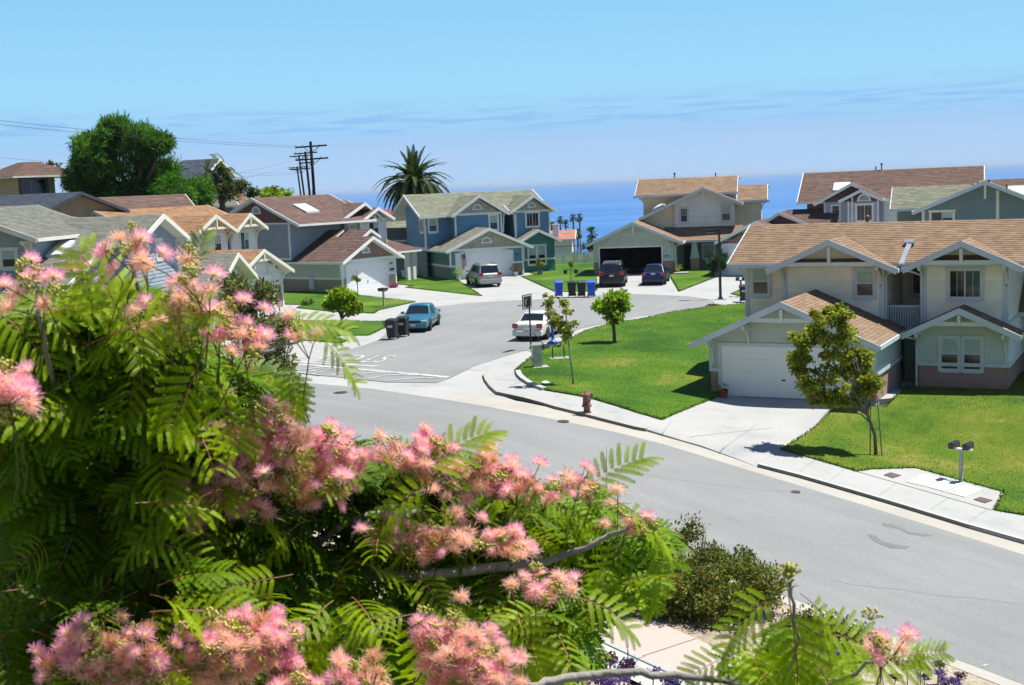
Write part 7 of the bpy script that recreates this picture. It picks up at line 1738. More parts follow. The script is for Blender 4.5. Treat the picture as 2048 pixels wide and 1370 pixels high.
for k in range(3): 
    a_, b_ = [q for q in tips if q[1] == 118][k * 1][0], [q for q in tips if q[1] == 150][k][0]; wire(a_, b_, 0.5, '%s power line slung between the first two utility poles' % ('left', 'middle', 'right')[k])
# ================================================================== flag, pots, small garden things
hFm = hF.matrix_basis if False else Matrix.Translation(hF.location) @ Matrix.Rotation(hF.rotation_euler.z, 4, 'Z')
p = hFm @ Vector((0.38, -0.05, 1.3)); t = empty('flag', p, hF.rotation_euler.z, 'american flag hanging from a short staff left of the blue house garage door', 'flag')
b = MB(); b.tube([(0, 0, 0.2), (0.28, -0.55, 1.05)], 0.015, 6); b.build('staff', M_WHITE, t)
b = MB(); M_FLAG = mat('flag_cloth', (1.3, 1.3, 1.3), 0.8, 0, vc=True)
for r_ in range(13):
    for k in range(12):
        u0, u1 = k / 12, (k + 1) / 12; v0, v1 = r_ / 13, (r_ + 1) / 13
        def Q(u, v): # cloth hangs down from the staff, folded
            return Vector((0.26 - 0.22 * v + 0.10 * u + 0.05 * math.sin(v * 7 + u * 3), -0.5 + 0.35 * v + 0.06 * math.sin(v * 9), 0.98 - 0.55 * v * 0.6 - 1.15 * u))
        red = (0.45, 0.03, 0.05) if r_ % 2 == 0 else (0.75, 0.75, 0.75)
        if u1 <= 0.42 and r_ < 7: red = (0.03, 0.05, 0.22)
        b.poly([Q(u0, v0), Q(u1, v0), Q(u1, v1), Q(u0, v1)], red)
fl = b.build('cloth', M_FLAG, t); b = MB()
for i in range(5):
    for j in range(6):
        u, v = 0.03 + 0.065 * j + 0.0, 0.03 + 0.1 * i; q = Vector((0.26 - 0.22 * v + 0.10 * u + 0.05 * math.sin(v * 7 + u * 3), -0.5 + 0.35 * v + 0.06 * math.sin(v * 9), 0.98 - 0.55 * v * 0.6 - 1.15 * u)) + Vector((0.0, -0.012, 0)); b.poly([q + Vector((-0.012, 0, 0)), q + Vector((0, 0, -0.012)), q + Vector((0.012, 0, 0)), q + Vector((0, 0, 0.012))])
b.build('stars', M_WHITE, fl)
def potplant(px, py, r, hh, label, lm, seed, potm=None, tintv=None, dz=0.03):
    t = empty('potted_plant', G(px, py, dz), 0, label, 'potted plant'); b = MB(); b.lathe([(0.14, 0), (0.2, 0.3), (0.22, 0.32), (0.17, 0.31)], 12); b.build('pot', potm or M_WHITE, t)
    leaves_obj('foliage', lm, cloud([(0, 0, 0.3 + hh / 2, r, r, hh / 2)], 2600, seed, 0.1), 0.22, 0.2, t, seed, 0.1, tint=tintv)
potplant(918, 560, 0.36, 0.6, 'leafy fern in a white pot left of the blue house garage door', L_BRIGHT, 81); potplant(1032, 551, 0.36, 0.6, 'red tinged plant in a white pot right of the blue house garage', L_OLIVE, 82, tintv=(0.3, (2.2, 0.6, 0.6)))
potplant(1447, 795, 0.10, 0.22, 'small plant in a red pot at the left corner of the near garage door', L_DARK, 83, mat('red_pot', (0.35, 0.07, 0.05)), dz=0.11)
potplant(1354, 546, 0.28, 0.4, 'yellow flowering pot beside the far tan garage', L_YELLOW, 84, mat('yellow_pot', (0.6, 0.5, 0.2)))
g = G(787, 575); t = empty('pink_flowers', g, 0, 'low mound of pink flowers by the lilac house garage', 'flowers'); leaves_obj('blossoms', mat('pink_petals', (0.62, 0.16, 0.30), 0.7, vc=True), cloud([(0, 0, 0.18, 0.35, 0.3, 0.16)], 16000, 5, 0.5), 0.07, 0.8, t, 5); leaves_obj('leaves', L_DARK, cloud([(0, 0, 0.1, 0.33, 0.3, 0.1)], 9000, 6, 0.1), 0.07, 0.5, t, 6)
g = G(1427, 612); t = empty('leaf_litter', g, 0, 'small heap of dry brown debris at the kerb by the street lamp', 'debris'); leaves_obj('dry_leaves', mat('dry_leaf', (0.30, 0.18, 0.09), 0.9, vc=True), cloud([(0, 0, 0.03, 0.5, 0.25, 0.04)], 22000, 8, 0.1), 0.09, 0.6, t, 8)
b = MB(); b.box(-0.6, 0.6, -0.5, 0.5, 0, 0.1); tag(b.build('concrete_step', M_CONC, loc=G(1363, 547, 0.02)), 'pale concrete step at the porch corner of the far tan house', 'step')
# ================================================================== grass blades on the two near lawns
def blades(poly, n, dz, seed, m, label_h=0.04):
    r = np.random.default_rng(seed); xs_ = [p.x for p in poly]; ys_ = [p.y for p in poly]; pts = []; pl = [(p.x, p.y) for p in poly]
    while len(pts) < n:
        x = r.uniform(min(xs_), max(xs_)); y = r.uniform(min(ys_), max(ys_))
        if x > 20 and y < 33: continue
        if inside((x, y), pl): pts.append((x, y, Hz(x, y) + dz))
    P = np.array(pts); d = np.zeros_like(P); d[:, 2] = 1.6
    return leaves_obj('grass', m, P, label_h, 0.35, None, seed, 0, tone=(0.8, 1.25), dirs=d, tint=(0.1, (1.5, 1.15, 1.0)))
L_GRASS = leaf_mat('grass_blade', (0.055, 0.135, 0.003), 0.3, (1.3, 1.4, 0.4)); L_GRASS2 = leaf_mat('grass_blade_dry', (0.095, 0.15, 0.006), 0.3, (1.3, 1.3, 0.4))
o = blades([Vector(p) for p in LAWNS[0][0]], 42000, 0.16, 91, L_GRASS); o['label'] = 'short green grass blades of the corner lawn'
o = blades([Vector(p) for p in LAWNS[1][0]], 46000, 0.15, 92, L_GRASS2); o['label'] = 'short yellow green grass blades of the right lawn'
ed = []; re_ = np.random.default_rng(77)
for (poly, dz, m) in LAWNS:
    for i in range(len(poly)):
        a, b_ = Vector(poly[i]), Vector(poly[(i + 1) % len(poly)]); L = (b_ - a).length
        if L > 30 or a.x > 20: continue
        for k in range(int(L * 55)):
            p = a.lerp(b_, re_.random()); x, y = p.x + re_.normal() * 0.03, p.y + re_.normal() * 0.03; ed.append((x, y, Hz(x, y) + dz - 0.04))
P = np.array(ed); d = re_.normal(size=P.shape) * 0.5; d[:, 2] = 1.1
leaves_obj('grass', L_GRASS, P, 0.10, 0.3, None, 78, 0, tone=(0.7, 1.25), dirs=d, tint=(0.2, (1.6, 1.1, 1.6)))['label'] = 'ragged grass along the lawn edges'
# ================================================================== the pink silk tree in the foreground
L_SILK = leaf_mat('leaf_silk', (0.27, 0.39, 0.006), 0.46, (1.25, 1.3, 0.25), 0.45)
L_SILK_SHADE = leaf_mat('leaf_silk_shaded', (0.14, 0.25, 0.006), 0.42, (1.2, 1.4, 0.35), 0.5)  # darker copy of the leaf colour: shade of the crown's gaps painted in
M_PETIOLE = mat('petiole', (0.34, 0.17, 0.08), 0.6, 0.2, 12, vc=True)
def frond_geo(seed, L=0.24, npair=10, nleaf=20, pl=0.105, lod=False):
    r = np.random.default_rng(seed); V = []; F = []; T = []; MI = []
    def add(vs, tone, mi=0):
        i = len(V); V.extend(vs); F.append(tuple(range(i, i + 4))); T.append(tone); MI.append(mi)
    arch = r.uniform(0.15, 0.5)
    def rach(t): return np.array([L * t * (1 - 0.12 * t), 0.03 * math.sin(t * 3 + seed) * L, -arch * L * t * t + 0.10 * L * t])
    m = 8 if not lod else 3
    for k in range(m):
        a, b = rach(k / m), rach((k + 1) / m); w = 0.0016
        add([a + [0, -w, 0.001], b + [0, -w, 0.001], b + [0, w, 0.001], a + [0, w, 0.001]], (1.2, 0.9, 0.8), 1); 
        add([a + [0, 0, -w], b + [0, 0, -w], b + [0, 0, w], a + [0, 0, w]], (1.2, 0.9, 0.8), 1)
    for k in range(npair):
        t = 0.26 + 0.74 * k / (npair - 1); p0 = rach(t); f = math.sin(math.pi * (0.25 + 0.62 * k / (npair - 1))) ; l = pl * (0.55 + 0.5 * f) * r.uniform(0.92, 1.08)
        ang = 1.15 - 0.55 * (k / (npair - 1))
        for s in (-1, 1):
            dx, dy = math.cos(ang), s * math.sin(ang); dr = r.uniform(0.25, 0.85); tn = r.uniform(0.8, 1.2)
            def pin(u): return p0 + np.array([dx * l * u * (1 - 0.1 * u), dy * l * u, -dr * l * u * u * 0.75 + 0.12 * l * u])
            def pdir(u): q = pin(u + 0.02) - pin(u - 0.02); return q / np.linalg.norm(q)
            n = nleaf if not lod else 5
            ll = 0.0088 if not lod else 0.0098; wd = l / n * (0.82 if not lod else 0.95)
            for j in range(n):
                u = 0.05 + 0.95 * (j + 0.5) / n; c = pin(u); d = pdir(u); sd = np.cross(d, [0, 0, 1.0]); sd /= np.linalg.norm(sd); up = np.cross(sd, d)
                lf = ll * (0.62 + 0.5 * math.sin(math.pi * min(1, 0.15 + u * 0.85)))
                for q in (-1, 1):
                    v = (sd * q * 0.93 + d * 0.38 + up * (0.10 if not lod else 0.05)) * lf * r.uniform(0.9, 1.1); h = d * wd * 0.5; lt = tn * r.uniform(0.88, 1.12)
                    add([c - h, c + h, c + v + h * 0.75, c + v - h * 0.75], (lt, lt, lt))
    return np.array(V), np.array(F, dtype=np.int32), np.array(T, np.float32), np.array(MI, np.int32)
def mesh_from(name, V, F, T, MI, mats):
    me = bpy.data.meshes.new(name); me.vertices.add(len(V)); me.vertices.foreach_set('co', V.reshape(-1).astype(np.float32))
    me.loops.add(F.size); me.loops.foreach_set('vertex_index', F.reshape(-1)); me.polygons.add(len(F))
    me.polygons.foreach_set('loop_start', np.arange(0, F.size, 4, dtype=np.int32)); me.polygons.foreach_set('loop_total', np.full(len(F), 4, dtype=np.int32))
    me.polygons.foreach_set('material_index', MI); me.update(calc_edges=True)
    c = np.ones((len(F), 4, 4), np.float32); c[:, :, :3] = T[:, None, :]
    me.color_attributes.new('tone', 'FLOAT_COLOR', 'CORNER').data.foreach_set('color', c.reshape(-1))
    for m in mats: me.materials.append(m)
    return me
FR = [frond_geo(100 + k, L=0.25 + 0.02 * (k % 3), npair=7 + k % 3, nleaf=20, pl=0.10) for k in range(7)]
FRM = [mesh_from('silk_leaf', *f, [L_SILK, M_PETIOLE]) for f in FR]
FRL = [frond_geo(200 + k, L=0.26, npair=7 + k % 3, pl=0.105, lod=True) for k in range(6)]
st_base = Vector((-2.3, 4.3, Hz(-2.3, 4.3)))
silk = empty('silk_tree', st_base, 0, 'large pink flowering silk tree filling the lower left foreground with feathery leaves', 'tree')
rs = np.random.default_rng(5); prs = random.Random(5)
def orient(P, d, n):
    d = Vector(d).normalized(); n = Vector(n); y = n.cross(d).normalized(); n = d.cross(y)
    return Matrix(((d.x, y.x, n.x, P[0]), (d.y, y.y, n.y, P[1]), (d.z, y.z, n.z, P[2]), (0, 0, 0, 1)))
def rand_frame(flat=0.7, out=None):
    a = prs.uniform(0, 2 * math.pi); el = prs.uniform(-0.75, 0.35)
    d = Vector((math.cos(a) * math.cos(el), math.sin(a) * math.cos(el), math.sin(el)))
    n = Vector((prs.gauss(0.12, 0.38), -flat + prs.gauss(0, 0.35), 1.0))
    return d, n
NLEAF = 0
def hero(px, py, dist, d=None, n=None, sc=1.0, k=None):
    global NLEAF
    P = AT(px, py, dist); dd, nn = rand_frame(); sc *= 0.62
    if d is None: P = P - dd * 0.11 * sc
    M = orient(P - st_base, d or dd, n or nn) @ Matrix.Scale(sc, 4)
    o = bpy.data.objects.new('leaf', FRM[prs.randrange(len(FRM)) if k is None else k]); COL.objects.link(o); o.parent = silk; o.matrix_local = M; NLEAF += 1
UL = [(0, 605), (70, 595), (160, 590), (240, 582), (330, 595), (365, 630), (395, 680), (460, 730), (530, 745), (560, 770), (540, 800), (500, 820), (400, 805), (300, 805), (200, 850), (0, 900)]
MID = [(240, 815), (420, 825), (520, 850), (640, 885), (860, 905), (990, 955), (1040, 975), (1160, 975), (1230, 1010), (1310, 1060), (1320, 1150), (1240, 1175), (1150, 1130), (1060, 1105), (900, 1100), (870, 1070), (800, 1062), (720, 1068), (690, 1015), (745, 985), (600, 1000), (560, 1100), (300, 1050)]
LOW = [(0, 880), (300, 1000), (600, 1080), (700, 1085), (1080, 1110), (1170, 1190), (1160, 1260), (1130, 1370), (0, 1385)]
SPR = [(1490, 1310), (1540, 1260), (1600, 1250), (1650, 1290), (1710, 1320), (1700, 1385), (1520, 1385)]
def samp(poly):
    xs_ = [p[0] for p in poly]; ys_ = [p[1] for p in poly]
    while True:
        x, y = prs.uniform(min(xs_), max(xs_)), prs.uniform(min(ys_), max(ys_))
        if inside((x, y), poly): return x, y
def dfront(px, py):
    d = 2.45 + 0.00075 * max(0, px - 300)
    if py > 1150: d -= 0.2
    return d
for poly, cnt in ((UL, 100), (MID, 84), (LOW, 66), (SPR, 16)):
    for _ in range(cnt):
        x, y = samp(poly); d = dfront(x, y) + prs.uniform(-0.05, 0.35) if poly is not SPR else prs.uniform(2.35, 2.6); hero(x, y, d, sc=prs.uniform(0.85, 1.15))
# leaves that stand out one by one in the outline
for (x, y, d, dr, n, s) in [(385, 545, 2.3, (0.22, 0.1, 1), (-0.15, -1, 0.3), 0.5), (258, 650, 2.2, (-0.30, 0.1, 0.45), (0.1, -0.9, 0.7), 1.15), (110, 620, 2.3, (0.9, 0.2, 0.05), (0, -0.6, 0.9), 1.1), (170, 700, 2.2, (0.9, 0.1, 0.35), (-0.2, -1, 0.6), 1.25),
        (60, 650, 2.2, (0.9, 0.2, 0.5), (-0.3, -1, 0.5), 1.1), (410, 690, 2.35, (-0.4, -0.1, -0.75), (0.2, -1, 0.3), 1.15), (440, 750, 2.4, (0.1, 0, -1), (0.1, -1, 0.1), 1.1), (620, 670, 2.6, (0.75, 0.1, -0.5), (0.1, -0.6, 1), 0.85), (575, 720, 2.6, (0.1, 0, -1), (0.3, -1, 0.2), 0.85),
        (545, 640, 2.55, (1, 0.2, -0.1), (0, -0.7, 1), 0.9), (820, 960, 2.75, (0.55, 0.2, 0.4), (-0.3, -0.8, 0.8), 1.25), (880, 960, 2.7, (-0.8, 0, -0.4), (0.0, -0.7, 0.9), 1.2), (1120, 985, 3.0, (-0.9, 0.1, 0.05), (0, -0.45, 1), 1.15), (1160, 1000, 3.0, (0.4, 0.1, 0.35), (-0.2, -0.8, 0.8), 1.2), (1230, 1000, 3.0, (0.85, 0.1, -0.5), (0.3, -0.5, 1), 1.2), (1290, 1060, 3.05, (0.45, 0, -0.95), (0.6, -0.9, 0.4), 1.15), (1250, 1060, 3.0, (-0.3, 0, -0.9), (0.2, -1, 0.3), 1.1),
        (1310, 1110, 3.1, (0.1, 0, -1), (0.6, -1, 0.3), 1.0), (1140, 1190, 2.7, (0.9, 0, -0.35), (0.2, -0.7, 0.9), 1.1), (1030, 1180, 2.6, (0.2, -0.1, -0.85), (0, -1, 0.5), 1.3), (780, 1220, 2.5, (-0.85, 0, -0.35), (0, -0.8, 0.8), 1.3), (830, 1200, 2.5, (0.2, 0, -1), (0, -1, 0.4), 1.2), (420, 1090, 2.7, (0.05, 0, -1), (0, -1, 0.3), 1.1), (310, 1080, 2.7, (-0.5, 0, -0.8), (-0.2, -1, 0.5), 1.0), (660, 1250, 2.4, (-0.45, 0, -0.9), (0, -1, 0.3), 1.1),
        (1582, 1168, 2.3, (0.04, -0.1, -0.62), (0.05, -0.9, 0.75), 1.35), (1575, 1180, 2.32, (-0.9, 0, -0.5), (-0.3, -0.6, 0.9), 1.0), (1600, 1185, 2.32, (0.75, 0.1, -0.75), (0.6, -0.7, 0.6), 1.0), (1590, 1290, 2.35, (-0.65, 0, -0.75), (-0.2, -1, 0.5), 1.1), (1600, 1260, 2.35, (0.95, 0, -0.15), (0, -0.8, 0.8), 1.1), (1480, 1300, 2.4, (-0.7, 0, -0.35), (0, -0.9, 0.7), 0.8), (1690, 1330, 2.35, (0.9, 0, 0.1), (0, -0.9, 0.8), 1.0), (1600, 1300, 2.3, (0.6, 0, -0.8), (0.1, -1, 0.4), 1.15), (1785, 1320, 2.3, (0.9, 0, 0.15), (0, -0.9, 0.7), 0.6)]:
    hero(x, y, d, d=dr, n=n, sc=s)
# every further leaf: one mass of the same leaf geometry through the depth of the crown
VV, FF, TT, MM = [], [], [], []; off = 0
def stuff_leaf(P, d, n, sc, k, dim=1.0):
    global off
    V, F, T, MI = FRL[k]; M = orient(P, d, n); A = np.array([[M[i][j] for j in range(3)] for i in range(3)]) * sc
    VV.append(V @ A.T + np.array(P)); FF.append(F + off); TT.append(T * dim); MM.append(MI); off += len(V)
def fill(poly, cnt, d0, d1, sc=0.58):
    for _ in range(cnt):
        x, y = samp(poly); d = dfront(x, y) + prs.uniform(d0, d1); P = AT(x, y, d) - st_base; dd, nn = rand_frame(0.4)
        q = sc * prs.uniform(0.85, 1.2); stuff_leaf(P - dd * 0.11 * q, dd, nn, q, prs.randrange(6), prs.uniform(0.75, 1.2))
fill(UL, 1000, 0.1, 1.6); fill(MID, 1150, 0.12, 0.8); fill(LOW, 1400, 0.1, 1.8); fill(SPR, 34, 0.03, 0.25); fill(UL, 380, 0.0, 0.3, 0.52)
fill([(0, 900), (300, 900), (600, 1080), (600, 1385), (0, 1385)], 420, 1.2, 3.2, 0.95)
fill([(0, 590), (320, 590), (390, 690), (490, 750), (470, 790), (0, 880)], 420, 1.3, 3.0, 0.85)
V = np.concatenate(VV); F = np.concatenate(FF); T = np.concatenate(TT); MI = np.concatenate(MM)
me = mesh_from('foliage', V, F.astype(np.int32), T, MI, [L_SILK_SHADE, M_PETIOLE]); o = bpy.data.objects.new('foliage', me); COL.objects.link(o); o.parent = silk; o['kind'] = 'stuff'

# blossoms
M_PETAL = mat('silk_filaments', (1.38, 1.38, 1.38), 0.75, 0.0, 1, vc=True, trans=(0.6, (1.15, 1.1, 1.1)), spec=0.1)
M_BUD = mat('flower_buds', (0.60, 0.56, 0.12), 0.6, 0.2, 30, vc=True)
def blossom_mesh(seed, kind):
    r = np.random.default_rng(seed); V = []; F = []; T = []; n = 260
    base = np.array((0.90, 0.82, 0.42)); mid = np.array((0.96, 0.76, 0.68)); tip = np.array((0.92, 0.36, 0.64))
    if kind == 1: base = np.array((0.86, 0.76, 0.44)); mid = np.array((0.95, 0.68, 0.50)); tip = np.array((0.95, 0.58, 0.58))
    if kind == 2: base = np.array((0.68, 0.55, 0.26)); mid = np.array((0.74, 0.48, 0.27)); tip = np.array((0.78, 0.42, 0.30))
    R0 = 0.028 if kind == 0 else (0.026 if kind == 1 else 0.021)
    for k in range(n):
        a = r.uniform(0, 2 * math.pi); th = math.acos(1 - r.random() * (0.95 if kind == 0 else 1.25)); d = np.array([math.sin(th) * math.cos(a), math.sin(th) * math.sin(a), math.cos(th)])
        l = R0 * r.uniform(0.75, 1.1); c = r.normal(size=3) * 0.18 * (1 + kind * 0.8); s = np.cross(d, r.normal(size=3)); s /= np.linalg.norm(s); w = 0.0005
        pts = [np.zeros(3) + d * 0.003, d * l * 0.6 + c * l * 0.3, d * l + c * l]
        cols = [base, mid * r.uniform(0.9, 1.1), tip * r.uniform(0.9, 1.15)]
        for j in range(2):
            i = len(V); V += [pts[j] - s * w * (0.8 + 0.3 * j), pts[j + 1] - s * w * (1.1 + 0.2 * j), pts[j + 1] + s * w * (1.1 + 0.2 * j), pts[j] + s * w * (0.8 + 0.3 * j)]
            F.append((i, i + 1, i + 2, i + 3)); T.append([cols[j], cols[j + 1], cols[j + 1], cols[j]])
    me = bpy.data.meshes.new('blossom'); me.from_pydata([tuple(v) for v in V], [], F); me.materials.append(M_PETAL)
    c = np.ones((len(F), 4, 4), np.float32); c[:, :, :3] = np.clip(np.array(T), 0, 1); me.color_attributes.new('tone', 'FLOAT_COLOR', 'CORNER').data.foreach_set('color', c.reshape(-1)); return me
BL = [blossom_mesh(300 + k, (0, 0, 0, 1, 1, 2)[k]) for k in range(6)]
bb = MB(); r_ = random.Random(2)
for k in range(16):
    a = r_.uniform(0, 6.28); th = r_.uniform(0, 1.2); l = r_.uniform(0.018, 0.032); q = Vector((math.sin(th) * math.cos(a), math.sin(th) * math.sin(a), math.cos(th))) * l
    bb.bar((0, 0, 0), q, 0.0012, tone=(0.9, 1, 0.9)); tn = r_.uniform(0.7, 1.3); bb.lathe([(0.0006, -0.0035), (0.0030, -0.001), (0.0034, 0.0015), (0.0006, 0.004)], 6, tuple(q), tone=(tn, tn, tn * 0.8))
budm = bb.mesh('buds', M_BUD, True)
CL = [(255, 490, 3, 0, 2.2), (235, 510, 2, 0, 2.2), (285, 515, 3, 1, 2.2), (75, 560, 5, 0, 2.1), (100, 590, 2, 1, 2.1), (175, 560, 2, 1, 2.3), (265, 612, 2, 0, 2.2), (390, 555, 4, 0, 2.2), (370, 520, 2, 0, 2.2), (410, 570, 2, 1, 2.2), (400, 605, 5, 0, 2.3), (350, 610, 2, 0, 2.25), (370, 640, 3, 1, 2.3), (430, 640, 3, 1, 2.3), (340, 655, 3, 2, 2.3), (480, 660, 5, 0, 2.3), (455, 680, 3, 0, 2.3), (485, 690, 3, 1, 2.3), (612, 672, 4, 0, 2.6), (5, 765, 4, 0, 1.9), (10, 790, 2, 1, 1.9), (265, 812, 2, 0, 2.7), (305, 825, 4, 1, 2.7), (345, 800, 3, 1, 2.7), (345, 850, 3, 0, 2.7), (420, 820, 4, 0, 2.6), (455, 845, 4, 0, 2.6), (430, 860, 4, 1, 2.6), (525, 838, 4, 0, 2.6), (560, 860, 4, 0, 2.6), (560, 895, 4, 1, 2.6), (480, 880, 4, 0, 2.6),
      (640, 880, 5, 0, 2.7), (610, 905, 5, 1, 2.7), (540, 925, 4, 1, 2.6), (500, 945, 5, 0, 2.6), (640, 930, 5, 1, 2.7), (580, 960, 5, 2, 2.6), (690, 905, 5, 0, 2.75), (700, 940, 4, 0, 2.75), (660, 975, 4, 0, 2.7), (620, 985, 4, 2, 2.7), (590, 1000, 3, 2, 2.7), (430, 985, 5, 1, 2.6), (395, 1000, 5, 0, 2.6), (350, 990, 3, 1, 2.6), (375, 1030, 3, 2, 2.6), (460, 1000, 4, 2, 2.6), (495, 1015, 2, 1, 2.6), (275, 930, 3, 2, 2.9), (245, 970, 3, 2, 2.9), (330, 950, 2, 2, 2.9),
      (790, 900, 4, 0, 2.8), (830, 910, 4, 1, 2.8), (870, 900, 5, 0, 2.8), (850, 940, 3, 1, 2.8), (955, 930, 4, 1, 2.9), (1000, 950, 5, 0, 2.9), (1030, 975, 4, 1, 2.9), (985, 965, 3, 0, 2.9), (920, 960, 2, 1, 2.9), (1052, 950, 1, 0, 2.9), (1150, 968, 2, 0, 3.0), (1180, 978, 2, 1, 3.0), (1085, 988, 2, 0, 3.0), (755, 1055, 2, 0, 2.8), (770, 1075, 2, 0, 2.8), (800, 1070, 2, 0, 2.8), (835, 1090, 3, 1, 2.8), (880, 1065, 3, 1, 2.8), (930, 1080, 3, 1, 2.8), (1000, 1075, 3, 0, 2.8), (1020, 1095, 3, 1, 2.8), (1070, 1165, 3, 1, 2.7), (1100, 1175, 2, 1, 2.7), (1235, 1025, 1, 1, 3.0), (1290, 1052, 2, 1, 3.0),
      (120, 1310, 3, 0, 2.3), (165, 1290, 4, 0, 2.3), (190, 1330, 4, 1, 2.3), (130, 1345, 3, 1, 2.3), (240, 1310, 4, 1, 2.3), (290, 1325, 4, 0, 2.3), (310, 1345, 3, 1, 2.3), (255, 1248, 1, 0, 2.4), (270, 1265, 1, 1, 2.4), (400, 1262, 3, 0, 2.35), (435, 1275, 4, 0, 2.35), (480, 1290, 5, 1, 2.35), (510, 1265, 3, 0, 2.35), (570, 1270, 3, 0, 2.35), (540, 1300, 4, 0, 2.35), (480, 1330, 4, 1, 2.35), (560, 1335, 4, 0, 2.35), (370, 1350, 3, 0, 2.35), (430, 1345, 3, 1, 2.35), (600, 1355, 3, 0, 2.35), (220, 1360, 3, 1, 2.3), (700, 1345, 3, 0, 2.3), (735, 1360, 3, 1, 2.3), (885, 1250, 3, 0, 2.4), (925, 1255, 3, 0, 2.4), (870, 1290, 4, 2, 2.4), (915, 1285, 3, 1, 2.4), (930, 1310, 3, 0, 2.4), (975, 1325, 4, 0, 2.4), (895, 1350, 4, 1, 2.4), (950, 1355, 4, 1, 2.4), (990, 1350, 3, 1, 2.4), (1770, 1292, 2, 0, 2.2), (1768, 1318, 1, 1, 2.2), (120, 1195, 3, 2, 2.8), (150, 1230, 3, 2, 2.8), (40, 1310, 3, 2, 2.9)]
nb = 0; TW = MB(); SB = []
for (x, y, n, kd, d) in CL:
    C0 = AT(x, y, d); nkeep = max(1, int(n * 0.72)); n = int(n * (1.1 if y < 720 else 2.9) + 0.5)
    for k in range(n):
        pass
        q = C0 + Vector((prs.gauss(0, 0.027), prs.gauss(0, 0.028), prs.gauss(0, 0.019))); v = prs.choice({0: (0, 1, 2, 0, 3, 4), 1: (3, 4, 3, 4, 1, 5), 2: (5, 5, 4)}[kd])
        dn = Vector((prs.gauss(0.1, 0.5), prs.gauss(-0.35, 0.4), prs.uniform(0.5, 1.1)))
        Mb = orient(q - st_base, dn.cross(Vector((0.3, 1, 0.2))), dn) @ Matrix.Scale(prs.uniform(0.54, 0.78), 4)
        if k < nkeep and nb < 290:
            o = bpy.data.objects.new('blossom', BL[v]); COL.objects.link(o); o.parent = silk; o.matrix_local = Mb; nb += 1
        else:
            SB.append((v, Mb))
        TW.tube([q - st_base, (q + C0) / 2 - st_base - Vector((0, 0, 0.02)), C0 - st_base + Vector((0, 0.02, -0.05))], 0.0012, 4, tone=(0.8, 1, 0.6))
    for k in range(4 if n > 4 else 1):
        q = C0 + Vector((prs.gauss(0, 0.02), prs.gauss(-0.01, 0.02), prs.gauss(-0.005, 0.015))); dn = Vector((prs.gauss(0, 0.5), prs.gauss(-0.4, 0.4), 1.0))
        o = bpy.data.objects.new('bud_cluster', budm); COL.objects.link(o); o.parent = silk; o.matrix_local = orient(q - st_base, dn.cross(Vector((0.3, 1, 0.2))), dn) @ Matrix.Scale(prs.uniform(0.6, 0.95), 4)
    e = C0 - st_base; TW.tube([e + Vector((0, 0.02, -0.05)), e + Vector((prs.uniform(-0.08, 0.02), 0.12, -0.16)), e + Vector((prs.uniform(-0.15, 0), 0.22, -0.22))], [0.0013, 0.0016, 0.002], 4, tone=(0.7, 0.75, 0.5))
VV, CC = [], []
for v, Mb in SB:
    me = BL[v]; n_ = len(me.vertices); A = np.empty(n_ * 3, np.float32); me.vertices.foreach_get('co', A); A = A.reshape(-1, 3)
    Mn = np.array([[Mb[i][j] for j in range(4)] for i in range(3)]); VV.append(A @ Mn[:, :3].T + Mn[:, 3])
    c = np.empty(len(me.loops) * 4, np.float32); me.color_attributes['tone'].data.foreach_get('color', c); CC.append(c.reshape(-1, 4, 4))
V = np.concatenate(VV); nf = len(V) // 4; F = np.arange(nf * 4, dtype=np.int32).reshape(-1, 4)
me = mesh_from('blossoms', V, F, np.ones((nf, 3), np.float32), np.zeros(nf, np.int32), [M_PETAL]); me.color_attributes['tone'].data.foreach_set('color', np.concatenate(CC).reshape(-1))
o = bpy.data.objects.new('blossoms', me); COL.objects.link(o); o.parent = silk; o['kind'] = 'stuff'
TW.build('flower_stalks', mat('green_twig', (0.11, 0.13, 0.04), 0.7, 0.2, 20, vc=True), silk)
# trunk and branches
def br(pts, r0, r1, b):
    P = [AT(*p) - st_base for p in pts]; n = len(P); out = []
    for i in range(n - 1):                        # small bends so that no branch is a straight rod
        a, b0, c, d = P[max(0, i - 1)], P[i], P[i + 1], P[min(n - 1, i + 2)]
        for k in range(4):
            t = k / 4; q = 0.5 * ((2 * b0) + (c - a) * t + (2 * a - 5 * b0 + 4 * c - d) * t * t + (3 * b0 - a - 3 * c + d) * t ** 3); out.append(q + (Vector((prs.gauss(0, 0.003), prs.gauss(0, 0.003), prs.gauss(0, 0.003))) if k else Vector()))
    out.append(P[-1]); b.tube(out, [r0 + (r1 - r0) * k / (len(out) - 1) for k in range(len(out))], 8)
b = MB(); b.tube([(0, 0, -0.2), (0.05, -0.1, 0.8), (0.25, -0.3, 1.5)], [0.15, 0.12, 0.10], 12)
f0 = AT(200, 1385, 3.6)
b.tube([(0.25, -0.3, 1.5), f0 - st_base, AT(330, 1250, 3.2) - st_base, AT(520, 1150, 3.0) - st_base], [0.10, 0.07, 0.05, 0.03], 10)
b.tube([(0.25, -0.3, 1.5), AT(60, 1250, 3.6) - st_base, AT(20, 1000, 3.0) - st_base, AT(10, 900, 2.6) - st_base], [0.09, 0.06, 0.04, 0.03], 10)
br([(10, 900, 2.6), (120, 838, 2.65), (230, 790, 2.8), (330, 735, 2.9), (420, 690, 2.9)], 0.016, 0.007, b); br([(-40, 1118, 3.0), (60, 1108, 2.75), (150, 1100, 2.75), (260, 1085, 3.0), (400, 1060, 3.0)], 0.02, 0.008, b)
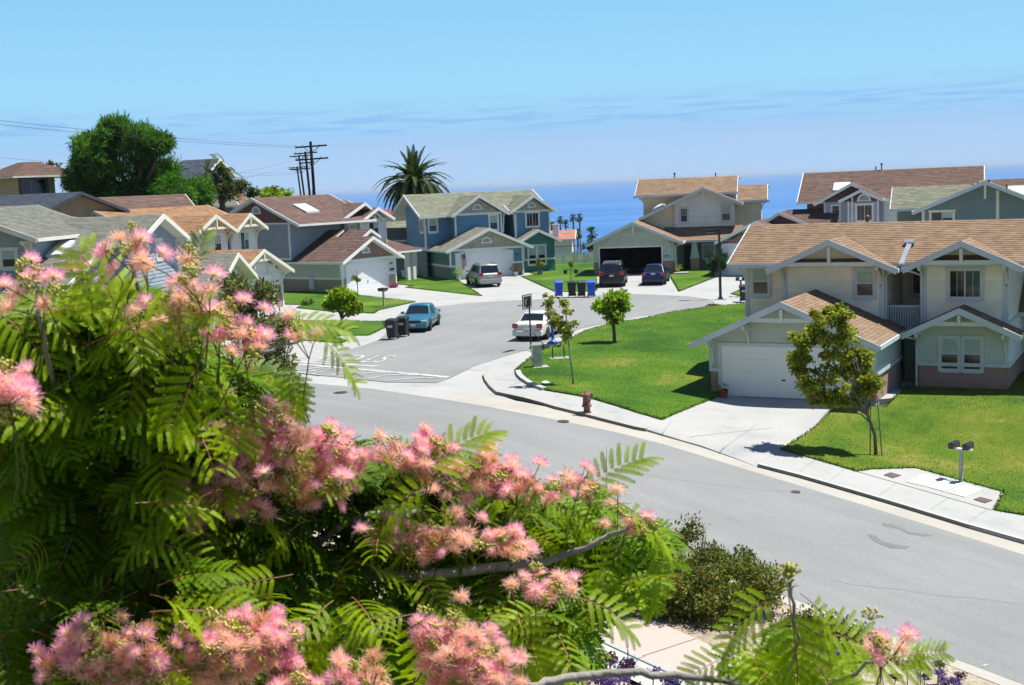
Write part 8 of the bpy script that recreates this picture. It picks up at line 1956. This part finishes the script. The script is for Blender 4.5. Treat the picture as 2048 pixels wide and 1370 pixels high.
br([(520, 1150, 3.0), (640, 1080, 2.95), (700, 1040, 2.9), (770, 1025, 2.9), (850, 1030, 2.9)], 0.014, 0.006, b); br([(640, 1080, 2.95), (720, 1030, 2.95), (800, 1008, 2.95), (900, 950, 2.95)], 0.010, 0.004, b)
br([(520, 1150, 3.0), (800, 1150, 3.0), (1055, 1130, 3.0), (1100, 1120, 3.0), (1200, 1080, 3.0), (1290, 1040, 3.0)], 0.016, 0.004, b)
br([(700, 1400, 2.6), (900, 1395, 2.5), (1050, 1376, 2.4), (1130, 1356, 2.4), (1250, 1346, 2.4), (1350, 1349, 2.4), (1450, 1362, 2.4), (1560, 1385, 2.4)], 0.012, 0.005, b); br([(1560, 1385, 2.4), (1590, 1300, 2.38), (1588, 1230, 2.35), (1580, 1165, 2.33)], 0.005, 0.003, b); br([(1560, 1385, 2.4), (1680, 1360, 2.35), (1770, 1310, 2.25)], 0.004, 0.003, b)
br([(420, 690, 2.9), (400, 640, 2.5), (385, 590, 2.3), (375, 530, 2.25)], 0.006, 0.003, b); br([(330, 735, 2.9), (290, 620, 2.4), (260, 520, 2.2)], 0.006, 0.003, b); br([(420, 690, 2.9), (500, 700, 2.6), (560, 690, 2.6), (610, 680, 2.6)], 0.005, 0.002, b); br([(120, 838, 2.65), (90, 700, 2.3), (75, 580, 2.15)], 0.006, 0.003, b)
b.tube([(0.25, -0.3, 1.5), AT(420, 1480, 2.9) - st_base, AT(700, 1400, 2.6) - st_base], [0.06, 0.03, 0.014], 8)
b.build('trunk', M_BARKG, silk, True)
# small flower umbel and seed tuft above the lone spray
b = MB(); r_ = random.Random(3); C0 = AT(1577, 1150, 2.33) - st_base
for k in range(34):
    a = r_.uniform(0, 6.28); th = r_.uniform(0, 1.3); l = r_.uniform(0.012, 0.026); q = C0 + Vector((math.sin(th) * math.cos(a), math.sin(th) * math.sin(a), math.cos(th))) * l
    b.bar(C0 - Vector((0, 0, 0.01)), q, 0.0014); b.lathe([(0.0006, -0.004), (0.0036, 0), (0.0006, 0.004)], 6, tuple(q))
b.build('bud_cluster', M_BUD, silk)
print('silk leaves', NLEAF, 'blossoms', nb, 'stuff quads', len(F))
# ================================================================== sea air
hm = bpy.data.materials.new('sea_haze'); hm.use_nodes = True; nt = hm.node_tree; nt.nodes.clear()
ho = nt.nodes.new('ShaderNodeOutputMaterial'); hv = nt.nodes.new('ShaderNodeVolumePrincipled'); hv.inputs["Color"].default_value = (0.56, 0.68, 0.82, 1); hv.inputs['Density'].default_value = 0.00006
nt.links.new(hv.outputs[0], ho.inputs['Volume'])
b = MB(); b.box(-52000, 52000, -60, 52000, -47.5, 9.5)
hz = b.build('haze', hm); hz['kind'] = 'stuff'; hz['label'] = 'thin blue sea haze over the whole view'
